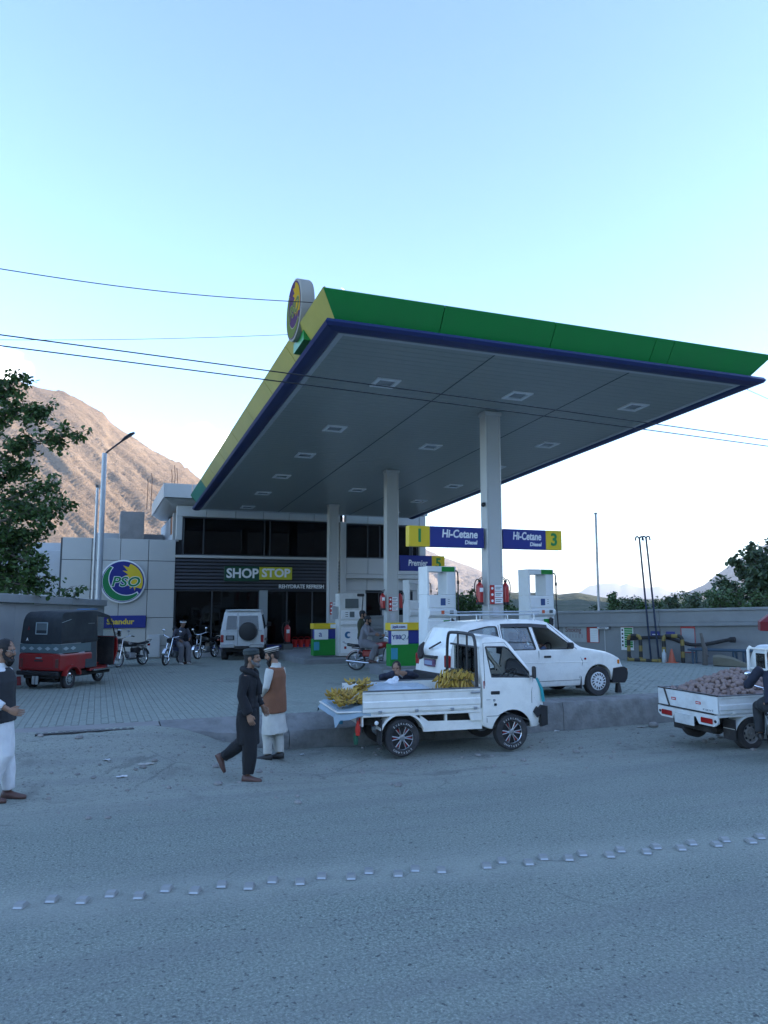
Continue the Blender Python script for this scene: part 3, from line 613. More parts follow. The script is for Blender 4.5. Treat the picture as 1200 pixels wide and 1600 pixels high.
mb = MB(); mb.box(-.25, .25, -.13, .0, -.46, .46, bev=.02); mb.M = Matrix(); mb.box(-.2, .2, -.142, -.13, -.4, .4, bev=.005); o = mb.build('meter_box', M('grey_white', (.5, .52, .52), .6)); o.location = (*SW(-6.62, 16.4)[:2], .42); o.rotation_euler = (0, 0, TH); tag(o, 'plain grey meter cabinet at the foot of the white panelled wall', 'cabinet')
# white building behind the left wall
nb = thing('side_building', 'plain pale flat roofed building half hidden behind the tree', 'building', (-15.9, 35, -.6), R(14))
for nm, a in (('wall', (-4.5, 2.6, 0, 7, 0, 5.2)), ('parapet', (-1.2, 4.9, 3, 8, 5.2, 5.75)), ('wall', (2.6, 4.4, 3, 7, 0, 5.2)), ('canopy_slab', (1.9, 3.3, -.8, 2.98, 2.95, 3.1))): m_ = MB(); m_.box(*a, bev=.02); m_.build(nm, wallm, nb)
mb = MB(); mb.tube([(2.0, -.7, 3.1), (2.5, -.02, 3.6)], .03, 6); mb.tube([(2.0, -.7, 3.1), (1.9, -.02, 3.7)], .03, 6); mb.build('brace', dark_metal, nb)
# back bench rail in front of the shop glass
be = thing('bench_rail', 'low dark metal bench rail in front of the shop glass', 'bench', (*SW(-.6, 15.9)[:2], gz(15.9)), TH)
mb = MB(); mb.box(-2.1, 2.0, -.16, .16, .30, .335, bev=.01); mb.build('seat', M('grey_seat', (.12, .13, .14), .5), be)
mb = MB(); mb.tube([(0, -.13, 0), (0, -.13, .3)], .015, 6); mb.tube([(0, .13, 0), (0, .13, .3)], .015, 6); mb.tube([(0, -.13, .08), (0, .13, .08)], .012, 6); lg = mb.mesh('leg', dark_metal)
for x in (-2.0, -.9, .3, 1.45, 1.9): o = link('leg', lg, be); o.location.x = x
# ================================================================ PUMPS, SIGNS, WALLS, STREET FURNITURE
kerb_m = M('kerb_grey', (.20, .215, .22), .8, var=.12, bump=.15, dirt=(.12, .12, .12), dirta=.4)
def island(label, s0, s1, t0, t1, h=.2):
    z = gz((t0 + t1) / 2); m_ = MB(); m_.box(-(s1 - s0) / 2, (s1 - s0) / 2, -(t1 - t0) / 2, (t1 - t0) / 2, -.3, h + .05, bev=.03); o = m_.build('pump_island', kerb_m); o.location = (*SW((s0 + s1) / 2, (t0 + t1) / 2)[:2], z); o.rotation_euler = (0, 0, TH); return tag(o, label, 'kerb island', 'raised pump islands under the canopy')
island('raised kerb island under the two tall pumps beside the nearest column', -1.9, 2.7, -.6, 2.4)
island('small raised island carrying the striped box with the paper posters', -1.35, .35, 3.9, 5.0)
island('raised kerb island at the foot of the middle canopy column', -.6, 2.4, 6.25, 9.0)
island('raised kerb island at the foot of the farthest canopy column', -2.1, .6, 9.5, 14.4)
dgrey = M('display_grey', (.10, .12, .12), .3); wp = white_plastic
def hose_pts(a, b, sag, n=12): return [Vector(a).lerp(Vector(b), i / n) + Vector((0, 0, -sag * sin(pi * i / n))) for i in range(n + 1)]
def dispenser(label, s, t, z, w=.76, d=.52, h=2.58):
    r_ = thing('fuel_pump', label, 'fuel pump', (*SW(s, t)[:2], z), TH, 'tall fuel pumps with open hose gantries')
    k = h / 2.58; hw = w / 2
    def B(nm, a, mat, bev=.012, par=None): m_ = MB(); m_.box(*a, bev=bev); return m_.build(nm, mat, par or r_)
    B('cabinet', (-hw, hw, .0, d, .0, 1.9 * k), wp); B('base', (-hw + .02, hw - .02, -.012, d, -.01, .1), dark_metal)
    for sx in (-1, 1): B('door_panel', (-hw + .04 if sx < 0 else .01, -.01 if sx < 0 else hw - .04, -.012, .01, .14, 1.30 * k), wp)
    B('green_panel', (.04, hw - .05, -.02, -.011, .75, 1.30 * k), green_sign, .003)
    o = B('display', (-hw + .04, hw - .05, -.025, .01, 1.60 * k, 1.88 * k), wp, .01); B('screen', (-.04, .09, -.032, -.024, 1.65 * k, 1.82 * k), M('screen_blue', (.05, .09, .22), .2), .003, o)
    for i in range(3): B('caption', (.15, .2, -.029, -.0245, (1.69 + .05 * i) * k, (1.70 + .05 * i) * k), black_ink, 0, o)
    m_ = MB(); m_.loft([[(x, -.02 - q, zz) for q, zz in ((0, 1.36 * k), (.07, 1.42 * k), (.09, 1.52 * k), (.0, 1.58 * k), (-.05, 1.58 * k), (-.05, 1.36 * k))] for x in (-hw + .02, hw - .03)]); sh = m_.build('shelf', wp, r_)
    B('sticker', (-.06, .02, -.112, -.104, 1.45 * k, 1.53 * k), M('orange_sticker', (.6, .12, .05), .5), 0, sh); B('sticker', (.16, .26, -.112, -.104, 1.45 * k, 1.53 * k), dgrey, 0, sh)
    B('post', (-hw, -hw + .055, .0, d, 1.9 * k + .002, h), wp); B('post', (hw - .24, hw, .0, d, 1.9 * k + .002, h - .002), wp)
    hd = B('header', (-hw - .002, hw + .002, -.01, d + .004, h - .13, h + .004), wp); B('header_badge', (.0, hw - .04, -.02, -.009, h - .125, h - .01), green_sign, .004, hd)
    m_ = MB(); P = [(hw - .03, -.03, h - .1), (hw + .02, -.05, h - .14), (hw + .03, -.06, h - .4), (hw + .03, -.06, 1.7), (hw + .06, -.07, 1.1), (hw + .05, -.09, .55), (hw - .03, -.1, .45), (hw - .12, -.09, .8), (hw - .14, -.06, 1.18)]
    m_.tube(smooth_path(P, 4), .017, 7); hs_ = m_.build('hose', rubber, r_)
    m_ = MB(); m_.tube([(hw - .15, -.05, 1.34), (hw - .14, -.07, 1.2), (hw - .12, -.09, 1.1)], [.03, .035, .022], 8); m_.box(hw - .2, hw - .08, -.1, -.02, 1.14, 1.32, bev=.02); m_.tube([(hw + .03, -.06, h - .42), (hw + .03, -.06, h - .34)], .03, 8); m_.build('nozzle', black_p, r_)
    return r_
def smooth_path(P, k=4):
    P = [Vector(p) for p in P]; out = []
    for i in range(len(P) - 1):
        a, b, c, d = P[max(0, i - 1)], P[i], P[i + 1], P[min(len(P) - 1, i + 2)]
        for j in range(k):
            t = j / k; out.append(.5 * ((2 * b) + (c - a) * t + (2 * a - 5 * b + 4 * c - d) * t * t + (3 * b - a - 3 * c + d) * t ** 3))
    return out + [P[-1]]
dispenser('tall white fuel pump left of the nearest column, overlapped by the white wagon roof rack', -1.13, .45, gz(.5) + .245)
dispenser('tall white fuel pump right of the nearest column with only sky in its opening', 1.98, .98, gz(1) + .245)
dispenser('farther fuel pump whose green header shows through the opening of the nearer pump', 1.25, 7.3, gz(7) + .245)
# older cabinet pump beside the farthest column
op = thing('fuel_pump', 'older solid white fuel pump with dark display and blue round badge behind the motorbike rider', 'fuel pump', (*SW(-.28, 9.75)[:2], gz(10) + .245), TH)
def B(nm, a, mat, par, bev=.012): m_ = MB(); m_.box(*a, bev=bev); return m_.build(nm, mat, par)
B('cabinet', (-.5, .5, 0, .5, 0, 2.2), M('cream_paint', (.60, .61, .58), .5, var=.05, dirt=(.3, .28, .25), dirta=.5), op)
B('display', (-.28, .22, -.02, .01, 1.68, 2.02), dgrey, op); B('panel', (-.44, .40, -.025, .01, 1.30, 1.6), wp, op); q = B('panel', (-.44, .42, -.04, .01, 1.1, 1.22), wp, op); B('door', (-.44, .42, -.02, .01, .1, 1.0), wp, op); B('screen', (-.12, .06, -.035, -.024, 1.36, 1.56), dgrey, op)
for i in range(3): B('caption', (-.28, -.18, -.033, -.024, 1.38 + .07 * i, 1.40 + .07 * i), black_ink, op, 0)
mb = MB(); mb.prism(arc((0, 0), .12, 40, 320, 20) + arc((.03, 0), .06, 300, 60, 16), -.028, -.019, 'xz'); o = mb.build('round_badge', M('badge_blue', (.03, .13, .26), .4), op); o.location = (-.18, 0, .74)
mb = MB(); mb.tube(smooth_path([(.3, -.03, 2.15), (.36, -.08, 2.1), (.33, -.07, 1.6), (.36, -.06, 1.2), (.3, -.03, 1.0)], 4), .018, 7); mb.box(.16, .42, -.08, .0, 2.1, 2.2, bev=.02); mb.build('hose', rubber, op)
B('sign_fin', (-.74, -.52, .1, .14, 1.3, 1.75), M('grey_fin', (.40, .42, .43), .5), op)
# striped guard boxes at the island ends
def guard_box(label, s0, s1, t, z, b, kind):
    w = (s1 - s0) / 2; r_ = thing('guard_box', label, 'pump guard', (*SW((s0 + s1) / 2, t)[:2], z), TH, 'striped yellow blue and green guard boxes on the islands')
    B('green_base', (-w, w, 0, .34, 0, .60 * b), green_sign, r_, .02); B('blue_band', (-w + .06, w + .02, .02, .32, .602 * b, .96 * b), blue_sign, r_, .012); B('yellow_top', (-w - .02, w + .03, -.03, .37, .962 * b, 1.16 * b), yellow_sign, r_, .015)
    B('poster', (-w + .04, -w + .55, .005, .018, .57 * b, .95 * b), white_ink, r_, 0); B('sticker', (-w + .02, -w + .22, -.008, -.001, .2 * b, .5 * b), M('sticker_cyan', (.05, .30, .42), .4), r_, 0)
    if kind: 
        text('Y88', .17, r_, (-w + .19, .002, .78 * b), (R(90), 0, 0), blue_sign, offset=.004, ext=.002); text('Q.l', .2, r_, (-w + .42, .002, .78 * b), (R(90), 0, 0), M('ink_teal', (.02, .1, .16)), shear=.3, ext=.002)
    else: text('a', .3, r_, (-w + .26, .002, .78 * b), (R(90), 0, 0), blue_sign, ext=.002)
    B('label', (-w + .0 if kind else w - .26, -w + .5 if kind else w - .02, -.042, -.031, .99 * b, 1.13 * b), white_ink, r_, 0)
    if kind: text('jqsk.com', .11, r_, (-w + .25, -.046, 1.06 * b), (R(90), 0, 0), blue_sign, offset=.003, ext=.002)
    return r_
guard_box('striped guard box with jqsk.com label standing before the middle column', -1.05, .02, 4.05, gz(4.1) + .22, 1.06, 1)
guard_box('striped guard box beside the farthest column, left of the old pump', -1.6, -.72, 10.2, gz(10.2) + .25, .98, 0)
# lane boards hung on the columns
def lane_board(label, s0, s1, t, z0, z1, num, split, title, sub, left):
    c = (s0 + s1) / 2; r_ = thing('lane_sign', label, 'sign', (*SW(c, t)[:2], (z0 + z1) / 2), TH); h = (z1 - z0) / 2; sp = split - c
    y0, y1 = s0 - c, s1 - c
    if left: B('number_plate', (y0, sp - .003, -.1, .1, -h, h), yellow_sign, r_, .01); B('grade_plate', (sp + .003, y1, -.098, .098, -h, h), blue_sign, r_, .01)
    else: B('number_plate', (sp + .003, y1, -.1, .1, -h, h), yellow_sign, r_, .01); B('grade_plate', (y0, sp - .003, -.098, .098, -h, h), blue_sign, r_, .01)
    text(num, .42 * h / .24, r_, ((y0 + sp) / 2 if left else (sp + y1) / 2, -.103, 0), (R(90), 0, 0), green_ink, offset=.012, ext=.003, sx=1)
    cx = (sp + y1) / 2 if left else (y0 + sp) / 2; wd = (y1 - sp) if left else (sp - y0)
    text(title, .26 * h / .24, r_, (cx + .06, -.101, .07 if sub else 0), (R(90), 0, 0), white_ink, offset=.007, ext=.003, shear=.12, width=wd * (.66 if sub else .6))
    if sub: text(sub, .13, r_, (cx + wd * .25, -.101, -.12), (R(90), 0, 0), white_ink, offset=.004, ext=.003, shear=.12)
lane_board('yellow and blue Hi-Cetane Diesel board numbered 1 left of the nearest column', -2.2, -.26, 0, 3.54, 4.02, '1', -1.67, 'Hi-Cetane', 'Diesel', True)
lane_board('yellow and blue Hi-Cetane Diesel board numbered 3 right of the nearest column', .26, 1.92, .0, 3.54, 4.02, '3', 1.46, 'Hi-Cetane', 'Diesel', False)
lane_board('blue Premier board with number 5 right of the middle column', .26, 1.86, 6.67, 3.24, 3.74, '5', 1.40, 'Premier', '', False)
# safety notices on the column faces
def notice(label, s, t, z, w, h, sheet):
    r_ = thing('safety_notice', label, 'notice', (*SW(s, t)[:2], z), TH); B('board', (-w / 2, w / 2, 0, .012, -h / 2, h / 2), white_ink, r_, 0); B('red_strip', (-w / 2 - .003, -w / 2 + w * .36, -.006, -.0005, -h / 2 - .003, h / 2 + .003), red_paint, r_, 0)
    for i in range(3):
        z_ = h / 2 - h * (i + .5) / 3; B('divider', (-w / 2 + w * .38, w / 2, -.004, -.0005, z_ - h / 6, z_ - h / 6 + .012), red_paint, r_, 0)
        for k in range(2): B('line', (-w * .06, w * .42 - .03 * k, -.004, -.0005, z_ + .02 - .04 * k, z_ + .034 - .04 * k), black_ink, r_, 0)
        m_ = MB(); m_.lathe([(.032, -.009), (.032, -.0065)], 14, 'y'); o = m_.build('symbol', white_ink, r_); o.location = (-w / 2 + w * .18, 0, z_)
    if sheet: B('paper', (-.1, .06, -.003, .004, -h / 2 - .3, -h / 2 - .08), M('paper_grey', (.5, .5, .52), .8, var=.3, scale=40), r_, 0)
notice('red and white three row safety notice on the nearest column', -.0, -.18, 2.44, .34, .44, True); notice('red and white three row safety notice on the middle column', -.0, 6.49, 2.17, .31, .44, True); notice('red and white three row safety notice on the farthest column', -.0, 13.02, 1.95, .3, .48, False)
def extinguisher(label, s, t, z, rz=0, k=1.0):
    r_ = thing('fire_extinguisher', label, 'fire extinguisher', (*SW(s, t)[:2], z), TH + rz, 'red fire extinguishers of the station'); r_.scale = (k, k, k)
    m_ = MB(); m_.lathe([(.06, .02), (.085, .04), (.088, .42), (.075, .47), (.04, .5), (.028, .53)], 16); m_.build('cylinder', red_paint, r_)
    m_ = MB(); m_.lathe([(.088, 0), (.092, .01), (.092, .06), (.08, .065)], 16); m_.build('base', black_p, r_); B('label_plate', (-.045, .045, -.094, -.08, .3, .4), white_ink, r_, .004)
    m_ = MB(); m_.box(-.03, .03, -.03, .03, .53, .58, bev=.008); m_.tube([(-.02, 0, .57), (.08, 0, .62)], .01, 6); m_.tube([(-.02, 0, .6), (.07, 0, .66)], .01, 6); m_.build('valve', black_p, r_)
    m_ = MB(); m_.tube(smooth_path([(0, 0, .56), (-.08, -.03, .6), (-.15, -.04, .5), (-.15, -.04, .3), (-.1, -.05, .12), (-.07, -.06, .06)], 4), .013, 6); m_.build('hose', rubber, r_); return r_
extinguisher('red fire extinguisher hung on the left side of the nearest column', -.36, -.03, 2.2); extinguisher('red fire extinguisher hung on the right side of the nearest column', .35, .0, 2.2, R(180))
extinguisher('red fire extinguisher hung on the left side of the middle column', -.32, 6.6, 1.98); extinguisher('red fire extinguisher hung on the right side of the middle column', .32, 6.72, 1.98, R(180))
extinguisher('tall red fire extinguisher standing by the shop glass', -1.35, 15.2, gz(15.2) + .5, 0, 1.5)
m_ = MB(); m_.box(-.2, .2, -.18, .18, 0, .5, bev=.01); o = m_.build('stand', M('grey_stand', (.12, .13, .13), .6)); o.location = (*SW(-1.35, 15.2)[:2], gz(15.2)); o.rotation_euler = (0, 0, TH); tag(o, 'dark grey box stand under the tall red extinguisher by the shop', 'stand')
mb = MB(); mb.lathe([(.10, 0), (.13, .3), (.135, .31), (.12, .31), (.09, .05)], 14); mb.tube([(-.13, 0, .3), (-.08, 0, .42), (.08, 0, .42), (.13, 0, .3)], .007, 5); bm_ = mb.mesh('fire_bucket', red_paint)
for i in range(5): o = link('fire_bucket', bm_, None, (*SW(-.85 + i * .27, 15.9)[:2], gz(15.9) + .335), TH); tag(o, ['leftmost', 'second from the left', 'middle one', 'fourth from the left', 'rightmost'][i] + ' of the five small red fire buckets on the bench rail', 'bucket', 'row of red fire buckets on the bench rail')
cc = thing('security_camera', 'small black security camera on the side of the nearest column', 'camera', (*SW(-.22, -.05, 4.6)[:2], 4.58), TH); mb = MB(); mb.ball((-.05, -.05, 0), .055, 10, 7); mb.build('dome', black_p, cc); mb = MB(); mb.tube([(0, 0, .06), (-.05, -.04, .05)], .02, 6); mb.build('mount', steel, cc)
# ---------------------------------------------------------------- boundary walls
WA = R(-37.67); rw_m = M('rendered_wall', (.26, .275, .28), .85, var=.12, scale=1.4, bump=.12, dirt=(.16, .165, .165), dirta=.5, dscale=1.1)
rwall = thing('boundary_wall', 'long grey rendered boundary wall with thick coping behind the vent pipes', 'wall', (8.76, 27.4, 0), WA)
SH = Matrix(((1, 0, 0, 0), (0, 1, 0, 0), (.031, 0, 1, 0), (0, 0, 0, 1)))
for a, b in ((-12.5, -5.6), (-5.59, 1.2), (1.21, 8.5)):
    for nm, c in (('wall_face', (a, b, 0, .3, -.6, 1.33)), ('ledge', (a, b, -.13, .32, 1.332, 1.46)), ('parapet', (a, b, -.05, .3, 1.462, 1.84)), ('coping', (a, b, -.09, .34, 1.842, 1.93))):
        m_ = MB(); m_.M = SH; m_.box(*c, bev=.012); m_.build(nm, rw_m, rwall, 30)
def wpx(x, y, off=.35):
    d = pdir(x, y); n = Vector((-sin(WA), cos(WA), 0)); o = Vector((8.76, 27.4, 0)) - n * off; k = (o - Vector((0, 0, 2.35))).dot(n) / d.dot(n); return Vector((0, 0, 2.35)) + d * k
def wp_(x, y, z): return rwall.matrix_basis @ Vector((x, y, z + .031 * x))
rwall.matrix_basis = Matrix.Translation((8.76, 27.4, 0)) @ Matrix.Rotation(WA, 4, 'Z')
def wall_board(nm, label, x0, x1, z0, z1, fn):
    p = wp_((x0 + x1) / 2, -.03, 0); r_ = thing(nm, label, 'notice board', (p.x, p.y, (z0 + z1) / 2), WA); fn(r_, (x1 - x0) / 2, (z1 - z0) / 2); return r_
def nosmoke(r_, w, h):
    B('board', (-w, w, 0, .025, -h, h), M('faded_board', (.36, .38, .38), .7, var=.2), r_, 0); B('red_strip', (-w, w, -.006, -.0005, h - .05, h), red_paint, r_, 0); text('Smoking', .27, r_, (-.05, -.004, h * .38), (R(90), 0, 0), M('faded_ink', (.20, .13, .13)), offset=.006, width=w * 1.35)
    for i in range(6): B('figure', (-w * .7 + i * w * .26, -w * .62 + i * w * .26, -.004, -.0005, -h * .55, -h * .1), M('faded_ink2', (.27, .26, .26)), r_, 0)
wall_board('notice_board', 'faded white Smoking notice board at the left end of the wall boards', -2.43, -1.5, .73, 1.36, nosmoke)
def redboard(r_, w, h):
    B('board', (-w, w, 0, .025, -h, h), red_paint, r_, 0); B('sheet', (-w * .45, w * .93, -.006, -.0005, -h * .94, h * .62), white_ink, r_, 0)
    for i in range(7): B('line', (-w * .35, w * .8, -.010, -.0065, -h * .8 + i * h * .2, -h * .79 + i * h * .2), M('ink_grey', (.35, .35, .36)), r_, 0)
wall_board('notice_board', 'red board with one white printed sheet left of the meter bracket', -1.48, -1.02, .72, 1.37, redboard)
def green(r_, w, h):
    B('board', (-w, w, 0, .025, -h, h), white_ink, r_, 0); B('red_strip', (-w, w, -.006, -.0005, h * .8, h), red_paint, r_, 0)
    for i in range(9): B('row', (-w * .42, w * .9, -.006, -.0005, h * (.62 - i * .175), h * (.76 - i * .175)), green_sign, r_, 0)
    for i in range(5): B('symbol', (-w * .85, -w * .6, -.006, -.0005, h * (.5 - i * .3), h * (.65 - i * .3)), black_ink, r_, 0)
wall_board('notice_board', 'tall green striped notice board with white border behind the yellow black guard', -.19, .26, .5, 1.40, green)
def tallw(r_, w, h):
    B('board', (-w, w, 0, .025, -h, h), M('pale_sheet', (.36, .39, .41), .7), r_, 0)
    for a in ((-w, w, h * .72, h), (-w, w, -h, -h + .025), (-w, -w + .025, -h, h * .72), (w - .025, w, -h, h * .72)): B('border', (a[0], a[1], -.006, -.0005, a[2], a[3]), red_paint, r_, 0)
    for i in range(9): B('line', (-w * .75, w * .75, -.006, -.0005, h * (.55 - i * .15), h * (.57 - i * .15)), M('ink_grey', (.3, .3, .3)), r_, 0)
wall_board('notice_board', 'tall pale notice board with red border and red head behind the sagging hose', 1.92, 2.40, .50, 1.46, tallw)
for (x0, x1, lb) in ((.88, 1.20, 'small blue plate on the wall between the two vent pipes'), (1.42, 1.72, 'small blue plate on the wall just right of the vent pipes')):
    wall_board('wall_plate', lb, x0, x1, 1.0, 1.2, lambda r_, w, h: [B('board', (-w, w, 0, .02, -h, h), blue_sign, r_, 0), B('line', (-w * .6, w * .6, -.004, -.0005, -.03, .0), white_ink, r_, 0)])
p = wp_(-.8, -.12, 1.28); r_ = thing('wall_lamp', 'flat grey lamp bracket on the wall with a conduit below', 'wall lamp', tuple(p), WA); B('head', (-.22, .22, -.06, .1, -.03, .05), steel, r_, .01); B('slot', (-.13, .09, -.066, -.058, .0, .03), black_p, r_, 0); B('conduit', (-.012, .012, .1, .118, -1.05, -.032), steel, r_, 0)
# left wall beside the rickshaw
LA = atan2(8, -.75); lwall = thing('boundary_wall', 'pale rendered boundary wall with flat coping behind the red rickshaw', 'wall', (-9.40, 19.0, 0), LA)
SH2 = Matrix(((1, 0, 0, 0), (0, 1, 0, 0), (-.02, 0, 1, 0), (0, 0, 0, 1)))
lw_m = M('pale_render', (.40, .42, .42), .8, var=.08, scale=1, bump=.08, dirt=(.26, .26, .25), dirta=.4, dscale=.9)
for a, b in ((-8, .3), (.31, 4.6), (4.61, 8.6)):
    for nm, c in (('wall_face', (a, b, 0, .25, -.6, 2.24)), ('coping', (a, b, -.09, .34, 2.242, 2.46))): m_ = MB(); m_.M = SH2; m_.box(*c, bev=.012); m_.build(nm, lw_m, lwall, 30)
# ---------------------------------------------------------------- poles and pipes
lamp = thing('street_lamp', 'tall grey street lamp with a dark head on a slanting arm beside the white wall', 'street lamp', (-10.42, 27.5, .0))
mb = MB(); mb.tube([(0, 0, -.1), (0, 0, 4), (0, 0, 7.73)], [.115, .10, .085], 12); mb.build('pole', M('galvanised', (.40, .43, .45), .45, .4), lamp); mb = MB(); mb.lathe([(.18, 0), (.18, .04), (.12, .05), (.12, .3)], 12); mb.build('base', steel, lamp)
mb = MB(); mb.tube([(0, 0, 7.68), (.12, 0, 7.8), (.72, 0, 8.27)], .035, 8); mb.build('arm', dark_metal, lamp)
mb = MB(); mb.loft([[(x, y * w, z + h * q) for y, q in ((-.13, 0), (-.11, 1), (.11, 1), (.13, 0), (.1, -.6), (-.1, -.6))] for x, z, w, h in ((.62, 8.19, .5, .03), (.74, 8.29, .9, .05), (.95, 8.43, 1, .05), (1.08, 8.5, .6, .03))]); mb.build('lamp_head', black_p, lamp)
def pole(nm, label, cat, p, h, r0, r1, mat, extra=None):
    r_ = thing(nm, label, cat, p); m_ = MB(); m_.tube([(0, 0, -.2), (0, 0, h)], [r0, r1], 10); m_.build('pole', mat, r_)
    if extra: extra(r_, h)
    return r_
pole('utility_pole', 'thin bare pole standing just behind the street lamp', 'pole', (-11.6, 30, -.3), 7.1, .06, .05, steel, lambda r_, h: B('cap', (-.05, .05, -.05, .05, h, h + .12), dark_metal, r_, .01))
pole('flag_pole', 'tall bare flag pole rising behind the grey boundary wall', 'flag pole', (8.05, 28.3, -.3), 5.83, .05, .04, steel, lambda r_, h: B('finial', (-.06, .06, -.06, .06, h, h + .06), steel, r_, .02))
vpm = M('vent_blue', (.02, .035, .07), .5, .2)
for x, y, dx, lb in ((10.04, 28.15, -.5, 'left one of two slender tank vent pipes with curled tops'), (10.42, 28.1, -.62, 'right one of two slender tank vent pipes with curled tops')):
    x0, y0 = wpx(1017.5, 1028, .4).xy if dx == -.5 else wpx(1030, 1028, .4).xy
    r_ = thing('vent_pipe', lb, 'vent pipe', (x0, y0, .16), 0, 'pair of tank vent pipes before the wall'); tx = -.25 if dx == -.5 else -.29
    mb = MB(); mb.tube([(0, 0, -.1), (tx * .5, 0, 2.2), (tx, 0, 4.32)], .034, 8); mb.build('pipe', vpm, r_)
    for sx in (-1, 1): mb = MB(); mb.tube(smooth_path([(tx, 0, 4.3), (tx + sx * .06, 0, 4.36), (tx + sx * .12, 0, 4.34), (tx + sx * .14, 0, 4.22)], 4), .028, 7); mb.build('curled_end', vpm, r_)
# yellow and black hooped pipe guard
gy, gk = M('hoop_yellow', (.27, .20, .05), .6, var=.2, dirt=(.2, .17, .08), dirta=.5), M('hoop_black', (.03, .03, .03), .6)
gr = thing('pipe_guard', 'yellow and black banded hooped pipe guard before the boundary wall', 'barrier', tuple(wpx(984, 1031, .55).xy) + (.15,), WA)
def band_tube(P, r_, par, step=.2):
    P = [Vector(p) for p in P]; acc = 0; cur = [P[0]]; segs = []
    for a, b in zip(P, P[1:]):
        L_ = (b - a).length; d0 = 0
        while acc + (L_ - d0) >= step: q = step - acc; d0 += q; pt = a.lerp(b, d0 / L_); cur.append(pt); segs.append(cur); cur = [pt]; acc = 0
        acc += L_ - d0; cur.append(b)
    segs.append(cur)
    for i, sg in enumerate(segs):
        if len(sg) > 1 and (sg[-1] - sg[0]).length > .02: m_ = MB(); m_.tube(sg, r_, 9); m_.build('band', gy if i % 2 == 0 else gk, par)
def hoop(x0, x1, y, h): return [(x0, y, -.05)] + [(x0, y, h * .8)] + [(x0 + .1 - .1 * cos(R(a)), y, h * .8 + .14 * sin(R(a))) for a in (30, 60, 90)] + [(x1 - .1 + .1 * sin(R(a)), y, h * .8 + .14 * cos(R(a))) for a in (0, 30, 60, 90)] + [(x1, y, -.05)]
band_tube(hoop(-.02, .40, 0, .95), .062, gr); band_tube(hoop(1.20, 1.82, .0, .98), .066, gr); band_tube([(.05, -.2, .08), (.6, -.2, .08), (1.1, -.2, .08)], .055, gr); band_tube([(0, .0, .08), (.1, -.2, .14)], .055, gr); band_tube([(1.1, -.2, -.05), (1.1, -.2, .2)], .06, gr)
hp = [wpx(982, 999), wpx(1000, 997), wpx(1032, 995.5), wpx(1050, 998), wpx(1065, 1003.5), wpx(1082, 1007.5), wpx(1100, 1007), wpx(1120, 1003.5), wpx(1138, 1000), wpx(1149, 999.5)]
mb = MB(); hp2 = smooth_path(hp, 4); mb.tube(hp2, [.06 + (.03 if i > len(hp2) - 5 else 0) for i in range(len(hp2))], 9); o = mb.build('delivery_hose', rubber); tag(o, 'thick black delivery hose laid over the banded guard and sagging to the right', 'hose')
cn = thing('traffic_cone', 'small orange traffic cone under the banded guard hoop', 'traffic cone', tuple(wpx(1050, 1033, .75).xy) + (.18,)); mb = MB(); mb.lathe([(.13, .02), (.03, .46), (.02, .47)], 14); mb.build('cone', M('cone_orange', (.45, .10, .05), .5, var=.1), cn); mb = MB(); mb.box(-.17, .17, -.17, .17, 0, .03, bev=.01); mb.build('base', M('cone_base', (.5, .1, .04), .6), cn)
mb = MB(); mb.lathe([(.07, 0), (.08, .02), (.08, .3), (.03, .38), (.03, .44)], 12); o = mb.build('bottle', M('cloudy_bottle', (.5, .55, .56), .3)); o.location = tuple(wpx(1038, 1033, .7).xy) + (.18,); tag(o, 'cloudy white plastic bottle standing left of the orange cone', 'bottle')
bt = thing('pipe_bench', 'long low blue pipe bench frame before the boundary wall', 'bench', (10.3, 25.35, .2), R(-37)); bbl = M('bench_blue', (.05, .09, .13), .5)
for y in (-.22, .22): mb = MB(); mb.tube([(-.1, y, .46), (3.0, y, .50)], .035, 8); mb.build('rail', bbl, bt)
for x in (.05, 1.3, 1.6, 2.5): mb = MB(); mb.tube([(x, -.22, 0), (x, -.22, .45)], .035, 8); mb.tube([(x, .22, 0), (x, .22, .45)], .035, 8); mb.tube([(x, -.22, .44), (x, .22, .44)], .03, 6); mb.build('leg', bbl, bt)
lg = thing('wooden_post', 'weathered wooden post standing in front of the blue pipe bench', 'post', (10.25, 24.3, .22)); mb = MB(); mb.tube([(0, 0, -.05), (.02, 0, .5), (-.03, 0, .68), (-.08, .02, 1.02)], [.085, .08, .06, .04], 9); mb.build('post', M('grey_wood', (.13, .12, .11), .9, var=.4, scale=8, bump=.4), lg); mb = MB(); mb.tube([(.02, -.05, .35), (.1, -.1, .3)], [.03, .02], 6); mb.build('stub', MC['grey_wood'], lg)
mb = MB(); mb.loft([[(x, y * w, .02 + h * q) for y, q in ((-.2, .1), (-.16, .8), (0, 1), (.16, .8), (.2, .1), (0, 0))] for x, w, h in ((-.45, .7, .34), (-.25, 1, .36), (.1, 1, .3), (.4, .5, .16), (.6, .15, .08))]); o = mb.build('wooden_block', M('old_timber', (.16, .15, .11), .9, var=.3, bump=.3)); o.location = (10.75, 23.7, .22); o.rotation_euler = (0, 0, R(-30)); tag(o, 'tapered old timber block lying under the blue pipe bench', 'timber')
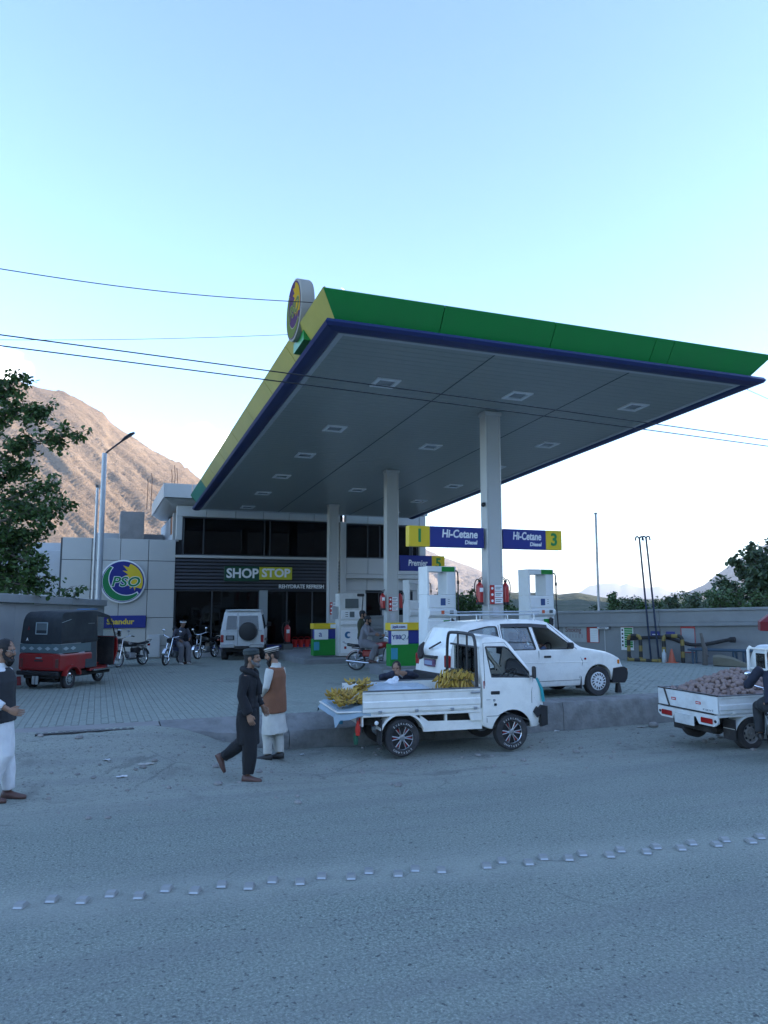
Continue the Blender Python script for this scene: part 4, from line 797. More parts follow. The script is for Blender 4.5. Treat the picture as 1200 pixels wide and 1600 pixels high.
# red parasol at the right edge, mostly outside the frame
pa = thing('parasol', 'dark red parasol with white edge lettering at the right frame edge', 'parasol', px_at(1262, 1040, 19.5)); pa.location.z = .3
mb = MB(); rings = []
for r0, z in ((.03, 2.05), (.6, 1.85), (1.15, 1.45), (1.16, 1.22)): rings.append([(r0 * cos(2 * pi * k / 8), r0 * sin(2 * pi * k / 8), z) for k in range(8)])
mb.loft(rings, cap=False); mb.build('canopy_cloth', M('parasol_red', (.20, .008, .015), .7), pa, 20); mb = MB(); mb.tube([(0, 0, -.1), (0, 0, 2.1)], .02, 8); mb.build('pole', steel, pa); text('F', .16, pa, (-.98, -.66, 1.33), (R(90), 0, R(-52)), white_ink, offset=.004)
# ---------------------------------------------------------------- overhead cables
cab = M('cable_black', (.015, .015, .018), .6)
def cable(label, a, b, sag, r_=.0075):
    m_ = MB(); m_.tube(hose_pts(a, b, sag, 24), r_, 6); o = m_.build('overhead_cable', cab); tag(o, label, 'cable', 'overhead cables strung along the road')
cable('overhead cable running to the round drum sign on the canopy roof', px_at(-120, 400, 10), px_at(494, 473, 13.6), .12)
cable('faint thin overhead cable passing behind the gold canopy edge', px_at(-120, 530, 22), px_at(470, 522, 26), .1, .008)
cable('upper one of two cables crossing in front of the canopy soffit', px_at(-150, 503, 7.6), px_at(1330, 706, 12.6), -.02)
cable('lower one of two cables crossing in front of the canopy soffit', px_at(-150, 521, 7.7), px_at(1330, 715, 12.7), -.02)
cable('short thin cable behind the right end of the canopy', px_at(1140, 596, 24), px_at(1330, 676, 24), .05, .008)
# the thin crescent moon
mb = MB(); mb.prism(arc((0, 0), 1, -95, 85, 20) + arc((-.45, .04), 1.08, 62, -68, 20), -.1, .1, 'xz'); m, t_, n_, l_, b_ = nodes_of('moon_glow'); b_.inputs['Base Color'].default_value = (.6, .6, .6, 1); b_.inputs['Emission Color'].default_value = (.95, .98, 1, 1); b_.inputs['Emission Strength'].default_value = .27
mo = mb.build('moon', m); mo.location = px_at(533.5, 455, 18000); mo.scale = (82, 82, 82); mo.rotation_euler = (R(0), R(-12), 0); tag(mo, 'thin pale crescent moon just above the canopy corner', 'moon')
# ================================================================ VEHICLES
def round_poly(poly, rr, n=4):
    out = []; m = len(poly)
    for i in range(m):
        p, a, b = Vector(poly[i][:2]), Vector(poly[i - 1][:2]), Vector(poly[(i + 1) % m][:2]); r_ = poly[i][2] if len(poly[i]) > 2 else rr
        da, db = (a - p), (b - p); k = min(r_, da.length * .45, db.length * .45); A, B_ = p + da.normalized() * k, p + db.normalized() * k
        for j in range(n + 1): t = j / n; out.append(tuple((1 - t) ** 2 * A + 2 * t * (1 - t) * p + t * t * B_))
    return out
def offset_poly(poly, e):
    xs, zs = [p[0] for p in poly], [p[1] for p in poly]; cx, cz = (min(xs) + max(xs)) / 2, (min(zs) + max(zs)) / 2; kx, kz = 1 - 2 * e / (max(xs) - min(xs)), 1 - 2 * e / (max(zs) - min(zs))
    return [(cx + (x - cx) * kx, cz + (z - cz) * kz) for x, z in poly]
def side_body(poly, hw, fr=None, shrink=0):
    """closed body from stations along x: floor, rounded sides that follow hw(x, z), roof"""
    if shrink: poly = offset_poly(poly, shrink)
    xs = [p[0] for p in poly]; x0, x1 = min(xs), max(xs); e = 1e-4; st = sorted(set([round(min(max(x, x0 + e), x1 - e), 4) for x in xs] + [x0 + (x1 - x0) * (i + .5) / 26 for i in range(26)]))
    st = [x for i, x in enumerate(st) if i == 0 or x - st[i - 1] > 5e-4]; rings = []; m = len(poly)
    for x in st:
        zs = []
        for i in range(m):
            (xa, za), (xb, zb_) = poly[i], poly[(i + 1) % m]
            if (xa - x) * (xb - x) <= 0 and abs(xa - xb) > 1e-9: zs.append(za + (zb_ - za) * (x - xa) / (xb - xa))
        za, zb_ = min(zs), max(zs); H_ = max(zb_ - za, .004); q = min(.04, H_ * .2); half = [(0, za), (.90, za), (.985, za + q * .3)] + [(1, za + q + (H_ - 2 * q) * k / 9) for k in range(10)] + [(.985, zb_ - q * .35), (.93, zb_ - q * .05), (.5, zb_ + .004), (0, zb_ + .006)]
        R_ = [((hw(x, z) - shrink) * f, z) for f, z in half]; rings.append([(x, -y, z) for y, z in R_] + [(x, y, z) for y, z in reversed(R_[1:-1])])
    m_ = MB(); m_.loft(rings); return m_
def cyl_y(x, z, r_, y0, y1, n=28): m_ = MB(); m_.lathe([(r_, y0), (r_, y1)], n, 'y', (x, 0, z)); return m_.mesh('c', [])
def pr(poly, y0, y1): m_ = MB(); m_.prism(poly, y0, y1, 'xz'); return m_.mesh('c', [])
def pane(poly, hw, sg, inset, mat, name, par):
    a = [(x, sg * (hw(x, z) - inset), z) for x, z in poly]; b = [(x, sg * (hw(x, z) - inset - .006), z) for x, z in poly]; n = len(poly); m_ = MB()
    m_.add(a + b, [tuple(range(n)), tuple(range(2 * n - 1, n - 1, -1))] + [(i, (i + 1) % n, n + (i + 1) % n, n + i) for i in range(n)]); return m_.build(name, mat, par)
def strip(pts, hw, sg, r_, mat, name, par, out=0.0): m_ = MB(); m_.tube([(x, sg * (hw(x, z) + out), z) for x, z in pts], r_, 6); return m_.build(name, mat, par)
def tyre_mesh(r_, w, rim):
    m_ = MB(); P = [(rim, -w * .42), (rim + .01, -w * .46), (r_ * .86, -w * .5), (r_ * .95, -w * .47), (r_, -w * .36), (r_ * 1.003, -w * .12), (r_ * .985, -w * .10), (r_ * .985, w * .10), (r_ * 1.003, w * .12), (r_, w * .36), (r_ * .95, w * .47), (r_ * .86, w * .5), (rim + .01, w * .46), (rim, w * .42), (rim, -w * .42)]
    m_.lathe(P, 36, 'y', cap=False); return m_
alloy_red = M('alloy_red', (.28, .012, .015), .4); rim_dark = M('rim_dark', (.03, .03, .032), .5, .3); white_cap = M('white_wheel_cover', (.62, .64, .65), .35)
def wheel(par, loc, r_, w, style, sg=-1, lettering=None):
    rim = r_ * (.62 if style in ('alloy', 'cover') else .6); t = tyre_mesh(r_, w, rim).build('wheel', rubber, par); t.location = loc
    y = sg * w * .40; m_ = MB()
    if style == 'alloy':
        m_.lathe([(rim, -w * .42), (rim * .96, y * .9), (rim, y), (rim * 1.03, y), (rim * 1.03, -w * .42)], 36, 'y', cap=False); m_.lathe([(rim * .94, y * .35), (.02, y * .3)], 24, 'y'); rb = m_.build('rim', chrome, t)
        s = MB()
        for k in range(6):
            for dd in (-.13, .13):
                a = 2 * pi * k / 6; p0 = (cos(a + dd * .9) * rim * .22, sin(a + dd * .9) * rim * .22); p1 = (cos(a + dd * 1.35) * rim * .97, sin(a + dd * 1.35) * rim * .97); s.tube([(p0[0], y * .72, p0[1]), (p1[0], y * .9, p1[1])], .0085, 6)
        s.lathe([(rim * .3, y * .5), (rim * .28, y * .8), (rim * .1, y * .95), (.01, y * .95)], 18, 'y'); s.build('spoke_set', M('spoke_metal', (.36, .37, .38), .3, .8), t)
        s = MB(); s.lathe([(rim * .93, y * .40), (rim * .3, y * .42)], 30, 'y'); s.build('rim_back', rim_dark, t); s = MB()
        for k in range(6): a = 2 * pi * k / 6; s.box(0, 0, 0, 0, 0, 0) if False else s.tube([(cos(a) * rim * .5, y * .5, sin(a) * rim * .5), (cos(a) * rim * .86, y * .6, sin(a) * rim * .86)], .016, 6)
        s.build('red_accents', alloy_red, t)
    elif style == 'cover':
        m_.lathe([(rim * 1.02, y * 1.02), (rim * .9, y * 1.12), (rim * .45, y * 1.25), (.01, y * 1.2)], 36, 'y'); m_.build('wheel_cover', white_cap, t); s = MB()
        for k in range(16):
            a = 2 * pi * k / 16; b = a + .12; s.tube([(cos(a) * rim * .62, y * 1.215, sin(a) * rim * .62), (cos(b) * rim * .86, y * 1.145, sin(b) * rim * .86)], [.012, .018], 5)
        for k in range(4): a = 2 * pi * k / 4 + .4; s.ball((cos(a) * rim * .26, y * 1.24, sin(a) * rim * .26), .017, 8, 5)
        s.build('slots', rim_dark, t)
    elif style == 'steel':
        m_.lathe([(rim * 1.02, y * 1.05), (rim * .94, y * .98), (rim * .86, y * .55), (rim * .7, y * .5), (rim * .5, y * .8), (rim * .3, y * .75), (rim * .27, y * 1.1), (.01, y * 1.12)], 30, 'y', cap=False); m_.build('rim', M('steel_rim', (.24, .24, .235), .5, .5, dirt=(.12, .1, .08), dirta=.6, dscale=9), t); s = MB()
        for k in range(8): a = 2 * pi * k / 8; s.ball((cos(a) * rim * .66, y * .54, sin(a) * rim * .66), (.024, .01, .024), 8, 5)
        s.build('holes', rim_dark, t)
    else:
        m_.lathe([(rim * 1.05, y * 1.05), (rim * .85, y * 1.2), (rim * .4, y * 1.3), (.01, y * 1.35)], 30, 'y'); m_.build('wheel_cover', chrome, t); s = MB()
        for k in range(10): a = 2 * pi * k / 10; s.ball((cos(a) * rim * .66, y * 1.24, sin(a) * rim * .66), (.016, .012, .026), 8, 5)
        s.build('slots', rim_dark, t)
    if lettering:
        for wd, ca in ((lettering[0], pi / 2), (lettering[1], -pi / 2)):
            n = len(wd); rr = (rim + r_ * .94) / 2
            for i, ch in enumerate(wd):
                if ch == ' ': continue
                a = ca - sg * -1 * (i - (n - 1) / 2) * .195; o = text(ch, r_ * .165, t, (cos(a) * rr, sg * (w * .49), sin(a) * rr), (0, 0, 0), white_ink, 'tyre_lettering', offset=-.001, ext=.003)
                o.rotation_euler = Matrix(((sin(a), 0, cos(a)), (0, 0, 0), (-cos(a), 0, sin(a)))).to_4x4().to_euler() if False else (R(90), -(a - pi / 2), 0)
                o.rotation_euler = (Matrix.Rotation(-(a - pi / 2), 4, 'Y') @ Matrix.Rotation(R(90), 4, 'X')).to_euler()
    return t
lamp_red = M('lamp_red', (.30, .01, .01), .2, coat=.6); lamp_amber = M('lamp_amber', (.55, .16, .01), .25, coat=.5); lamp_clear = M('lamp_clear', (.45, .5, .52), .12, coat=.8); under = M('underbody', (.025, .025, .025), .9, dirt=(.09, .08, .07), dirta=.6, dscale=4); seat_c = M('car_seat', (.13, .125, .12), .9)
def Bo(nm, a, mat, par, bev=.008): m_ = MB(); m_.box(*a, bev=bev); return m_.build(nm, mat, par)
# ---------------------------------------------------------------- small pickups
def pickup(name, label, loc, rz, first):
    r_ = thing(name, label, 'pickup truck', loc, rz); body = white_paint if first else old_white; wr = .283 if first else .268
    hwc = lambda x, z: .70 - .13 * max(0, (z - 1.05) / .8) - .03 * max(0, (.5 - z) / .2) - .10 * max(0, (x - 2.2) / .3)
    prof = round_poly([(1.36, .40, .03), (1.34, 1.62, .12), (1.42, 1.83, .1), (1.70, 1.835, .2), (1.86, 1.76, .12), (2.36, 1.12, .12), (2.46, .95, .1), (2.49, .72, .1), (2.49, .44, .08), (2.38, .34, .05), (1.5, .34, .05)], .05)
    cabm = side_body(prof, hwc).mesh('cab', body); inner = side_body(offset_poly(prof, .035), lambda x, z: hwc(x, z) - .035).mesh('c', [])
    # the inside stays above the floor
    win = [(1.46, 1.66), (1.80, 1.655), (1.87, 1.62), (2.20, 1.24), (2.21, 1.16), (1.53, 1.18)]; ws = [(1.80, 1.74), (2.34, 1.10), (2.55, 1.3), (2.0, 1.95)]; rw = [(1.2, 1.22), (1.2, 1.66), (1.5, 1.66), (1.5, 1.22)]
    cuts = [inner, pr(win, -1, 1), pr(ws, -.52, .52), pr(rw, -.5, .5), cyl_y(1.88, wr + .01, wr + .075, -.9, -.45), cyl_y(1.88, wr + .01, wr + .075, .45, .9)]
    me = bool_cut(cabm, cuts); smooth(me, 32); cab_ = link('cab', me, r_)
    for sg in (-1, 1):
        if sg > 0 or not first: pane(win, hwc, sg, .02, gclr, 'side_window', r_)
        q = win + [win[0]]; strip(q, hwc, sg, .014, black_p, 'window_seal', r_, -.004)
        dl = [(1.43, .46), (1.40, 1.1), (1.42, 1.72), (1.80, 1.73), (2.28, 1.12), (2.24, .92), (2.24, .74)]; strip(dl, hwc, sg, .0045, M('seam_line', (.06, .06, .06), .8), 'door_seam', r_, .0005); strip([(1.42, .82), (2.30, .82)], hwc, sg, .003, MC['seam_line'], 'door_crease', r_, .0005); strip([(1.42, .56), (1.62, .56), (1.70, .6)], hwc, sg, .0045, MC['seam_line'], 'door_seam', r_, .0005)
        m_ = MB(); m_.box(1.50, 1.66, sg * .70 - .012, sg * .70 + .014, .90, .955, bev=.01); m_.build('door_handle', black_p, r_)
        m_ = MB(); m_.box(2.24, 2.29, sg * .74 - .05, sg * .74 + .05, 1.14, 1.34, bev=.02); m_.tube([(2.22, sg * .62, 1.16), (2.26, sg * .73, 1.18)], .014, 6); m_.build('side_mirror', black_p, r_)
    m_ = MB(); m_.add([(1.83, y, 1.735) for y in (-.52, .52)] + [(2.335, y, 1.115) for y in (.58, -.58)], [(0, 1, 2, 3)]); m_.add([(1.828, y, 1.73) for y in (-.52, .52)] + [(2.333, y, 1.11) for y in (.58, -.58)], [(3, 2, 1, 0)]); m_.build('windscreen', gclr, r_)
    Bo('rear_window', (1.345, 1.352, -.5, .5, 1.22, 1.66), gclr, r_, 0)
    # inside: floor, seats, dashboard, steering wheel
    Bo('cab_floor', (1.40, 2.3, -.62, .62, .36, .42), under, r_)
    for y in (-.36, .34): m_ = MB(); m_.box(1.42, 1.85, y - .23, y + .23, .72, .88, bev=.05); m_.M = Matrix(); m_.box(1.40, 1.53, y - .23, y + .23, .86, 1.34, bev=.05); m_.build('seat', seat_c, r_)
    m_ = MB(); m_.box(2.05, 2.3, -.6, .6, .82, 1.10, bev=.05); m_.build('dashboard', M('dash_grey', (.07, .07, .075), .8), r_)
    m_ = MB(); ax = Matrix.Translation((1.98, -.34, 1.16)) @ Matrix.Rotation(R(-38), 4, 'Y'); m_.M = ax; P = [(.18 * cos(a * pi / 10), .18 * sin(a * pi / 10), 0) for a in range(21)]; m_.tube(P, .014, 6); m_.tube([(-.17, 0, 0), (.17, 0, 0)], .012, 6); m_.tube([(0, 0, 0), (0, 0, -.25)], .02, 6); m_.build('steering_wheel', black_p, r_)
    # front
    m_ = MB(); m_.box(2.38, 2.52, -.66, .66, .38, .54, bev=.04); m_.build('bumper', black_p, r_)
    for sg in (-1, 1): Bo('headlight', (2.44, 2.497, sg * .5 - .1, sg * .5 + .1, .72, .86), lamp_clear, r_, .02)
    # load bed
    z0, z1 = .70, 1.01; T = .028
    Bo('bed_floor', (-.64, 1.31, -.68, .68, z0 - .03, z0 + .015), body, r_)
    for sg in (-1, 1):
        m_ = MB(); sec = [(0, z0), (0, z0 + .05), (.012, z0 + .07), (.012, z0 + .15), (0, z0 + .17), (0, z1 - .04), (.014, z1 - .03), (.014, z1), (-T, z1), (-T, z0)]
        m_.loft([[(x, sg * (.70 + a), z) for a, z in sec] for x in (-.65, 1.315)]); sp_ = m_.build('side_board', body, r_, 20)
        for x in (-.38, .22, .82, 1.22): Bo('hinge', (x - .03, x + .03, sg * .72 - .012, sg * .72 + .012, z0 - .02, z0 + .025), steel if first else body, sp_, .006)
        Bo('latch', (1.14, 1.30, sg * .722 - .012, sg * .722 + .012, z1 - .075, z1 - .045), steel, sp_, .005); Bo('rail', (-.65, 1.315, sg * .70 - .022, sg * .70 + .016, z1 + .002, z1 + .022), M('bed_rail', (.12, .13, .14), .5, .3), r_, .006)
    Bo('headboard', (1.30, 1.33, -.68, .68, z0, z1 + .06), body, r_)
    # underside: rails, skirts, arches, tank, axle
    for y in (-.36, .36): Bo('chassis_rail', (-.66, 1.6, y - .04, y + .04, .46, .58), under, r_)
    m_ = MB(); m_.tube([(0, -.55, wr), (0, .55, wr)], .05, 8); m_.ball((0, .08, wr), .12, 10, 8); m_.build('rear_axle', under, r_)
    Bo('spare_carrier', (.45, 1.1, -.3, .35, .3, .5), under, r_, .05)
    for sg in (-1, 1):
        m_ = MB(); m_.prism([(.36, .36), (1.36, .36), (1.36, .50), (.44, .52), (.30, .62), (.30, .50)], sg * .63 - .012, sg * .63 + .012); m_.prism([(1.16, .5), (1.35, .5), (1.35, .69), (1.10, .69)], sg * .655 - .02, sg * .655 + .02); m_.box(.72, .76, sg * .62 - .02, sg * .62 + .02, .5, .68); m_.build('side_skirt', body, r_)
        pts = [(wr + .10) * 1.0] ; m_ = MB(); o_, i_ = wr + .12, wr + .085; P = [(-.42, .68), (-.30, .68)] ; arch = [(o_ * cos(R(a)), wr + o_ * sin(R(a))) for a in range(160, 19, -14)]; arch2 = [(i_ * cos(R(a)), wr + i_ * sin(R(a))) for a in range(20, 161, 14)]
        arch = [(x, min(z, .675)) for x, z in arch]; arch2 = [(x, min(z, .655)) for x, z in arch2]; m_.prism(arch + arch2, sg * .58 - .12, sg * .58 + .12); m_.build('wheel_arch', body, r_); Bo('bed_sill', (-.65, 1.315, sg * .66 - .03, sg * .66 + .03, .625, .668), body, r_, .006)
        Bo('mudflap', (-.36, -.345, sg * .58 - .13, sg * .58 + .13, .2, .58), rubber, r_, 0)
    st = 'alloy' if first else 'steel'; tx = ('EVERLAND', 'EVERLAND') if first else None
    for x in (0, 1.88):
        wheel(r_, (x, -.60, wr), wr, .165, st, -1, tx); wheel(r_, (x, .60, wr), wr, .165, st, 1)
    return r_, hwc
TR = R(16.5); tz = -.105
truck, thw = pickup('pickup_truck', 'white pickup with bananas on its bed and white lettered tyres beside the kerb', (.27 - .60 * sin(TR), 12.1 + .60 * cos(TR), tz), TR, True)
teal = M('teal_tape', (.02, .30, .34), .4)
m_ = MB(); m_.tube([(2.365, -.615, 1.13), (2.45, -.635, .96), (2.478, -.64, .75)], .028, 6); m_.build('corner_trim', teal, truck)
m_ = MB(); m_.prism([(2.26, .60), (2.33, .68), (2.36, .64), (2.42, .70), (2.52, .68), (2.52, .38), (2.40, .35), (2.40, .56), (2.34, .5)], -.70, -.63); m_.build('bumper_guard', black_p, truck)
# hoop guard and barred rear window of the cab
m_ = MB(); hoop_ = smooth_path([(1.27, -.66, 1.02), (1.27, -.64, 1.55), (1.27, -.58, 1.80), (1.27, -.40, 1.86), (1.27, .40, 1.86), (1.27, .58, 1.80), (1.27, .64, 1.55), (1.27, .66, 1.02)], 3); m_.tube(hoop_, .028, 8); m_.build('hoop_guard', black_p, truck)
for y in (-.2, .2): m_ = MB(); m_.tube([(1.30, y, 1.22), (1.30, y, 1.84)], .018, 6); m_.build('guard_bar', black_p, truck)
for z in (1.215, 1.655): m_ = MB(); m_.tube([(1.31, -.56, z), (1.31, .56, z)], .018, 6); m_.build('guard_bar', black_p, truck)
Bo('fuel_flap', (1.555, 1.60, -.712, -.695, .72, .76), black_p, truck, .005); m_ = MB(); m_.lathe([(.02, -.71), (.022, -.70)], 10, 'y', (1.56, 0, .81)); m_.build('door_lock', steel, truck); Bo('red_marker', (1.375, 1.39, -.70, -.685, 1.0, 1.12), lamp_red, truck, 0)
# tail: lowered tailgate under a blue cloth, lamps, tassels
Bo('tailgate', (-1.06, -.66, -.67, .67, .70, .725), white_paint, truck); m_ = MB()
for y in (-.5, .5): m_.tube([(-.66, y, .98), (-.98, y, .73)], .008, 5)
m_.build('tailgate_chain', steel, truck)
Bo('rear_panel', (-.66, -.63, -.66, .66, .48, .66), white_paint, truck)
for sg in (-1, 1): Bo('tail_light', (-.685, -.655, sg * .5 - .09, sg * .5 + .09, .51, .61), lamp_red, truck, .01)
m_ = MB(); m_.ball((-.42, -.66, .53), (.035, .02, .035), 8, 6); m_.build('reflector', white_ink, truck)
for (x, y, z, mt, nm) in ((-.72, -.66, .44, M('tassel_red', (.5, .03, .02), .8), 'tassel'), (-.74, -.62, .30, M('tassel_green', (.02, .10, .06), .9), 'tassel'), (-.95, -.50, .60, M('tassel_blue', (.03, .2, .32), .8), 'tassel')):
    m_ = MB(); m_.tube([(x, y, z + .14), (x, y, z + .08), (x, y, z), (x, y, z - .08)], [.008, .03, .042, .03], 8); m_.build(nm, mt, truck)
# ---------------------------------------------------------------- potato pickup at the right
PR_ = R(19); ptruck, phw = pickup('pickup_truck', 'older white pickup heaped with potatoes at the right frame edge', (5.88 - .6 * sin(PR_), 12.42 + .6 * cos(PR_), -.07), PR_, False)
m_ = MB(); m_.box(-.685, -.655, -.70, .70, .69, 1.01, bev=.01); tg = m_.build('tailgate', old_white, ptruck); Bo('rail', (-.69, -.65, -.70, .70, 1.012, 1.035), black_p, tg, .005)
for y in (.30, -.28): Bo('sticker', (-.69, -.684, y - .055, y + .055, .82, .87), M('sticker_red', (.45, .03, .03), .5), tg, 0); Bo('sticker_band', (-.693, -.6905, y - .04, y + .04, .838, .852), white_ink, tg, 0)
m_ = MB(); m_.tube([(-.70, .52, 1.02), (-.70, .40, .70)], .014, 6); m_.tube([(-.70, .68, .69), (-.70, -.62, .69)], .012, 6); m_.build('latch_bar', black_p, tg)
text('ravi', .06, tg, (-.692, -.50, .75), (R(90), 0, R(-90)), M('faded_grey', (.2, .22, .24)), ext=.001, width=.22)
m_ = MB(); m_.prism([(-.70, .665), (.70, .665), (.70, .52), (.62, .46), (.34, .46), (.28, .58), (-.22, .58), (-.28, .46), (-.62, .46), (-.70, .52)], -.69, -.655, 'yz'); m_.build('rear_panel', old_white, ptruck)
for sg in (-1, 1): Bo('tail_light', (-.715, -.688, sg * .47 - .13, sg * .47 + .13, .50, .60), lamp_red, ptruck, .012); m_ = MB(); m_.ball((-.692, sg * .65, .56), (.008, .028, .028), 10, 6); m_.build('lamp_hole', black_p, ptruck)
Bo('number_plate', (-.72, -.705, -.20, .26, .40, .585), M('plate_pale', (.55, .58, .58), .5, dirt=(.3, .3, .3), dirta=.5, dscale=9), ptruck, .004)
m_ = MB(); m_.tube([(-.5, -.4, .34), (-.45, .4, .34)], .06, 8); m_.tube([(-.2, .2, .3), (1.2, .1, .35)], .04, 8); m_.build('exhaust', under, ptruck)
for y in (-.60, .60): m_ = MB(); m_.tube([(1.27, y, 1.02), (1.27, y, 1.72), (1.30, y * .94, 1.80)], .028, 7); m_.build('rack_post', white_paint, ptruck)
for z in (1.34, 1.76): m_ = MB(); m_.tube([(1.28, -.6, z), (1.28, .6, z)], .024, 7); m_.build('rack_bar', white_paint, ptruck)
for y in (-.2, .2): m_ = MB(); m_.tube([(1.28, y, 1.34), (1.28, y, 1.76)], .02, 7); m_.build('rack_bar', white_paint, ptruck)
ptruck.scale.z = .86
for w_ in ptruck.children:
    if w_.name.startswith('wheel') and not w_.name.startswith('wheel_'): w_.scale.z = 1 / .86; w_.location.z = .268 / .86
# ---------------------------------------------------------------- white estate car
WC = TH; wx, wy = 4.39, 15.79
wag = thing('estate_car', 'white estate car with roof rack and white slotted wheel covers at the pumps', 'car', (wx - 2.465 * cos(WC) - .72 * sin(WC), wy - 2.465 * sin(WC) + .72 * cos(WC), gz(-2.2) - .005), WC); wag.rotation_euler = (R(-1.3), 0, WC)
whw = lambda x, z: .835 - .36 * max(0, z - .93) - .05 * max(0, (.5 - z) / .3) - .14 * max(0, (x - 2.55) / .65) ** 2 - .07 * max(0, (-.45 - x) / .5) ** 2
wp2 = round_poly([(-.93, .30, .06), (-.97, .45, .06), (-.95, .62, .05), (-.90, .95, .1), (-.62, 1.44, .14), (-.40, 1.535, .2), (.5, 1.575, .4), (1.1, 1.565, .3), (1.42, 1.52, .15), (2.06, 1.0, .12), (2.75, .88, .4), (3.06, .75, .15), (3.12, .62, .06), (3.22, .52, .08), (3.22, .32, .06), (3.08, .22, .06), (-.8, .22, .06)], .06)
outer = side_body(wp2, whw, ((1, .05), (.98, .012), (.92, 0), (.5, -.008), (0, -.014))).mesh('body', white_paint)
inn = round_poly([(-.78, .62), (-.80, .92), (-.56, 1.38), (-.34, 1.475), (.5, 1.515), (1.1, 1.505), (1.38, 1.46), (1.95, .98), (1.95, .4), (-.7, .4)], .05)
inner = side_body(inn, lambda x, z: whw(x, z) - .05, ((1, .02), (.9, 0), (0, 0))).mesh('c', [])
w1 = round_poly([(-.56, .97), (-.44, 1.35), (.0, 1.435), (.20, 1.435), (.20, .97)], .05); w2 = round_poly([(.29, .97), (.29, 1.435), (.92, 1.435), (1.0, .97)], .04); w3 = round_poly([(1.08, .97), (1.01, 1.425), (1.36, 1.395), (1.86, 1.02), (1.86, .97)], .03)
cuts = [inner] + [pr(q, -1, 1) for q in (w1, w2, w3)] + [pr([(1.40, 1.48), (1.96, 1.02), (2.2, 1.2), (1.6, 1.76)], -.55, .55), pr([(-.84, 1.02), (-.62, 1.41), (-.9, 1.66), (-1.2, 1.1)], -.58, .58)] + [cyl_y(x, .30, .345, y0, y1) for x in (0, 2.465) for y0, y1 in ((-1, -.55), (.55, 1))]
me = bool_cut(outer, cuts); smooth(me, 30); link('body', me, wag)
seamm = MC['seam_line']
for sg in (-1, 1):
    pane(w1, whw, sg, .02, gclr, 'rear_quarter_window', wag); pane(w2, whw, sg, .02, gclr, 'rear_door_window', wag)
    if sg > 0: pane(w3, whw, sg, .02, gclr, 'front_door_window', wag)
    for q in (w1, w2, w3): strip(q + [q[0]], whw, sg, .011, black_p, 'window_seal', wag, -.004)
    m_ = MB(); P = [(.29, 1.465), (.7, 1.47), (1.0, 1.465), (1.36, 1.435)]; m_.loft([[(x, sg * (whw(x, z) + .03), z - .05), (x, sg * (whw(x, z) - .005), z + .02), (x, sg * (whw(x, z) - .012), z - .01)] for x, z in P]); m_.build('rain_visor', black_p, wag)
    strip([(1.04, .36), (1.05, .9), (1.02, 1.465)], whw, sg, .005, seamm, 'door_seam', wag, .001); strip([(2.0, .38), (2.08, .7), (1.94, .97), (1.4, 1.48)], whw, sg, .005, seamm, 'door_seam', wag, .001); strip([(.24, 1.465), (.25, .93), (.34, .66), (.42, .38)], whw, sg, .005, seamm, 'door_seam', wag, .001); strip([(.42, .34), (2.0, .34)], whw, sg, .005, seamm, 'door_seam', wag, .001)
    strip([(2.12, .965), (2.6, .90), (2.95, .80)], lambda x, z: whw(x, z) - .09, sg, .004, seamm, 'bonnet_seam', wag, .0); strip([(-.55, .52), (-.58, .9), (-.62, .97)], whw, sg, .004, seamm, 'panel_seam', wag, .001)
    strip([(-.85, .70), (0, .72), (2.1, .70), (2.9, .66)], whw, sg, .008, white_paint, 'side_moulding', wag, .001)
    for x in (1.16, .38): m_ = MB(); m_.box(x, x + .17, sg * .838 - .015, sg * .838 + .012, .80, .845, bev=.012); m_.build('door_handle', black_p, wag)
    m_ = MB(); m_.box(1.72, 1.80, sg * .90 - .09, sg * .90 + .09, .97, 1.10, bev=.03); m_.tube([(1.76, sg * .78, .99), (1.76, sg * .86, 1.01)], .02, 6); m_.build('side_mirror', black_p, wag)
    Bo('headlight', (2.94, 3.11, sg * .60 - .12, sg * .60 + .13, .62, .75), M('lamp_smoked', (.10, .14, .18), .08, coat=.9), wag, .03); Bo('corner_lamp', (2.90, 3.05, sg * .735 - .04, sg * .735 + .04, .62, .73), lamp_amber, wag, .02); Bo('tail_light', (-.955, -.86, sg * .70 - .09, sg * .70 + .075, .66, .90), lamp_red, wag, .02)
    m_ = MB(); m_.lathe([(.026, sg * .825), (.024, sg * .842)], 10, 'y', (2.14, 0, .76)); m_.build('side_marker', lamp_red, wag)
    Bo('mudflap', (2.03, 2.045, sg * .72 - .10, sg * .72 + .10, .16, .42), rubber, wag, 0)
for nm, P in (('windscreen', ((1.41, 1.485), (1.97, 1.022))), ('rear_window', ((-.615, 1.415), (-.845, 1.01)))):
    (xa, za), (xb, zb) = P; m_ = MB(); m_.add([(xa, -.54, za), (xa, .54, za), (xb, .58, zb), (xb, -.58, zb), (xa, -.54, za - .006), (xa, .54, za - .006), (xb, .58, zb - .006), (xb, -.58, zb - .006)], [(0, 1, 2, 3), (7, 6, 5, 4)]); m_.build(nm, gclr, wag)
m_ = MB(); m_.loft([[(x, -w_, z) for x, z, w_ in ()] or [(2.80 + .0, y, .25), (3.14, y * .96, .24), (3.21, y * .95, .32), (3.235, y * .95, .44), (3.20, y * .96, .535), (3.12, y * .98, .57), (2.84, y, .55)] for y in (-.82, -.79, .79, .82)]); m_.build('front_bumper', black_p, wag)
m_ = MB(); m_.loft([[(-.55, y, .27), (-.96, y * .97, .27), (-1.02, y * .97, .36), (-1.02, y * .97, .50), (-.94, y * .98, .56), (-.55, y, .54)] for y in (-.82, -.79, .79, .82)]); m_.build('rear_bumper', black_p, wag)
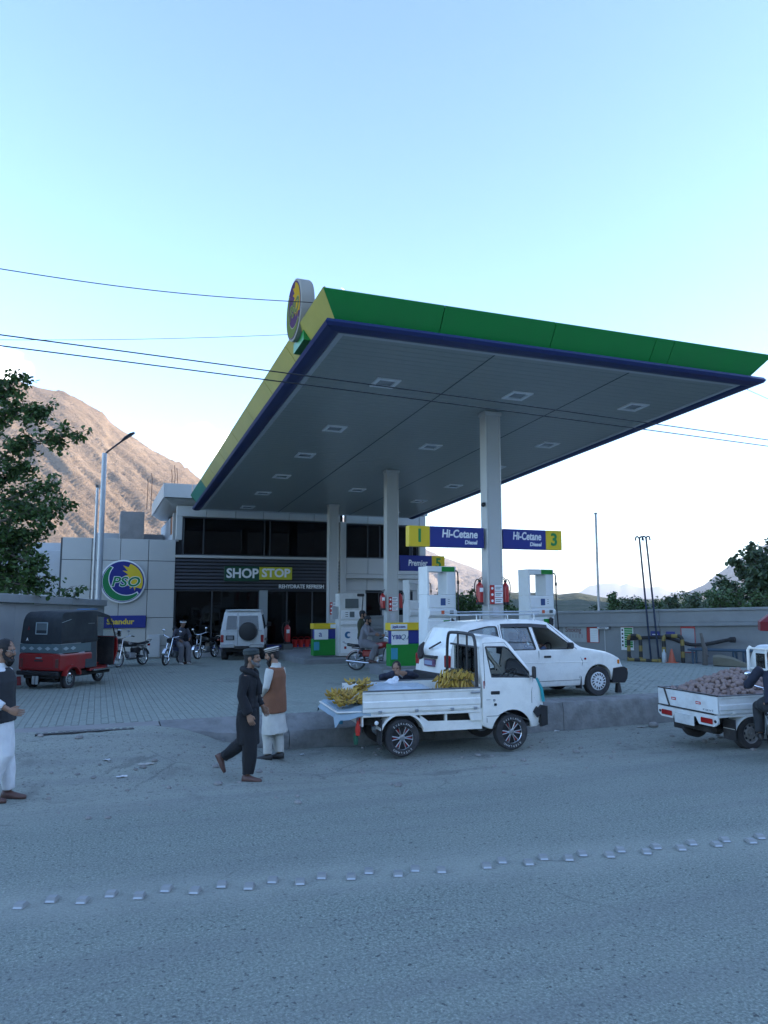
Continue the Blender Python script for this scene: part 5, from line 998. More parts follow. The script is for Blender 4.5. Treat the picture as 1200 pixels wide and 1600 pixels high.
Bo('grille', (3.07, 3.125, -.46, .46, .62, .72), dark_metal, wag, .01); Bo('bumper_lamp', (3.21, 3.262, -.74, -.60, .46, .53), lamp_amber, wag, .01)
Bo('number_plate', (-1.0, -.94, -.22, .22, .66, .80), M('plate_wine', (.14, .07, .13), .5), wag, .005); Bo('number_plate_face', (-1.006, -1.0, -.18, .18, .69, .77), M('plate_face', (.25, .3, .42), .5), wag, 0); Bo('plate_bracket', (-1.0, -.9, -.28, .28, .82, .87), black_p, wag, .01)
m_ = MB(); m_.tube([(-.93, .1, 1.0), (-.86, -.3, 1.14)], .018, 6); m_.build('rear_wiper', black_p, wag)
m_ = MB(); m_.tube(smooth_path([(-.93, .35, 1.12), (-1.0, .37, 1.0), (-1.0, .36, .85), (-.98, .34, .80)], 3), [.02, .03, .05, .06, .065, .07, .075, .075, .06, .03][:10], 8); m_.build('hanging_bag', M('dark_cloth', (.05, .045, .045), .95), wag)
m_ = MB(); m_.tube([(3.14, -.55, .30), (3.14, -.55, .2), (3.14, -.55, .12), (3.14, -.55, .02)], [.01, .05, .06, .075], 8); m_.build('tassel', black_p, wag)
rk_ = link('roof_rack', MB().mesh('roof_rack', steel) if False else (lambda q: (q.tube([(-.35, -.56, 1.67), (1.25, -.56, 1.67)], .016, 6), q.tube([(-.35, .56, 1.67), (1.25, .56, 1.67)], .016, 6), [q.tube([(x, -.58, 1.665), (x, .58, 1.665)], .018, 6) for x in (-.3, .1, .5, .9, 1.22)], [q.tube([(x, sy * .58, 1.67), (x, sy * .60, 1.50)], .014, 6) for x in (-.2, .5, 1.12) for sy in (-1, 1)], q.tube([(-.35, -.58, 1.73), (1.25, -.58, 1.73)], .012, 6), q.tube([(-.35, .58, 1.73), (1.25, .58, 1.73)], .012, 6), q.mesh('roof_rack', M('rack_silver', (.5, .53, .55), .35, .6)))[-1])(MB()), wag)
Bo('floor', (-.75, 1.9, -.72, .72, .36, .45), under, wag)
for x, y in ((1.0, -.36), (1.0, .36), (.15, -.36), (.15, .36)): m_ = MB(); m_.box(x - .1, x + .38, y - .24, y + .24, .45, .66, bev=.05); m_.M = Matrix.Translation((x - .1, y, .6)) @ Matrix.Rotation(R(-14), 4, 'Y'); m_.box(-.08, .08, -.24, .24, 0, .55, bev=.05); m_.box(-.05, .05, -.13, .13, .56, .72, bev=.03); m_.build('seat', seat_c, wag)
m_ = MB(); m_.box(1.62, 1.95, -.7, .7, .62, .94, bev=.06); m_.build('dashboard', MC['dash_grey'], wag); m_ = MB(); m_.M = Matrix.Translation((1.5, -.36, .92)) @ Matrix.Rotation(R(-62), 4, 'Y'); m_.tube([(.18 * cos(a * pi / 10), .18 * sin(a * pi / 10), 0) for a in range(21)], .014, 6); m_.tube([(0, -.17, 0), (0, .17, 0)], .012, 6); m_.build('steering_wheel', black_p, wag)
for x in (0, 2.465): wheel(wag, (x, -.725, .297), .30, .18, 'cover', -1); wheel(wag, (x, .725, .297), .30, .18, 'cover', 1)
# ---------------------------------------------------------------- white off-road car seen from behind
suv = thing('off_road_car', 'boxy white off road car with black spare wheel cover seen from behind', 'car', (-5.42, 29.0, gz(14) - .02), R(97))
shw = lambda x, z: .82 - .14 * max(0, (z - 1.12) / .8) - .03 * max(0, (.6 - z) / .2)
sp_ = round_poly([(0, .52, .03), (0, 1.12, .04), (.10, 1.86, .10), (.3, 1.93, .1), (2.1, 1.94, .1), (2.6, 1.22, .06), (3.75, 1.14, .1), (3.85, .7, .06), (3.85, .5, .03)], .04)
me = bool_cut(side_body(sp_, shw, ((1, .04), (.975, .01), (.9, 0), (.5, 0), (0, 0))).mesh('body', old_white), [cyl_y(x, .38, .45, y0, y1) for x in (.75, 3.05) for y0, y1 in ((-1, -.5), (.5, 1))]); smooth(me, 30); link('body', me, suv)
def rear_pane(y0, y1, z0, z1, nm, mat, out=.008):
    m_ = MB(); X = lambda z: .10 * (z - 1.12) / .74 - out; m_.add([(X(z0), y0, z0), (X(z0), y1, z0), (X(z1), y1 - .05 * (1 if y1 > .3 else 0), z1), (X(z1), y0 + .05 * (1 if y0 < -.3 else 0), z1)] + [(X(z0) + .012, y0, z0), (X(z0) + .012, y1, z0), (X(z1) + .012, y1 - .05 * (1 if y1 > .3 else 0), z1), (X(z1) + .012, y0 + .05 * (1 if y0 < -.3 else 0), z1)], [(0, 1, 2, 3), (0, 4, 5, 1), (1, 5, 6, 2), (2, 6, 7, 3), (3, 7, 4, 0)]); return m_.build(nm, mat, suv)
sgl = M('tinted_pane', (.035, .05, .065), .08, spec=.6)
rear_pane(.22, .62, 1.2, 1.72, 'rear_window', sgl); rear_pane(-.62, .14, 1.2, 1.72, 'rear_window', sgl)
for a in ((-.006, .0, .175, .185, .6, 1.84), (-.006, .0, -.74, .74, 1.15, 1.158)): Bo('door_seam', a, seamm, suv, 0)
m_ = MB(); m_.lathe([(.30, -.005), (.345, -.03), (.355, -.14), (.33, -.20), (.2, -.225), (.02, -.23)], 32, 'x', (0, -.22, 1.13)); m_.build('spare_wheel_cover', M('cover_black', (.022, .022, .025), .5), suv)
Bo('number_plate', (-.03, -.0, .3, .62, .80, .98), dark_metal, suv, .01); Bo('number_plate_face', (-.036, -.03, .35, .57, .83, .95), M('plate_dim', (.22, .24, .25), .5), suv, 0)
for sg in (-1, 1): Bo('tail_light', (-.02, .06, sg * .755 - .055, sg * .755 + .06, .72, 1.0), lamp_red, suv, .015)
for a in ((-.16, .1, .28, .82, .52, .64), (-.16, .1, -.82, -.28, .52, .64)): Bo('bumper', a, steel, suv, .02)
Bo('tow_bar', (-.14, .1, -.28, .28, .46, .58), black_p, suv, .02); Bo('roof_edge', (.03, .2, -.66, .66, 1.90, 1.955), old_white, suv, .03)
for sg in (-1, 1):
    m_ = MB(); P = [(.25, 1.2), (.3, 1.75), (1.2, 1.75), (1.2, 1.2)]; pane(P, shw, sg, -.006, sgl, 'side_window', suv); pane([(1.3, 1.2), (1.3, 1.75), (2.05, 1.75), (2.4, 1.24)], shw, sg, -.006, sgl, 'door_window', suv)
    m_ = MB(); m_.box(2.35, 2.45, sg * .93 - .09, sg * .93 + .09, 1.24, 1.42, bev=.03); m_.tube([(2.4, sg * .8, 1.26), (2.4, sg * .88, 1.3)], .02, 6); m_.build('side_mirror', black_p, suv); Bo('flare', (.36, 1.14, sg * .83 - .035, sg * .83 + .035, .76, .82), black_p, suv, .02)
Bo('underside', (.1, 3.6, -.6, .6, .34, .52), under, suv)
for x in (.75, 3.05): wheel(suv, (x, -.70, .375), .375, .24, 'steel', -1); wheel(suv, (x, .70, .375), .375, .24, 'steel', 1)
# ---------------------------------------------------------------- auto rickshaw
RZ = R(90 - 19); rk0 = px_on(110, 1074, .22); k_ = Vector((.45, -.56)); rk = thing('auto_rickshaw', 'red three wheeled auto rickshaw with dark canvas hood beside the left wall', 'rickshaw', (rk0.x - (k_.x * cos(RZ) - k_.y * sin(RZ)), rk0.y - (k_.x * sin(RZ) + k_.y * cos(RZ)), gz(4.2) - .02), RZ)
rred = M('rickshaw_red', (.30, .012, .012), .35, var=.12, coat=.4, dirt=(.16, .06, .05), dirta=.4); canv = M('hood_canvas', (.022, .028, .032), .8, var=.2, bump=.2, dirt=(.09, .1, .1), dirta=.35); cstrip = M('decor_strip', (.10, .15, .16), .7); cdiam = M('decor_light', (.34, .42, .43), .7)
me = bool_cut(side_body(round_poly([(0, .44), (0, .84, .03), (1.25, .84, .02), (1.30, .44)], .04), lambda x, z: .66).mesh('tub', rred), [cyl_y(.45, .24, .30, y0, y1) for y0, y1 in ((-1, -.46), (.46, 1))]); smooth(me, 30); link('tub', me, rk)
for sg in (-1, 1):
    m_ = MB(); o_ = [(.45 + .33 * cos(R(a)), .25 + .33 * sin(R(a))) for a in range(165, 14, -15)]; i_ = [(.45 + .275 * cos(R(a)), .25 + .275 * sin(R(a))) for a in range(15, 166, 15)]; m_.prism(o_ + i_, sg * .68 - .07, sg * .68 + .06); m_.build('mudguard', rred, rk)
Bo('boot_lid', (-.018, .0, -.44, .44, .50, .80), rred, rk, .012); Bo('badge', (-.025, -.018, -.1, .1, .72, .755), chrome, rk, .004); Bo('lid_handle', (-.03, -.018, -.14, .14, .655, .69), dark_metal, rk, .004)
Bo('bumper', (-.09, .0, -.66, .66, .34, .44), black_p, rk, .02); Bo('chassis', (.0, 2.3, -.5, .5, .26, .42), under, rk, .02)
for sg in (-1, 1): Bo('tail_light', (-.03, .01, sg * .575 - .045, sg * .575 + .045, .52, .72), M('lamp_smoke', (.12, .05, .04), .3, coat=.5), rk, .01)
for y in (-.05, .06): Bo('exhaust_plate', (-.12, -.10, y - .04, y + .04, .14, .33), M('pale_plate', (.36, .38, .37), .6), rk, 0)
Bo('axle_box', (.2, .7, -.4, .4, .16, .34), under, rk, .04)
# hood: rear, sides and roof as a shell of canvas
rhw = lambda x, z: .66 - .07 * max(0, (z - 1.05) / .75) ** 1.3
hp_ = round_poly([(.02, 1.06, .02), (.10, 1.62, .12), (.26, 1.80, .12), (1.55, 1.84, .2), (2.06, 1.71, .06), (2.03, 1.66, .02), (1.5, 1.72, .1), (1.42, 1.06, .02)], .05)
hood = side_body(round_poly([(.02, 1.06, .02), (.05, 1.68, .10), (.18, 1.81, .08), (1.5, 1.83, .2), (2.08, 1.70, .05), (2.08, 1.06, .01)], .05), rhw).mesh('hood', canv)
hin = side_body([(.05, 1.0), (.08, 1.66), (.22, 1.77), (1.5, 1.80), (2.06, 1.67), (2.2, 1.6), (2.2, 1.0)], lambda x, z: rhw(x, z) - .02, ((1, 0), (.9, 0), (0, 0))).mesh('c', [])
me = bool_cut(hood, [hin, pr([(1.50, .9), (1.46, 1.68), (1.98, 1.64), (2.3, 1.0)], -1, 1)]); smooth(me, 40); link('hood', me, rk)
m_ = MB(); m_.tube([(.04, -.64, 1.56), (.5, -.60, 1.64), (1.4, -.58, 1.70)], .006, 5); m_.build('hood_seam', cdiam, rk)
Bo('rear_window', (.035, .058, -.17, .17, 1.30, 1.54), M('milky_window', (.12, .15, .155), .3), rk, .01); rk.children[-1].rotation_euler.y = 0
for a in ((-.19, -.17, 1.28, 1.56), (.17, .19, 1.28, 1.56), (-.17, .17, 1.28, 1.30), (-.17, .17, 1.54, 1.56)): Bo('window_border', (.02, .05, a[0], a[1], a[2], a[3]), cdiam, rk, .004)
text('SAZGAR', .075, rk, (.13, .05, 1.69), (R(72), 0, R(-90)), M('hood_ink', (.1, .12, .125)), ext=.002, width=.42); text('A', .10, rk, (.022, .44, 1.16), (R(84), 0, R(-90)), white_ink, offset=.003, ext=.002)
for y in (.42, -.36): m_ = MB(); m_.prism([(y - .04, 1.38), (y, 1.48), (y + .04, 1.38)] if y > 0 else [(y - .02, 1.18), (y, 1.22), (y + .02, 1.18)], .03, .045, 'yz'); m_.build('reflector', M('dull_red', (.14, .02, .02)), rk)
m_ = MB(); m_.box(-.004, .03, -.655, .655, .85, 1.055, bev=.008); m_.box(.03, 1.2, -.668, -.64, .852, 1.055, bev=.004); m_.box(.03, 1.2, .64, .668, .852, 1.055, bev=.004); dst = m_.build('decor_strip', cstrip, rk)
for i in range(5): y = -.52 + i * .26; m_ = MB(); m_.prism([(y - .09, .955), (y, 1.0), (y + .09, .955), (y, .91)], -.010, -.003, 'yz'); m_.build('diamond', cdiam, dst)
for i in range(2): x = .2 + i * .28; m_ = MB(); m_.prism([(x - .11, .955), (x, 1.0), (x + .11, .955), (x, .91)], -.676, -.668, 'xz'); m_.build('diamond', cdiam, dst)
# side curtain with a window, open cab, floor, seat, front cowl
m_ = MB(); m_.add([(1.00, -.672, .46), (1.46, -.672, .46), (1.50, -.60, 1.70), (.98, -.60, 1.70), (1.0, -.655, .46), (1.46, -.655, .46), (1.50, -.585, 1.70), (.98, -.585, 1.70)], [(0, 1, 2, 3), (7, 6, 5, 4), (0, 4, 5, 1), (1, 5, 6, 2), (2, 6, 7, 3), (3, 7, 4, 0)]); cu_ = m_.build('side_curtain', M('curtain_canvas', (.045, .06, .068), .75, var=.15), rk)
def slant(a0, a1, z0, z1, th, mat, nm): Y = lambda z: -.672 + .072 * (z - .46) / 1.24; m_ = MB(); m_.add([(a0, Y(z0) - th, z0), (a1, Y(z0) - th, z0), (a1, Y(z1) - th, z1), (a0, Y(z1) - th, z1), (a0, Y(z0), z0), (a1, Y(z0), z0), (a1, Y(z1), z1), (a0, Y(z1), z1)], [(0, 1, 2, 3), (0, 4, 5, 1), (1, 5, 6, 2), (2, 6, 7, 3), (3, 7, 4, 0)]); return m_.build(nm, mat, cu_)
slant(1.08, 1.40, 1.20, 1.55, .006, M('curtain_border', (.40, .45, .46), .6), 'window_border'); slant(1.105, 1.375, 1.225, 1.525, .012, MC['milky_window'], 'curtain_window'); strip([(1.46, .46), (1.50, 1.70)], lambda x, z: .672 - .072 * (z - .46) / 1.24, -1, .008, M('piping_tan', (.2, .14, .1)), 'curtain_piping', rk)
Bo('cab_floor', (1.25, 2.35, -.62, .62, .36, .43), rred, rk, .01); Bo('driver_seat', (1.28, 1.6, -.3, .3, .72, .86), seat_c, rk, .05); Bo('passenger_seat', (.3, .85, -.6, .6, .7, .9), seat_c, rk, .05); Bo('seat_box', (1.27, 1.6, -.55, .55, .43, .71), rred, rk, .01)
m_ = MB(); m_.loft([[(x, y * w_, z) for y in (-.58, -.4, 0, .4, .58)] + [(x + .05, y * w_, z) for y in (.58, .4, 0, -.4, -.58)] for x, z, w_ in ((2.36, .42, .9), (2.46, .8, 1), (2.42, 1.08, 1.02), (2.34, 1.16, 1.02))]); m_.build('front_cowl', rred, rk); Bo('dark_cowl_panel', (2.33, 2.352, -.57, .57, .43, 1.14), under, rk, .005)  # black panel added behind the cowl to darken the open front
Bo('step', (1.35, 2.3, -.70, -.6, .36, .40), chrome, rk, .015); Bo('step', (1.95, 2.3, -.69, -.6, .402, .46), chrome, rk, .012)
for sg in (-1, 1): m_ = MB(); m_.tube([(2.38, sg * .58, 1.12), (2.26, sg * .57, 1.4), (2.08, sg * .56, 1.68)], .022, 7); m_.build('screen_post', black_p, rk)
m_ = MB(); m_.add([(2.37, -.55, 1.14), (2.37, .55, 1.14), (2.09, .54, 1.66), (2.09, -.54, 1.66), (2.364, -.55, 1.14), (2.364, .55, 1.14), (2.084, .54, 1.66), (2.084, -.54, 1.66)], [(0, 1, 2, 3), (7, 6, 5, 4)]); m_.build('windscreen', gclr, rk)
Bo('sun_strip', (1.5, 1.9, -.3, .1, 1.842, 1.86), M('blue_sheet', (.05, .22, .5), .5), rk, .005)
m_ = MB(); m_.tube([(2.0, -.34, 1.12), (2.1, -.1, 1.08), (2.1, .1, 1.08), (2.0, .34, 1.12)], .014, 6); m_.tube([(2.1, 0, 1.08), (2.4, 0, .5)], .025, 6); m_.build('handlebar', dark_metal, rk); m_ = MB(); m_.box(2.35, 2.39, -.78, -.66, 1.15, 1.32, bev=.015); m_.tube([(2.38, -.57, 1.2), (2.37, -.68, 1.23)], .01, 5); m_.build('side_mirror', chrome, rk)
m_ = MB(); m_.tube([(-.06, .50, .36), (-.1, .5, .6), (-.1, .5, .72)], .012, 6); m_.tube([(-.08, .56, .3), (-.08, .56, .1)], [.05, .07], 8); m_.build('hanging_flap', M('flap_red', (.2, .02, .02), .7), rk)
for y, sg in ((-.56, -1), (.56, 1)): wheel(rk, (.45, y, .235), .235, .13, 'chrome', sg)
rk.scale = (.86, .93, 1.02)
wheel(rk, (2.42, 0, .22), .22, .11, 'chrome', -1); m_ = MB(); o_ = [(2.42 + .27 * cos(R(a)), .24 + .27 * sin(R(a))) for a in range(150, 9, -14)]; i_ = [(2.42 + .25 * cos(R(a)), .24 + .25 * sin(R(a))) for a in range(10, 151, 14)]; m_.prism(o_ + i_, -.08, .08); m_.build('front_mudguard', rred, rk); m_ = MB(); m_.tube([(2.42, -.09, .22), (2.4, -.08, .55), (2.38, 0, .7)], .018, 6); m_.build('fork', chrome, rk)
# ---------------------------------------------------------------- motorcycles
def motorbike(name, label, loc, rz, tank, white_guard=False, lean=R(6), plate=None, shields=False):
    r_ = thing(name, label, 'motorcycle', loc, rz); r_.rotation_euler = (lean, 0, rz); rw = .285
    for x in (0, 1.2):
        m_ = MB(); m_.lathe([(rw - .05, -.03), (rw - .015, -.036), (rw, -.016), (rw + .002, .016), (rw - .015, .036), (rw - .05, .03), (rw - .05, -.03)], 30, 'y', cap=False); w_ = m_.build('wheel', rubber, r_); w_.location = (x, 0, rw)
        m_ = MB(); m_.lathe([(rw - .05, -.024), (rw - .06, 0), (rw - .05, .024), (rw - .045, .024), (rw - .045, -.024), (rw - .05, -.024)], 30, 'y', cap=False); m_.lathe([(.06, -.05), (.06, .05)], 12, 'y'); m_.build('rim', chrome, w_); m_ = MB()
        for k in range(18): a = 2 * pi * k / 18; b = a + (.25 if k % 2 else -.25); m_.tube([(.055 * cos(a), .03 if k % 2 else -.03, .055 * sin(a)), ((rw - .055) * cos(b), 0, (rw - .055) * sin(b))], .0035, 4)
        m_.build('spokes', chrome, w_)
        m_ = MB(); aa = range(168, 30, -12) if x == 0 else range(150, 14, -12); o_ = [(x + (rw + .035) * cos(R(a)), rw + (rw + .035) * sin(R(a))) for a in aa]; i_ = [(x + (rw + .022) * cos(R(a)), rw + (rw + .022) * sin(R(a))) for a in reversed(list(aa))]; m_.prism(o_ + i_, -.05, .05); m_.build('mudguard', chrome if x else tank, r_)
    m_ = MB(); m_.tube([(0, .08, rw), (.38, .06, .36), (.8, 0, .30), (.86, 0, .62), (.98, 0, .84)], .018, 6); m_.tube([(.98, 0, .84), (.5, 0, .68), (.05, 0, .66), (-.15, 0, .68)], .018, 6); m_.tube([(0, -.08, rw), (.38, -.06, .36), (.5, 0, .66)], .016, 6); m_.build('frame', black_p, r_)
    for sg in (-1, 1): m_ = MB(); m_.tube([(0, sg * .10, rw + .02), (.1, sg * .11, .64)], [.03, .032], 9); m_.build('shock', chrome, r_)
    m_ = MB(); m_.box(.42, .72, -.11, .11, .26, .46, bev=.03); m_.tube([(.6, 0, .4), (.82, 0, .45)], .07, 9); m_.build('engine', steel, r_); Bo('side_cover', (.2, .48, -.12, .12, .42, .62), tank, r_, .03)
    m_ = MB(); m_.loft([[(x, y * w_, z0 + (z1 - z0) * q) for y, q in ((-.5, 0), (-1, .35), (-.85, .85), (0, 1), (.85, .85), (1, .35), (.5, 0))] for x, w_, z0, z1 in ((.42, .06, .66, .76), (.52, .11, .65, .82), (.75, .125, .66, .87), (.9, .10, .7, .88), (.96, .04, .76, .86))]); m_.build('fuel_tank', tank, r_)
    m_ = MB(); m_.loft([[(x, y * w_, z + q * .08) for y, q in ((-.8, 0), (-1, .5), (-.7, 1), (.7, 1), (1, .5), (.8, 0))] for x, w_, z in ((-.28, .09, .74), (-.1, .125, .71), (.25, .13, .69), (.48, .09, .72))]); m_.build('seat', M('bike_seat', (.02, .02, .022), .6), r_)
    for sg in (-1, 1): m_ = MB(); m_.tube([(1.2, sg * .075, rw), (1.07, sg * .08, .66), (.99, sg * .08, .94)], .022, 8); m_.build('fork', chrome, r_)
    m_ = MB(); m_.tube(smooth_path([(.80, -.36, .99), (.9, -.30, 1.02), (.99, -.1, .96), (.99, .1, .96), (.9, .30, 1.02), (.80, .36, .99)], 3), .013, 6); m_.build('handlebar', chrome, r_)
    for sg in (-1, 1): m_ = MB(); m_.tube([(.86, sg * .33, 1.01), (.77, sg * .38, .98)], .02, 7); m_.build('grip', black_p, r_); m_ = MB(); m_.tube([(.92, sg * .26, 1.02), (.95, sg * .30, 1.14)], .007, 5); m_.ball((.95, sg * .31, 1.18), (.02, .055, .04), 10, 6); m_.build('mirror', chrome, r_)
    m_ = MB(); m_.lathe([(.03, .98), (.085, 1.02), (.092, 1.10), (.08, 1.12), (.01, 1.125)], 16, 'x', (0, 0, .86)); m_.build('headlight', lamp_clear if white_guard else black_p, r_)
    m_ = MB(); m_.tube([(.7, -.09, .34), (.62, -.11, .24), (.3, -.13, .24), (-.3, -.14, .3)], [.018, .02, .035, .03], 8); m_.build('exhaust', chrome, r_)
    Bo('tail_light', (-.38, -.32, -.05, .05, .64, .72), lamp_red, r_, .012); m_ = MB(); m_.tube([(.0, -.11, .74), (-.3, -.12, .8), (-.42, -.08, .86), (-.42, .08, .86), (-.3, .12, .8), (0, .11, .74)], .012, 6); m_.build('grab_rail', chrome, r_)
    m_ = MB(); m_.tube([(.35, .1, .26), (.22, .26, .02)] if lean > 0 else [(.35, .1, .28), (.05, .12, .26)], .011, 5); m_.tube([(.5, -.25, .24), (.5, .25, .24)], .014, 6); m_.build('stand', dark_metal, r_)
    if white_guard:
        for sg in (-1, 1): m_ = MB(); m_.loft([[(1.0 + a, sg * y, z) for a, y in ((0, .06), (.05, .13), (.02, .16), (-.03, .08))] for z in (.3, .62)]); m_.build('leg_shield', white_paint, r_)
    if plate: Bo('number_plate', (-.405, -.385, -.1, .1, .5, .6), white_ink, r_, .004); text(plate, .075, r_, (-.408, 0, .55), (R(90), 0, R(-90)), blue_sign, ext=.001)
    return r_
tb, tr_, tw_ = M('tank_black', (.02, .02, .022), .3, coat=.6), M('tank_red', (.28, .02, .018), .3, coat=.6), M('tank_blue', (.03, .05, .12), .3, coat=.5)
b1 = px_on(184, 1043, gz(11.4)); a1 = R(180 + 62)
def bike_front(px, py, t): p = px_on(px, py, gz(t)); return p
def place_front(p, rz): return (p.x - 1.2 * cos(rz), p.y - 1.2 * sin(rz), p.z)
motorbike('motorcycle', 'unattended black motorcycle parked on its stand beside the rickshaw', place_front(bike_front(184, 1043, 11.4), R(246)), R(246), tb)
bike2 = motorbike('motorcycle', 'motorcycle with chrome front fork under the man in the white headband', place_front(bike_front(258, 1040, 11.7), R(262)), R(262), tw_, lean=R(-5))
motorbike('motorcycle', 'dark motorcycle parked against the shop glass behind the bending man', place_front(bike_front(309, 1030, 14.6), R(250)), R(250), tb)
RB = R(-8); rb0 = px_on(557, 1047, gz(5.6)); bike4 = motorbike('motorcycle', 'red tanked motorcycle with white leg shields carrying the rider in grey at the pumps', (rb0.x, rb0.y, gz(5.9)), RB, tr_, True, lean=0)
EB = R(70); eb0 = Vector((5.79, 11.2, -.03)); bike5 = motorbike('motorcycle', 'motorcycle with white number plate under the man in navy at the right edge', tuple(eb0), EB, tb, lean=0, plate='AK 7')
# ================================================================ PEOPLE
def cloth(name, col, var=.22): return M(name, col, .9, var=var, scale=7, bump=.45, bscale=22, detail=6)
skin_d = M('skin_brown', (.27, .15, .095), .55, var=.1, scale=14)
def V(*a): return Vector(a)
STAND = dict(pelvis=(0, 0, .94), chest=(.0, 0, 1.27), neck=(-.01, 0, 1.455), head=(.035, 0, 1.60), yaw=0, pitch=0,
    shR=(-.01, -.178, 1.385), elR=(-.03, -.25, 1.12), wrR=(.05, -.25, .87), shL=(-.01, .178, 1.385), elL=(-.03, .25, 1.12), wrL=(.05, .25, .87),
    hiR=(0, -.095, .92), knR=(.02, -.10, .49), anR=(-.02, -.10, .09), hiL=(0, .095, .92), knL=(.02, .10, .49), anL=(-.02, .10, .09), fR=0, fL=0, tR=0, tL=0)
def person(label, loc, rz, pose, wear, k=1.0, seed=0):
    J = dict(STAND); J.update(pose); g = lambda n: Vector(J[n]); root = thing('person', label, 'person', loc, rz); root.scale = (k, k, k)
    sk = skin_d
    HM = Matrix.Translation(g('head')) @ Matrix.Rotation(R(J['yaw']), 4, 'Z') @ Matrix.Rotation(R(J['pitch']), 4, 'Y')
    b = MB(); pel, che, nek = g('pelvis'), g('chest'), g('neck'); up = (nek - pel).normalized()
    b.tube([pel - up * .08, pel, pel.lerp(che, .5), che, che.lerp(nek, .62), nek.lerp(g('head'), .05)], [.12, .14, .12, .145, .105, .06], 14, flat=.6)
    b.tube([nek - up * .06, nek.lerp(g('head'), .75)], [.062, .056], 12)
    for s in 'RL':
        b.tube([g('sh' + s), g('sh' + s).lerp(g('el' + s), .5), g('el' + s), g('el' + s).lerp(g('wr' + s), .35), g('wr' + s)], [.045, .042, .036, .038, .026], 10)
        b.tube([g('hi' + s), g('hi' + s).lerp(g('kn' + s), .5), g('kn' + s), g('kn' + s).lerp(g('an' + s), .35), g('an' + s)], [.085, .075, .055, .056, .037], 10)
    b.M = HM; b.ball((.0, 0, .01), (.094, .074, .115), 16, 12); b.ball((.03, 0, -.055), (.062, .055, .06), 12, 8); b.tube([(.088, 0, .018), (.108, 0, -.018), (.113, 0, -.028), (.09, 0, -.036)], [.010, .015, .017, .012], 7)
    b.tube([(.084, -.045, .028), (.094, 0, .030), (.084, .045, .028)], .011, 6); b.tube([(.083, -.02, -.066), (.089, 0, -.066), (.083, .02, -.066)], .009, 6); b.ball((.07, 0, -.098), (.025, .03, .02), 8, 6)
    for y in (-1, 1): b.ball((-.012, y * .076, -.006), (.024, .012, .034), 8, 6); b.ball((.068, y * .038, -.03), (.022, .024, .022), 8, 6)
    b.M = Matrix(); me = remesh(b, .0115, 2); me.materials.clear(); me.materials.append(sk)
    h = MB()
    for s in 'RL':                                    # hands: palm, four unequal curled fingers, thumb from the side
        w = g('wr' + s); d = (w - g('el' + s)).normalized(); hd = J.get('hand' + s); d = Vector(hd).normalized() if hd else d
        sd = 1 if s == 'L' else -1; pal = Vector((0, -sd, 0)); pal = (pal - d * pal.dot(d)).normalized(); acr = d.cross(pal).normalized()
        if acr.x < 0: acr = -acr
        rings = []
        for q, wd, th in ((-.01, .024, .020), (.03, .036, .017), (.07, .041, .014), (.088, .038, .011)): c = w + d * q; rings.append([c + acr * wd * a + pal * th * e for a, e in ((-1, -.5), (-.6, -1), (.6, -1), (1, -.5), (1, .5), (.6, 1), (-.6, 1), (-1, .5))])
        h.loft(rings); cu = J.get('curl', .6)
        for i, (o_, ln) in enumerate(((.030, .068), (.010, .078), (-.011, .072), (-.031, .056))):
            p = w + d * .083 + acr * o_; a1, a2 = .5 * cu, 1.25 * cu; d1 = (d * cos(a1) + pal * sin(a1)); d2 = (d * cos(a2) + pal * sin(a2)); d3 = (d * cos(a2 * 1.5) + pal * sin(a2 * 1.5)); p1 = p + d1 * ln * .42; p2 = p1 + d2 * ln * .33; h.tube([p - d * .015, p, p1, p2, p2 + d3 * ln * .25], [.0095, .0095, .0088, .008, .006], 6)
        p = w + d * .022 + acr * .030; dt = (d * .75 + acr * .6 + pal * .35).normalized(); h.tube([p - dt * .015, p, p + dt * .035, p + (dt * .6 + d * .4).normalized() * .062], [.012, .0125, .0105, .007], 7)
    me = join_mb(me, h, [sk]); me.name = 'body'; link('body', me, root)
    # eyes
    for y in (-1, 1): e = MB(); e.M = HM; e.ball((.082, y * .032, .010), (.010, .014, .008), 8, 6); e.build('eye', M('eye_dark', (.03, .02, .015), .2), root)
    # hair and beard
    hm = wear.get('hair'); 
    if hm:
        e = MB(); e.M = HM; e.ball((-.016, 0, .035), (.098, .083, .098), 14, 10); e.ball((-.05, 0, -.02), (.055, .07, .075), 12, 8)
        if wear.get('longhair'): e.ball((-.065, 0, -.09), (.045, .062, .05), 10, 8)
        for y in (-1, 1): e.ball((.02, y * .07, .02), (.03, .012, .045), 8, 6)
        m2 = remesh(e, .012, 1, .006, 60, seed, 1); 
        m2.materials.clear(); m2.materials.append(hm); link('hair', m2, root)
    bm_ = wear.get('beard')
    if bm_:
        e = MB(); e.M = HM; L_ = wear.get('beardlen', .05); e.tube([(.0, -.068, .0), (.03, -.064, -.06), (.075, -.034, -.10), (.088, 0, -.105), (.075, .034, -.10), (.03, .064, -.06), (.0, .068, .0)], [.012, .022, .026, .028, .026, .022, .012], 8); e.ball((.062, 0, -.105 - L_ * .5), (.042, .046, .03 + L_ * .6), 10, 8); e.tube([(.075, -.036, -.072), (.098, -.014, -.045), (.101, 0, -.043), (.098, .014, -.045), (.075, .036, -.072)], .009, 6)
        m2 = remesh(e, .009, 1, .006, 70, seed, .6); m2.materials.clear(); m2.materials.append(bm_); link('beard', m2, root)
    cap = wear.get('cap')
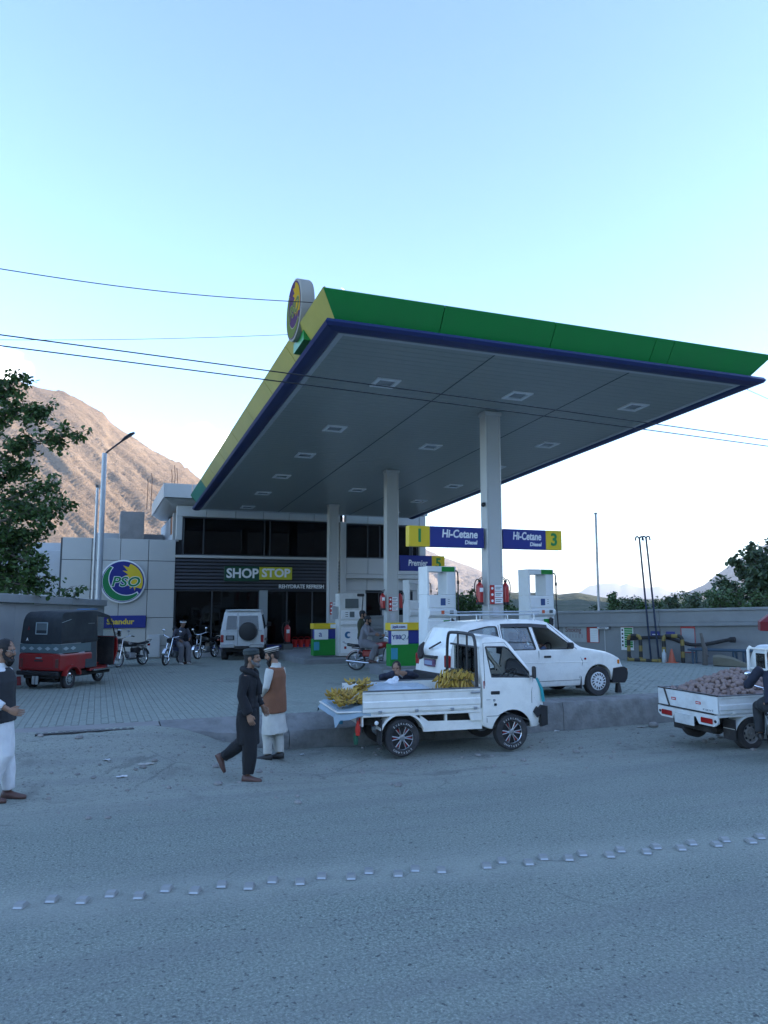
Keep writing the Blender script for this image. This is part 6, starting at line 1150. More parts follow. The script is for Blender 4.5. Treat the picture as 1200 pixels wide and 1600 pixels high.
    if cap:
        kind, cm = cap; e = MB(); e.M = HM
        if kind == 'pakol':
            e.lathe([(.100, .045), (.108, .050), (.112, .066), (.108, .082), (.106, .085), (.111, .095), (.108, .110), (.10, .118), (.06, .128), (.01, .130)], 22, 'z', (-.012, 0, 0))
        elif kind == 'flatpakol': e.lathe([(.098, .050), (.112, .055), (.118, .068), (.112, .082), (.09, .086), (.118, .098), (.128, .106), (.10, .118), (.01, .122)], 22, 'z', (-.012, 0, 0))
        elif kind == 'cap': e.lathe([(.098, .035), (.102, .06), (.098, .09), (.075, .122), (.03, .136), (.01, .137)], 18, 'z', (-.01, 0, 0)); e.loft([[(.07, y, .05) for y in (-.07, 0, .07)] + [(.07, y, .06) for y in (.07, 0, -.07)], [(.155 - abs(y) * .5, y, .045) for y in (-.06, 0, .06)] + [(.155 - abs(y) * .5, y, .052) for y in (.06, 0, -.06)]])
        elif kind == 'band': e.lathe([(.101, .035), (.108, .04), (.108, .075), (.101, .08)], 20, 'z', (-.01, 0, 0))
        e.build('headband' if kind == 'band' else 'cap', cm, root)
        if kind == 'flatpakol': e = MB(); e.M = HM; e.lathe([(.1135, .058), (.1195, .068), (.1135, .078)], 22, 'z', (-.012, 0, 0), cap=False); e.build('cap_band', M('cap_dark_band', (.05, .045, .04), .9), root)
    if wear.get('glasses'):
        e = MB(); e.M = HM
        for y in (-1, 1): e.tube([(.098, y * .036 + .022 * cos(a * pi / 6), .006 + .018 * sin(a * pi / 6)) for a in range(13)], .0025, 5); e.tube([(.096, y * .058, .008), (.0, y * .08, .01)], .0025, 5)
        e.tube([(.1, -.014, .01), (.1, .014, .01)], .0025, 5); e.build('glasses', steel, root)
    # trousers
    tm = wear.get('trousers'); ts = wear.get('tw', 1.0)
    if tm:
        e = MB(); e.tube([pel + up * .07, pel, pel - Vector((0, 0, .07))], [.15, .165, .12], 14, flat=.72)
        for s in 'RL': H_, K_, A_ = g('hi' + s), g('kn' + s), g('an' + s); e.tube([H_ + (H_ - K_).normalized() * -.0, H_.lerp(K_, .5), K_, K_.lerp(A_, .5), K_.lerp(A_, .98)], [.118 * ts, .112 * ts, .096 * ts, .086 * ts, .070 * ts], 12)
        m2 = remesh(e, .014, 2, .02, 6, seed + 3, .4); m2.materials.clear(); m2.materials.append(tm); link('trousers', m2, root)
    # long shirt: torso, sleeves and skirt in one garment
    sm_ = wear.get('shirt')
    if sm_:
        e = MB(); e.tube([pel - up * .05, pel, pel.lerp(che, .5), che, che.lerp(nek, .55), nek - up * .015], [q_ * (.93 if wear.get('vest') else 1) for q_ in (.19, .178, .165, .185, .165, .078)], 16, flat=.70)
        for s in 'RL': S_, E_, W2 = g('sh' + s), g('el' + s), g('wr' + s); cl_ = wear.get('cuff', .94); e.tube([S_, S_.lerp(E_, .5), E_, E_.lerp(W2, .5), E_.lerp(W2, cl_)], [.062, .064, .058, .056, .054], 12)
        if wear.get('skirt'): P = [pel + up * .05] + [Vector(q[:3]) for q in wear['skirt']]; e.tube(P, [.178] + [q[3] for q in wear['skirt']], 18, flat=wear.get('sflat', .72))
        m2 = remesh(e, .014, 2, .014 if wear.get('vest') else .024, 6.5, seed, .28); m2.materials.clear(); m2.materials.append(sm_); link('shirt', m2, root)
        if wear.get('collar', True): e = MB(); e.tube([nek - up * .045, nek + up * .015], [.078, .070], 14); e.build('collar', sm_, root)
    vm = wear.get('vest')
    if vm:
        e = MB(); e.tube([pel - up * wear.get('vlen', .12), pel, pel.lerp(che, .5), che, che.lerp(nek, .55), nek - up * .04], [.232, .22, .203, .208, .165, .095], 18, flat=.76)
        m2 = remesh(e, .014, 3, .007, 6, seed + 7, .3); m2.materials.clear(); m2.materials.append(vm); link('waistcoat', m2, root)
    if wear.get('scarf'):
        e = MB(); e.tube(smooth_path([nek + V(-.07, -.03, .0), nek + V(-.02, -.10, -.01), nek + V(.07, -.09, -.05), nek + V(.11, 0, -.10), nek + V(.07, .09, -.05), nek + V(-.02, .10, -.01), nek + V(-.08, .03, .0), nek + V(-.07, -.03, .0)], 3), .045, 9); e.tube([nek + V(.10, .02, -.08), nek + V(.15, .0, -.22), nek + V(.16, -.02, -.34)], [.05, .06, .05], 9, flat=.6)
        m2 = remesh(e, .014, 2, .008, 14, seed, .6); m2.materials.clear(); m2.materials.append(wear['scarf']); link('scarf', m2, root)
    shm = wear.get('shoes')
    for s in 'RL':
        A_ = g('an' + s); e = MB(); e.M = Matrix.Translation(A_) @ Matrix.Rotation(R(J['f' + s]), 4, 'Z') @ Matrix.Rotation(R(J['t' + s]), 4, 'Y')
        e.loft([[(x, y * w_, z) for y, z in ((-.6, -.085), (-1, -.07), (-.85, -.07 + h_ * .7), (0, -.07 + h_), (.85, -.07 + h_ * .7), (1, -.07), (.6, -.085))] for x, w_, h_ in ((-.075, .026, .06), (-.05, .036, .085), (0, .038, .085), (.06, .042, .06), (.12, .046, .042), (.17, .036, .03), (.19, .014, .02))]); e.build('shoe', shm, root, 60)
    return root
hair_b = M('hair_black', (.012, .011, .011), .75, var=.3, scale=30); beard_g = M('beard_grey', (.13, .125, .12), .9, var=.5, scale=40)
blk = cloth('cloth_black', (.010, .011, .014)); cream = cloth('cloth_cream', (.50, .50, .46)); brownv = cloth('cloth_brown', (.20, .085, .045)); greyc = cloth('cloth_grey', (.17, .17, .185)); white_c = cloth('cloth_white', (.66, .67, .67)); navy = cloth('cloth_navy', (.018, .022, .04)); olive = cloth('cloth_olive', (.045, .05, .025)); bluec = cloth('cloth_blue', (.07, .10, .17)); charc = cloth('cloth_charcoal', (.025, .028, .032))
brown_l = M('leather_brown', (.10, .05, .04), .5); black_l = M('leather_black', (.02, .02, .02), .5); pale_l = M('shoe_pale', (.5, .5, .48), .6)
def gl(x, y, dz=.0): return (x, y, road_z(*inv((x, y, 0))) + dz)
def gfoot(px, py, z): return tuple(px_on(px, py, z))
person('walking man all in black with green wool cap and grey beard stepping to the right', tuple(px_ground(386, 1219)), R(-4),
    dict(pelvis=(0, 0, .94), yaw=-2, pitch=-2, knR=(.05, -.09, .50), anR=(.03, -.09, .085), knL=(-.06, .09, .50), anL=(-.36, .10, .27), tL=62, elR=(-.04, -.25, 1.13), wrR=(.07, -.26, .88), elL=(.0, .25, 1.13), wrL=(.14, .24, .92)),
    dict(hair=hair_b, longhair=1, beard=beard_g, beardlen=-.01, cap=('pakol', cloth('cloth_pakol_green', (.035, .045, .045))), trousers=blk, tw=1.06, shirt=blk, skirt=((.0, 0, .78, .185), (-.0, 0, .62, .19), (-.005, 0, .48, .19)), sflat=.78, scarf=blk, shoes=brown_l, cuff=.93), 1.0, 1)
person('bearded man in brown waistcoat over pale long shirt with rolled wool cap, head bowed', tuple(px_ground(428, 1187)), R(158),
    dict(head=(.065, 0, 1.585), yaw=22, pitch=13, wrR=(.20, -.13, .98), elR=(.0, -.25, 1.10), elL=(-.0, .26, 1.12), wrL=(.20, .10, .97), anR=(-.04, -.09, .09), anL=(.06, .10, .09), knL=(.06, .1, .5), fR=20, fL=20),
    dict(hair=hair_b, beard=hair_b, beardlen=.05, cap=('flatpakol', cloth('cloth_wool_cream', (.48, .45, .40))), trousers=cream, shirt=cream, skirt=((0, 0, .75, .20), (0, 0, .58, .225), (-.01, 0, .40, .25)), vest=brownv, vlen=.22, shoes=black_l, cuff=.82), .985, 2)
person('bearded man with glasses in dark waistcoat and white clothes at the left frame edge', tuple(px_ground(-10, 1252)), R(3),
    dict(knR=(.10, -.09, .50), anR=(-.02, -.09, .09), knL=(.05, .09, .5), anL=(.11, .1, .085), elR=(-.02, -.27, 1.12), wrR=(.22, -.24, .99), handR=(1, 0, -.25), elL=(-.1, .25, 1.12), wrL=(-.05, .25, .88), yaw=-3, pitch=6),
    dict(hair=hair_b, beard=hair_b, beardlen=.03, glasses=1, trousers=white_c, shirt=white_c, skirt=((.02, 0, .78, .185), (.03, 0, .60, .20), (.02, 0, .46, .21)), vest=charc, vlen=.10, shoes=brown_l, cuff=.72), 1.085, 3)
# fruit seller leaning on the far side board, sitting on the kerb
vx = truck.matrix_basis if False else (Matrix.Translation(truck.location) @ Matrix.Rotation(TR, 4, 'Z')); vp = vx @ Vector((.42, 1.38, 0))
person('fruit seller in dark clothes leaning on folded arms behind the banana pickup', (vp.x, vp.y, .04), TR - R(90),
    dict(pelvis=(0, 0, .52), chest=(.22, 0, .78), neck=(.36, 0, .90), head=(.40, -.0, 1.06), pitch=4, yaw=-25, shR=(.31, -.19, .87), elR=(.56, -.34, .93), wrR=(.66, -.10, 1.0), shL=(.31, .19, .87), elL=(.54, .34, .93), wrL=(.68, .08, 1.0), handR=(.1, 1, 0), handL=(.1, -1, 0), hiR=(.02, -.1, .5), knR=(.32, -.14, .46), anR=(.34, -.14, .06), hiL=(.02, .1, .5), knL=(.32, .16, .46), anL=(.34, .16, .06)),
    dict(hair=hair_b, trousers=charc, shirt=navy, shoes=black_l), 1.0, 4)
# driver in the estate car
wm = Matrix.Translation(wag.location) @ Matrix.Rotation(WC, 4, 'Z'); dp = wm @ Vector((.98, -.34, 0))
person('driver in blue shirt seated at the wheel of the white estate car', (dp.x, dp.y, wag.location.z + .0), WC,
    dict(pelvis=(.08, 0, .60), chest=(-.02, 0, .88), neck=(-.05, 0, 1.06), head=(-.02, 0, 1.20), yaw=0, shR=(-.04, -.18, 1.0), elR=(.18, -.30, .90), wrR=(.40, -.15, .99), shL=(-.04, .18, 1.0), elL=(.16, .24, .82), wrL=(.40, .12, .98), hiR=(.1, -.1, .6), knR=(.5, -.12, .68), anR=(.72, -.12, .42), hiL=(.1, .1, .6), knL=(.5, .12, .68), anL=(.72, .12, .42)),
    dict(hair=hair_b, trousers=charc, shirt=bluec, shoes=black_l), 1.0, 5)
def rider(label, bike, rz, wear, seed, pose=None, k=1.0):
    p = dict(pelvis=(.18, 0, .86), chest=(.26, 0, 1.20), neck=(.30, 0, 1.38), head=(.35, 0, 1.52), pitch=4, shR=(.29, -.19, 1.33), elR=(.50, -.30, 1.12), wrR=(.74, -.33, 1.05), shL=(.29, .19, 1.33), elL=(.50, .30, 1.12), wrL=(.74, .33, 1.05), handR=(1, 0, -.25), handL=(1, 0, -.25), curl=1.2,
        hiR=(.2, -.12, .82), knR=(.62, -.22, .72), anR=(.48, -.23, .34), hiL=(.2, .12, .82), knL=(.62, .22, .72), anL=(.48, .23, .34)); p.update(pose or {})
    return person(label, tuple(bike.location), rz, p, wear, k, seed)
rider('rider in grey loose clothes and dark cap seated on the red motorcycle', bike4, RB, dict(hair=hair_b, beard=hair_b, beardlen=.01, cap=('cap', charc), trousers=greyc, tw=1.2, shirt=greyc, skirt=((.2, 0, .80, .20), (.24, 0, .70, .19)), sflat=.8, shoes=brown_l), 6, dict(wrR=(.62, -.22, 1.10), elR=(.40, -.30, 1.10)))
ap = px_on(566, 1040, .15); person('pump attendant in olive shirt and cap standing behind the seated rider', (SW(-.34, 8.6).x, SW(-.34, 8.6).y, gz(8.6)), R(0), dict(wrR=(.25, -.2, 1.02), wrL=(.28, .16, 1.06)), dict(hair=hair_b, beard=hair_b, beardlen=.02, cap=('cap', charc), trousers=charc, shirt=olive, skirt=((0, 0, .82, .19),), shoes=black_l), 1.06, 7)
b2 = bike2.location; RZ2 = R(262)
person('man with white headband sitting sideways on a parked motorcycle', (b2.x + .12, b2.y - .42, b2.z), R(-48),
    dict(pelvis=(0, 0, .80), chest=(.08, 0, 1.10), neck=(.12, 0, 1.28), head=(.19, 0, 1.42), yaw=-12, pitch=8, shR=(.1, -.19, 1.23), elR=(.05, -.30, .98), wrR=(.26, -.16, .84), shL=(.1, .19, 1.23), elL=(.2, .27, 1.0), wrL=(.42, .16, .90), hiR=(.02, -.1, .78), knR=(.40, -.14, .60), anR=(.36, -.14, .09), hiL=(.02, .1, .78), knL=(.42, .12, .62), anL=(.44, .12, .09)),
    dict(hair=hair_b, cap=('band', white_c), trousers=greyc, tw=1.1, shirt=cloth('cloth_slate', (.085, .09, .115)), shoes=pale_l), 1.0, 8)
q = px_on(292, 1037, gz(11.9))
person('man in black bending forward beside the man with the white headband', tuple(q), R(165),
    dict(pelvis=(0, 0, .90), chest=(.24, 0, 1.10), neck=(.38, 0, 1.16), head=(.50, 0, 1.18), pitch=50, shR=(.33, -.19, 1.12), elR=(.45, -.26, .88), wrR=(.55, -.15, .70), shL=(.33, .19, 1.12), elL=(.45, .26, .88), wrL=(.55, .15, .70), anL=(-.06, .14, .09)),
    dict(hair=hair_b, trousers=blk, shirt=blk, skirt=((-.02, 0, .78, .19), (-.03, 0, .6, .2)), shoes=brown_l), 1.0, 9)
rider('man in navy jacket seen from behind on a motorcycle at the right frame edge', bike5, EB, dict(hair=hair_b, trousers=charc, shirt=navy, shoes=black_l), 10, dict(chest=(.30, 0, 1.16), neck=(.38, 0, 1.34), head=(.44, 0, 1.48), elL=(.42, .36, 1.06), elR=(.42, -.36, 1.06)))
# ================================================================ FRUIT, LITTER, STUDS, TREES
TM = Matrix.Translation(truck.location) @ Matrix.Rotation(TR, 4, 'Z')
ban_m = [M('banana_yellow', (.48, .31, .04), .55, var=.2, scale=14, dirt=(.16, .09, .03), dirta=.7, dscale=20), M('banana_ripe', (.40, .24, .04), .55, var=.25, scale=16, dirt=(.10, .06, .02), dirta=.8, dscale=22)]
def banana_mesh(mat):
    m_ = MB(); P = [(.0 + .09 * (1 - cos(a)), 0, -.10 * sin(a) * 1.1) for a in (0, .25, .6, .95, 1.3, 1.5)]; m_.tube(P, [.009, .013, .018, .0185, .013, .005], 6); return m_.mesh('banana', mat)
bmesh_ = [banana_mesh(q) for q in ban_m]; rb = random.Random(12)
def bunch(label, p, n, rot, tilt, grp):
    r_ = thing('banana_bunch', label, 'bananas', tuple(TM @ Vector(p)), TR + rot, grp); r_.rotation_euler = (tilt[0], tilt[1], TR + rot)
    m_ = MB(); m_.ball((0, 0, .0), (.022, .035, .02), 8, 6); m_.build('stalk', M('banana_stalk', (.10, .08, .03), .8), r_)
    for i in range(n):
        o = link('banana', bmesh_[rb.random() < .4], r_); row = i % 2; a = (i - (n - 1) / 2) * .24; o.location = (-.015 + row * .03, a * .085, .01 - row * .015); o.rotation_euler = (a * .5 + rb.uniform(-.08, .08), rb.uniform(-.12, .12) - row * .25, a * .6); s_ = rb.uniform(.92, 1.12); o.scale = (s_, s_, s_)
    return r_
for k in range(36):
    row, c = divmod(k, 9); bunch('bunch of ripe bananas in the stack against the pickup cab', (1.23 - .05 * row - .22 * (c % 3) * .45 + rb.uniform(-.02, .02), -.52 + .085 * c + rb.uniform(-.02, .02), 1.24 - .115 * row + rb.uniform(-.02, .02)), 7, R(-90 + rb.uniform(-40, 40)), (rb.uniform(-.25, .25), rb.uniform(-.2, .3)), 'banana bunches stacked against the cab')
for k in range(34):
    a = rb.random(); x = -1.0 + .36 * rb.random(); y = rb.uniform(-.58, .30); hgt = .09 * (1 - abs((x + .82) / .26)) * (1 - abs(y + .15) / .6)
    bunch('bunch of yellow bananas in the heap on the lowered tailgate', (x, y, .80 + max(0, hgt) * 1.2 + rb.uniform(0, .05)), 6, rb.uniform(0, 6.28), (rb.uniform(-.5, .5), -1.2 + rb.uniform(-.3, .3)), 'banana bunches heaped on the tailgate')
for k in range(9): bunch('bunch of yellow bananas on the far rear corner of the truck bed', (-.50 + rb.uniform(-.10, .16), rb.uniform(.02, .34), .92 + .07 * (k % 3)), 6, rb.uniform(0, 6.28), (rb.uniform(-.4, .4), -1.0 + rb.uniform(-.4, .4)), 'banana bunches on the far rear corner of the bed')
def sheet(name, label, cat, x0, x1, y0, y1, zf, mat, par_m, n=26, th=.006):
    m_ = MB(); vs = []; fs = []
    for i in range(n + 1):
        for j in range(n + 1): x = x0 + (x1 - x0) * i / n; y = y0 + (y1 - y0) * j / n; vs.append((x, y, zf(x, y)))
    k = len(vs); vs += [(x, y, z - th) for x, y, z in vs]
    for i in range(n):
        for j in range(n): a = i * (n + 1) + j; fs += [(a, a + 1, a + n + 2, a + n + 1), (k + a, k + a + n + 1, k + a + n + 2, k + a + 1)]
    for i in range(n):
        for (a, b) in ((i, i + 1), ((n) * (n + 1) + i, n * (n + 1) + i + 1), (i * (n + 1), (i + 1) * (n + 1)), (i * (n + 1) + n, (i + 1) * (n + 1) + n)): fs.append((a, b, k + b, k + a))
    m_.add(vs, fs); o = m_.build(name, mat, None, 60); o.matrix_basis = par_m; return tag(o, label, cat)
wn = lambda x, y, s, a: a * (noise.noise((x * s, y * s, 1.7)) + .5 * noise.noise((x * s * 2.3, y * s * 2.3, 4.1)))
plast = M('plastic_sheet', (.46, .53, .58), .3, var=.1, spec=.7); bcl = M('blue_cloth', (.27, .36, .42), .8, var=.15)
sheet('plastic_sheet', 'crumpled pale blue plastic sheet spread over the load bed', 'plastic sheet', -.50, .78, -.60, .60, lambda x, y: .86 + .17 * sst(.62, .2, abs(y - .05)) * sst(.75, .3, abs(x - .15)) + wn(x, y, 5, .045), plast, TM)
sheet('blue_cloth', 'pale blue cloth hanging over the edges of the lowered tailgate', 'cloth', -1.09, -.52, -.70, .66, lambda x, y: .735 + .055 * sst(-.9, -.6, x) - (.14 * sst(.60, .70, abs(y)) + .11 * sst(-1.0, -1.09, x)) + wn(x, y, 7, .018) * .8 + .012, bcl, TM)
e = MB(); e.ball((0, 0, .07), (.13, .10, .09), 14, 10); e.ball((.06, .02, .15), (.06, .05, .06), 10, 8); me = remesh(e, .012, 2, .02, 18, 3, 1); me.materials.clear(); me.materials.append(M('white_bag', (.68, .70, .73), .45)); bag = link('plastic_bag', me); bag.location = TM @ Vector((.16, .42, .92)); tag(bag, 'crumpled white plastic bag on the sheet in front of the fruit seller', 'plastic bag')
# potatoes
PM = Matrix.Translation(ptruck.location) @ Matrix.Rotation(PR_, 4, 'Z') @ Matrix.Diagonal((1, 1, .86, 1)); rp = random.Random(5)
pm_ = M('potato_skin', (.26, .19, .17), .9, var=.25, scale=10, bump=.3, dirt=(.15, .11, .10), dirta=.6, dscale=14); pms = []
for i in range(4):
    m_ = MB(); m_.ball((0, 0, 0), (.068, .048, .042), 8, 6); m_.v = [tuple(Vector(v) * (1 + .16 * noise.noise(Vector(v) * 16 + Vector((i * 5, 0, 0))))) for v in m_.v]; pms.append(m_.mesh('potato', pm_, 180))
def heap(x, y): return .94 + .42 * max(0, 1 - sqrt(((x - .40) / 1.02) ** 2 + ((y - .02) / .82) ** 2)) ** .9 + .04
n_p = 0
for i in range(2200):
    if n_p >= 298: break
    x = rp.uniform(-.58, 1.16); y = rp.uniform(-.62, .62)
    if heap(x, y) < .97 or (y > .35 and rp.random() < .7): continue
    if any((x - a) ** 2 + (y - b) ** 2 < .0062 for a, b in KIDS.setdefault('p', [])): continue
    KIDS['p'].append((x, y)); o = link('potato', pms[n_p % 4], None, tuple(PM @ Vector((x, y, heap(x, y) + rp.uniform(-.012, .02)))), rp.uniform(0, 6.28)); o.rotation_euler = (rp.uniform(-.7, .7), rp.uniform(-.7, .7), rp.uniform(0, 6.28)); s_ = rp.uniform(.8, 1.15); o.scale = (s_, s_, s_); tag(o, 'earthy brown potato in the heap on the older pickup bed', 'potato', 'potatoes heaped on the pickup bed'); n_p += 1
m_ = MB(); vs = []; fs = []; n = 16
for i in range(n + 1):
    for j in range(n + 1): x = -.62 + 1.9 * i / n; y = -.66 + 1.32 * j / n; vs.append((x, y, heap(x, y) - .035))
for i in range(n):
    for j in range(n): a = i * (n + 1) + j; fs.append((a, a + 1, a + n + 2, a + n + 1))
m_.add(vs, fs); o = m_.build('potato_heap', pm_); o.matrix_basis = PM; tag(o, 'packed inner mass of the potato heap under the loose potatoes', 'potatoes', None, 'stuff')
e = MB(); e.ball((0, 0, .12), (.28, .22, .16), 14, 10); me = remesh(e, .02, 2, .05, 9, 3, 1); me.materials.clear(); me.materials.append(cloth('cloth_red', (.30, .02, .03))); o = link('red_sack', me); o.location = PM @ Vector((1.08, -.28, 1.0)); tag(o, 'crumpled red sack lying at the front of the potato heap', 'sack')
# cement studs in the road
stm = M('stud_metal', (.25, .265, .26), .5, .2, var=.1, dirt=(.25, .24, .23), dirta=.4, dscale=20); m_ = MB(); m_.loft([[(x * .043, -.050, 0), (x * .034, -.026, .026), (x * .034, .026, .026), (x * .043, .050, 0)] for x in (-1, 1)]); stu = m_.mesh('road_stud', stm, 10)
m_ = MB(); m_.add([(-.034, -.0499, .003), (.034, -.0499, .003), (.031, -.0415, .0115), (-.031, -.0415, .0115), (-.034, -.046, .003), (.034, -.046, .003), (.031, -.038, .0115), (-.031, -.038, .0115)], [(0, 1, 2, 3), (0, 4, 5, 1), (1, 5, 6, 2), (2, 6, 7, 3), (3, 7, 4, 0)]); rfm = m_.mesh('reflector', M('stud_reflector', (.42, .45, .47), .25))
stang = atan2(px_on(1180, 1314).y - px_on(28, 1415).y, px_on(1180, 1314).x - px_on(28, 1415).x); rs = random.Random(3)
ORD = 'first second third fourth fifth sixth seventh eighth ninth tenth eleventh twelfth thirteenth fourteenth fifteenth sixteenth seventeenth eighteenth nineteenth twentieth'.split(); ORD += ['twenty-' + q for q in ORD[:9]] + ['thirtieth'] + ['thirty-' + q for q in ORD[:9]]
for si, (x, y) in enumerate(STUDS):
    p = px_on(x, y); s, t = inv(p); o = link('road_stud', stu, None, (p.x, p.y + .04, road_z(s, t) + .003), stang - R(12) + rs.uniform(-.07, .07)); o.scale = (1.0, 1.15, 1.2); tag(o, ORD[si] + ' pale metal road stud from the left end of the staggered row across the road', 'road stud', 'road studs across the carriageway'); link('reflector', rfm, o)
# litter on the shoulder
for lb, nm, cat, (x, y), sx, sy, mt in (('torn flat piece of pale cardboard lying on the dusty shoulder left of the walking man', 'cardboard_scrap', 'litter', (228, 1195), .16, .05, M('card_pale', (.42, .40, .36), .9)), ('crumpled white paper scrap on the shoulder farther left of the cardboard', 'paper_scrap', 'litter', (167, 1189), .06, .05, white_c), ('flat white wrapper on the road edge below the cardboard', 'wrapper', 'litter', (190, 1215), .11, .04, white_c),
    ('small white wrapper on the shoulder under the middle of the banana pickup', 'wrapper', 'litter', (624, 1180), .08, .06, white_c), ('small white scrap before the kerb right of the banana pickup', 'paper_scrap', 'litter', (870, 1143), .07, .05, white_c), ('pale bottle shaped scrap before the kerb beside the potato pickup', 'scrap', 'litter', (1002, 1137), .12, .06, MC['card_pale']), ('grey stone lump before the kerb beside the potato pickup', 'stone', 'stone', (1021, 1136), .1, .09, concrete), ('tiny white scrap near the feet of the man in the waistcoat', 'paper_scrap', 'litter', (472, 1180), .05, .04, white_c)):
    p = px_ground(x, y); s, t = inv(p); z = road_z(s, t); m_ = MB(); n = 5; vs = []
    for i in range(n + 1):
        for j in range(n + 1): u, v = i / n - .5, j / n - .5; vs.append((u * sx * 1.25, v * sy * 1.25, .016 + .014 * noise.noise((u * 5 + x, v * 5, 0))))
    k = len(vs); vs += [(a, b, c - .006) for a, b, c in vs]; fs = []
    for i in range(n):
        for j in range(n): a = i * (n + 1) + j; fs += [(a, a + 1, a + n + 2, a + n + 1), (k + a, k + a + n + 1, k + a + n + 2, k + a + 1)]
    m_.add(vs, fs)
    if nm == 'stone': m_ = MB(); m_.ball((0, 0, .04), (sx, sy, .06), 9, 6)
    o = m_.build(nm, mt, None, 60); o.location = (p.x, p.y, z); o.rotation_euler = (0, 0, rs.uniform(-.6, .6)); tag(o, lb, cat)
# ---------------------------------------------------------------- trees
def leaf_mat(name, a, b_):
    m, t, n, l, b = nodes_of(name); ge = n.new('ShaderNodeNewGeometry'); mx = n.new('ShaderNodeMix'); mx.data_type = 'RGBA'; mx.inputs['A'].default_value = (*a, 1); mx.inputs['B'].default_value = (*b_, 1); l.new(ge.outputs['Random Per Island'], mx.inputs['Factor']); l.new(mx.outputs['Result'], b.inputs['Base Color']); b.inputs['Roughness'].default_value = .55
    tr = n.new('ShaderNodeBsdfTranslucent'); l.new(mx.outputs['Result'], tr.inputs[0]); ms = n.new('ShaderNodeMixShader'); ms.inputs[0].default_value = .22; l.new(b.outputs[0], ms.inputs[1]); l.new(tr.outputs[0], ms.inputs[2]); l.new(ms.outputs[0], n['Material Output'].inputs[0]); MC[name] = m; return m
bark = M('bark', (.10, .085, .07), .95, var=.3, scale=6, bump=.5, bscale=20); leaf1 = leaf_mat('leaf_green', (.03, .075, .02), (.085, .15, .035)); leaf2 = leaf_mat('leaf_dark', (.035, .065, .03), (.09, .13, .055)); leaf3 = leaf_mat('leaf_light', (.05, .10, .03), (.09, .15, .05))
def add_leaf(vs, fs, p, L_, W_, rr, droop=.4):
    a = rr.uniform(0, 6.28); e = rr.uniform(-1.1, .5) - droop * .4; d = Vector((cos(a) * cos(e), sin(a) * cos(e), sin(e))); s = d.cross(Vector((0, 0, 1))); s = s.normalized() if s.length > .01 else Vector((1, 0, 0)); r_ = rr.uniform(-.9, .9); u = s.cross(d); s = s * cos(r_) + u * sin(r_); u = s.cross(d)
    k = len(vs); vs += [p, p + d * L_ * .35 + s * W_ - u * W_ * .25, p + d * L_ * .75 + s * W_ * .7 - u * W_ * .3, p + d * L_, p + d * L_ * .75 - s * W_ * .7 - u * W_ * .3, p + d * L_ * .35 - s * W_ - u * W_ * .25, p + d * L_ * .5]
    fs += [(k, k + 1, k + 6), (k + 1, k + 2, k + 6), (k + 2, k + 3, k + 6), (k + 3, k + 4, k + 6), (k + 4, k + 5, k + 6), (k + 5, k, k + 6)]
def grow(name, label, base, trunk_pts, limbs, leaf, lsize, per, seed, cat='tree', group=None, tr0=.16, twigs=5, spread=.35, tw_len=(.4, .9)):
    """limbs: list of (start on trunk 0..1, list of points).  Twigs and leaves grow along every limb."""
    rr = random.Random(seed); r_ = thing(name, label, cat, base, 0, group); B0 = Vector((0, 0, 0)); wood = MB(); T = [Vector(p) for p in trunk_pts]; wood.tube(T, [tr0 * (1 - .75 * i / (len(T) - 1)) for i in range(len(T))], 8); vs, fs = [], []
    for L_ in limbs:
        P = [Vector(p) for p in L_]; P = smooth_path(P, 3); ln = len(P); wood.tube(P, [max(.008, tr0 * .38 * (1 - .9 * i / (ln - 1))) for i in range(ln)], 6)
        for i in range(max(1, ln // 6), ln):
            for q in range(twigs):
                d = Vector((rr.gauss(0, 1), rr.gauss(0, 1), rr.gauss(.05, .7))).normalized(); tl = rr.uniform(*tw_len) * (1.1 - .4 * i / ln); p0 = P[i]; p1 = p0 + d * tl * .6 + Vector((0, 0, .05)); p2 = p0 + d * tl + Vector((0, 0, -.06 * tl)); wood.tube([p0, p1, p2], [.010, .007, .003], 4)
                for w in range(per): f = rr.uniform(.15, 1.05); p = p0.lerp(p2, f) + Vector((rr.gauss(0, 1), rr.gauss(0, 1), rr.gauss(0, 1))) * spread * .22; s_ = lsize * rr.uniform(.6, 1.25); add_leaf(vs, fs, p, s_, s_ * .38, rr)
    wood.build('trunk', bark, r_); me = bpy.data.meshes.new('crown'); me.from_pydata([tuple(v) for v in vs], [], fs); me.materials.append(leaf); link('crown', me, r_); return r_
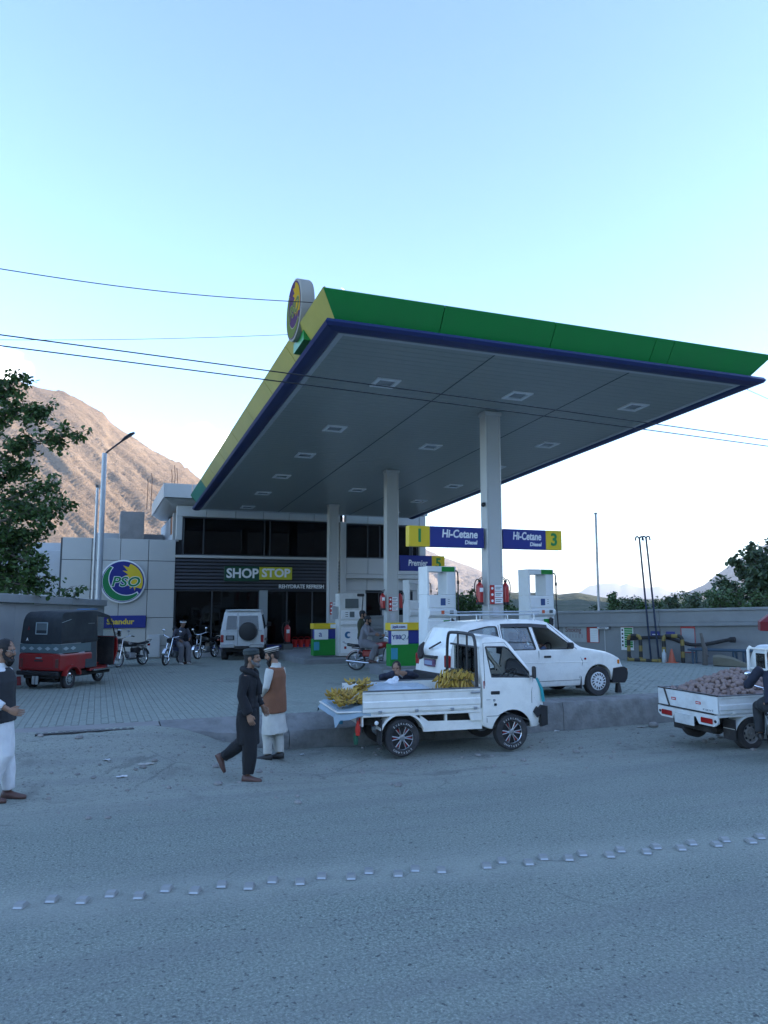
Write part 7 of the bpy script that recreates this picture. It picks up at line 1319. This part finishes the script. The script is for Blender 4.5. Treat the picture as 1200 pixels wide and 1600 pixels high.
# tree over the left wall, reaching into the frame; points are relative to its base
LB = Vector((-12.2, 21.2, .0))
def lt_(x, y, Y): return px_at(x, y, Y) - LB
base_top = lt_(-60, 760, 21.2)
limb_px = [[(-60, 800, 21), (-20, 740, 21), (20, 700, 20.6), (60, 690, 20.4), (118, 679, 20.2)], [(-60, 760, 21), (-20, 690, 20.8), (15, 640, 20.6), (48, 645, 20.5), (70, 640, 20.4)], [(-60, 740, 21), (-30, 660, 21), (5, 620, 20.8), (28, 585, 20.6)], [(-60, 820, 21), (-10, 790, 20.8), (40, 770, 20.5), (85, 758, 20.3)], [(-60, 830, 21), (0, 815, 20.7), (55, 800, 20.4), (95, 790, 20.2)],
    [(-60, 850, 21), (0, 860, 20.8), (35, 875, 20.5), (65, 882, 20.3)], [(-60, 840, 21), (-10, 840, 21), (30, 835, 20.8), (60, 830, 20.5)], [(-60, 870, 21), (-5, 900, 21), (40, 915, 20.6), (60, 905, 20.4)], [(-60, 780, 21), (-25, 760, 21.4), (10, 745, 21.4), (40, 730, 21.2)], [(-60, 870, 21.2), (-20, 880, 21.4), (15, 890, 21.5), (30, 905, 21.5)], [(-60, 700, 21), (-40, 650, 21), (-20, 610, 21), (0, 600, 21)], [(-60, 900, 21), (-20, 920, 21.2), (10, 915, 21.2)], [(-60, 800, 21.3), (-20, 810, 21.6), (20, 790, 21.6), (45, 800, 21.6)], [(-60, 840, 21.3), (-25, 850, 21.6), (10, 850, 21.6), (40, 860, 21.5)]]
grow('broadleaf_tree', 'leafy green tree leaning over the pale wall at the left edge', tuple(LB), [(0, 0, -.3), (.05, 0, 1.5), tuple(base_top * .7), tuple(base_top), tuple(base_top + Vector((.0, .2, 2.2)))], [[tuple(lt_(*q)) for q in L_] for L_ in limb_px], leaf1, .14, 18, 3, tr0=.17, twigs=5, tw_len=(.3, .75))
def bushy(label, px, py, Y, w, h, zb_, leaf, lsize, seed, nl=10, per=10, name='tree', twigs=5, group=None, cat='tree', tall=1.0):
    rr = random.Random(seed); b = px_at(px, py, Y); b.z = zb_; limbs = []
    for i in range(nl):
        a = 2 * pi * i / nl + rr.uniform(-.4, .4); e = rr.uniform(.25, 1.0) ** .8; r0 = w * .5 * rr.uniform(.5, 1) * sqrt(max(.08, 1 - (e - .45) ** 2 * 2.2)); z1 = h * e
        limbs.append([(0, 0, h * .12 * rr.uniform(.4, 1.6)), (cos(a) * r0 * .4, sin(a) * r0 * .4, z1 * .5), (cos(a) * r0 * .8, sin(a) * r0 * .8, z1 * .82), (cos(a) * r0, sin(a) * r0, z1 * .96)])
    limbs.append([(0, 0, h * .3), (w * .03, 0, h * .7), (0, w * .03, h * .97)])
    return grow(name, label, tuple(b), [(0, 0, -.5), (.03 * w, 0, h * .3), (0, .02 * w, h * .7)], limbs, leaf, lsize, per, seed, cat, group, max(.05, h * .022), twigs, .02 * w + .25, (w * .06, w * .16))
bushy('big dark broadleaf tree rising behind the wall at the right edge', 1208, 900, 42, 5.8, 7.0, -1.2, leaf2, .26, 21, 26, 13, twigs=6); bushy('loose dark tree partly outside the right frame edge', 1262, 900, 46, 8, 7.0, -1, leaf2, .3, 22, 18, 10)
hz_ = [(1070, 62, 6, 3.9, 'taller green tree standing behind the vent pipe bushes', leaf1, 22), (1135, 60, 5, 4.8, 'tall green tree behind the light bushes at right', leaf1, 23), (1085, 40, 5.2, 3.4, 'pointed dark tree between the vent pipes and the big tree', leaf2, 2), (1118, 44, 6, 3.6, 'light green spreading bush just left of the big right tree', leaf3, 3), (1055, 47, 3.0, 3.5, 'small upright tree right behind the vent pipes', leaf2, 4), (1150, 37, 5, 3.7, 'light green bush under the big right tree', leaf3, 5), (995, 52, 3.4, 3.3, 'rounded dark tree left of the vent pipes', leaf2, 6), (976, 54, 4.0, 3.3, 'broad dark bush between flag pole and vent pipes', leaf2, 7), (958, 50, 1.7, 3.7, 'slender pale tree right of the flag pole', leaf3, 8), (930, 52, 2.6, 2.8, 'low dark bush left of the flag pole', leaf2, 9), (1025, 50, 4.2, 3.1, 'low green bush behind the vent pipes', leaf1, 10), (734, 37, 3.0, 3.7, 'green tree seen between the nearest column and the left pump', leaf1, 11), (795, 37, 2.2, 3.2, 'green bush seen between the nearest column and the right pump', leaf1, 12), (688, 44, 2.6, 4.0, 'tree seen through the opening of the left pump', leaf2, 13)]
for x, Y, w, h, lb, lf, sd in hz_: bushy(lb, x, 900, Y, w, h, -.9, lf, .16, 40 + sd, 12, 10, twigs=5, group='trees behind the boundary wall')
pl = Vector((-9.75, 23.0, 2.0)); grow('shrub', 'small leafy sprigs showing above the end of the pale left wall', (-10.6, 23.8, .2), [(0, 0, 0), (.1, 0, 1.3)], [[(.1, 0, 1.2), (.3, 0, 1.9), (.5, 0, 2.45)], [(.1, 0, 1.2), (-.2, 0, 1.9), (-.3, 0, 2.5)], [(.1, 0, 1.2), (.5, 0, 1.9), (.9, 0, 2.3)]], leaf1, .16, 7, 9, 'shrub', None, .03, 2)
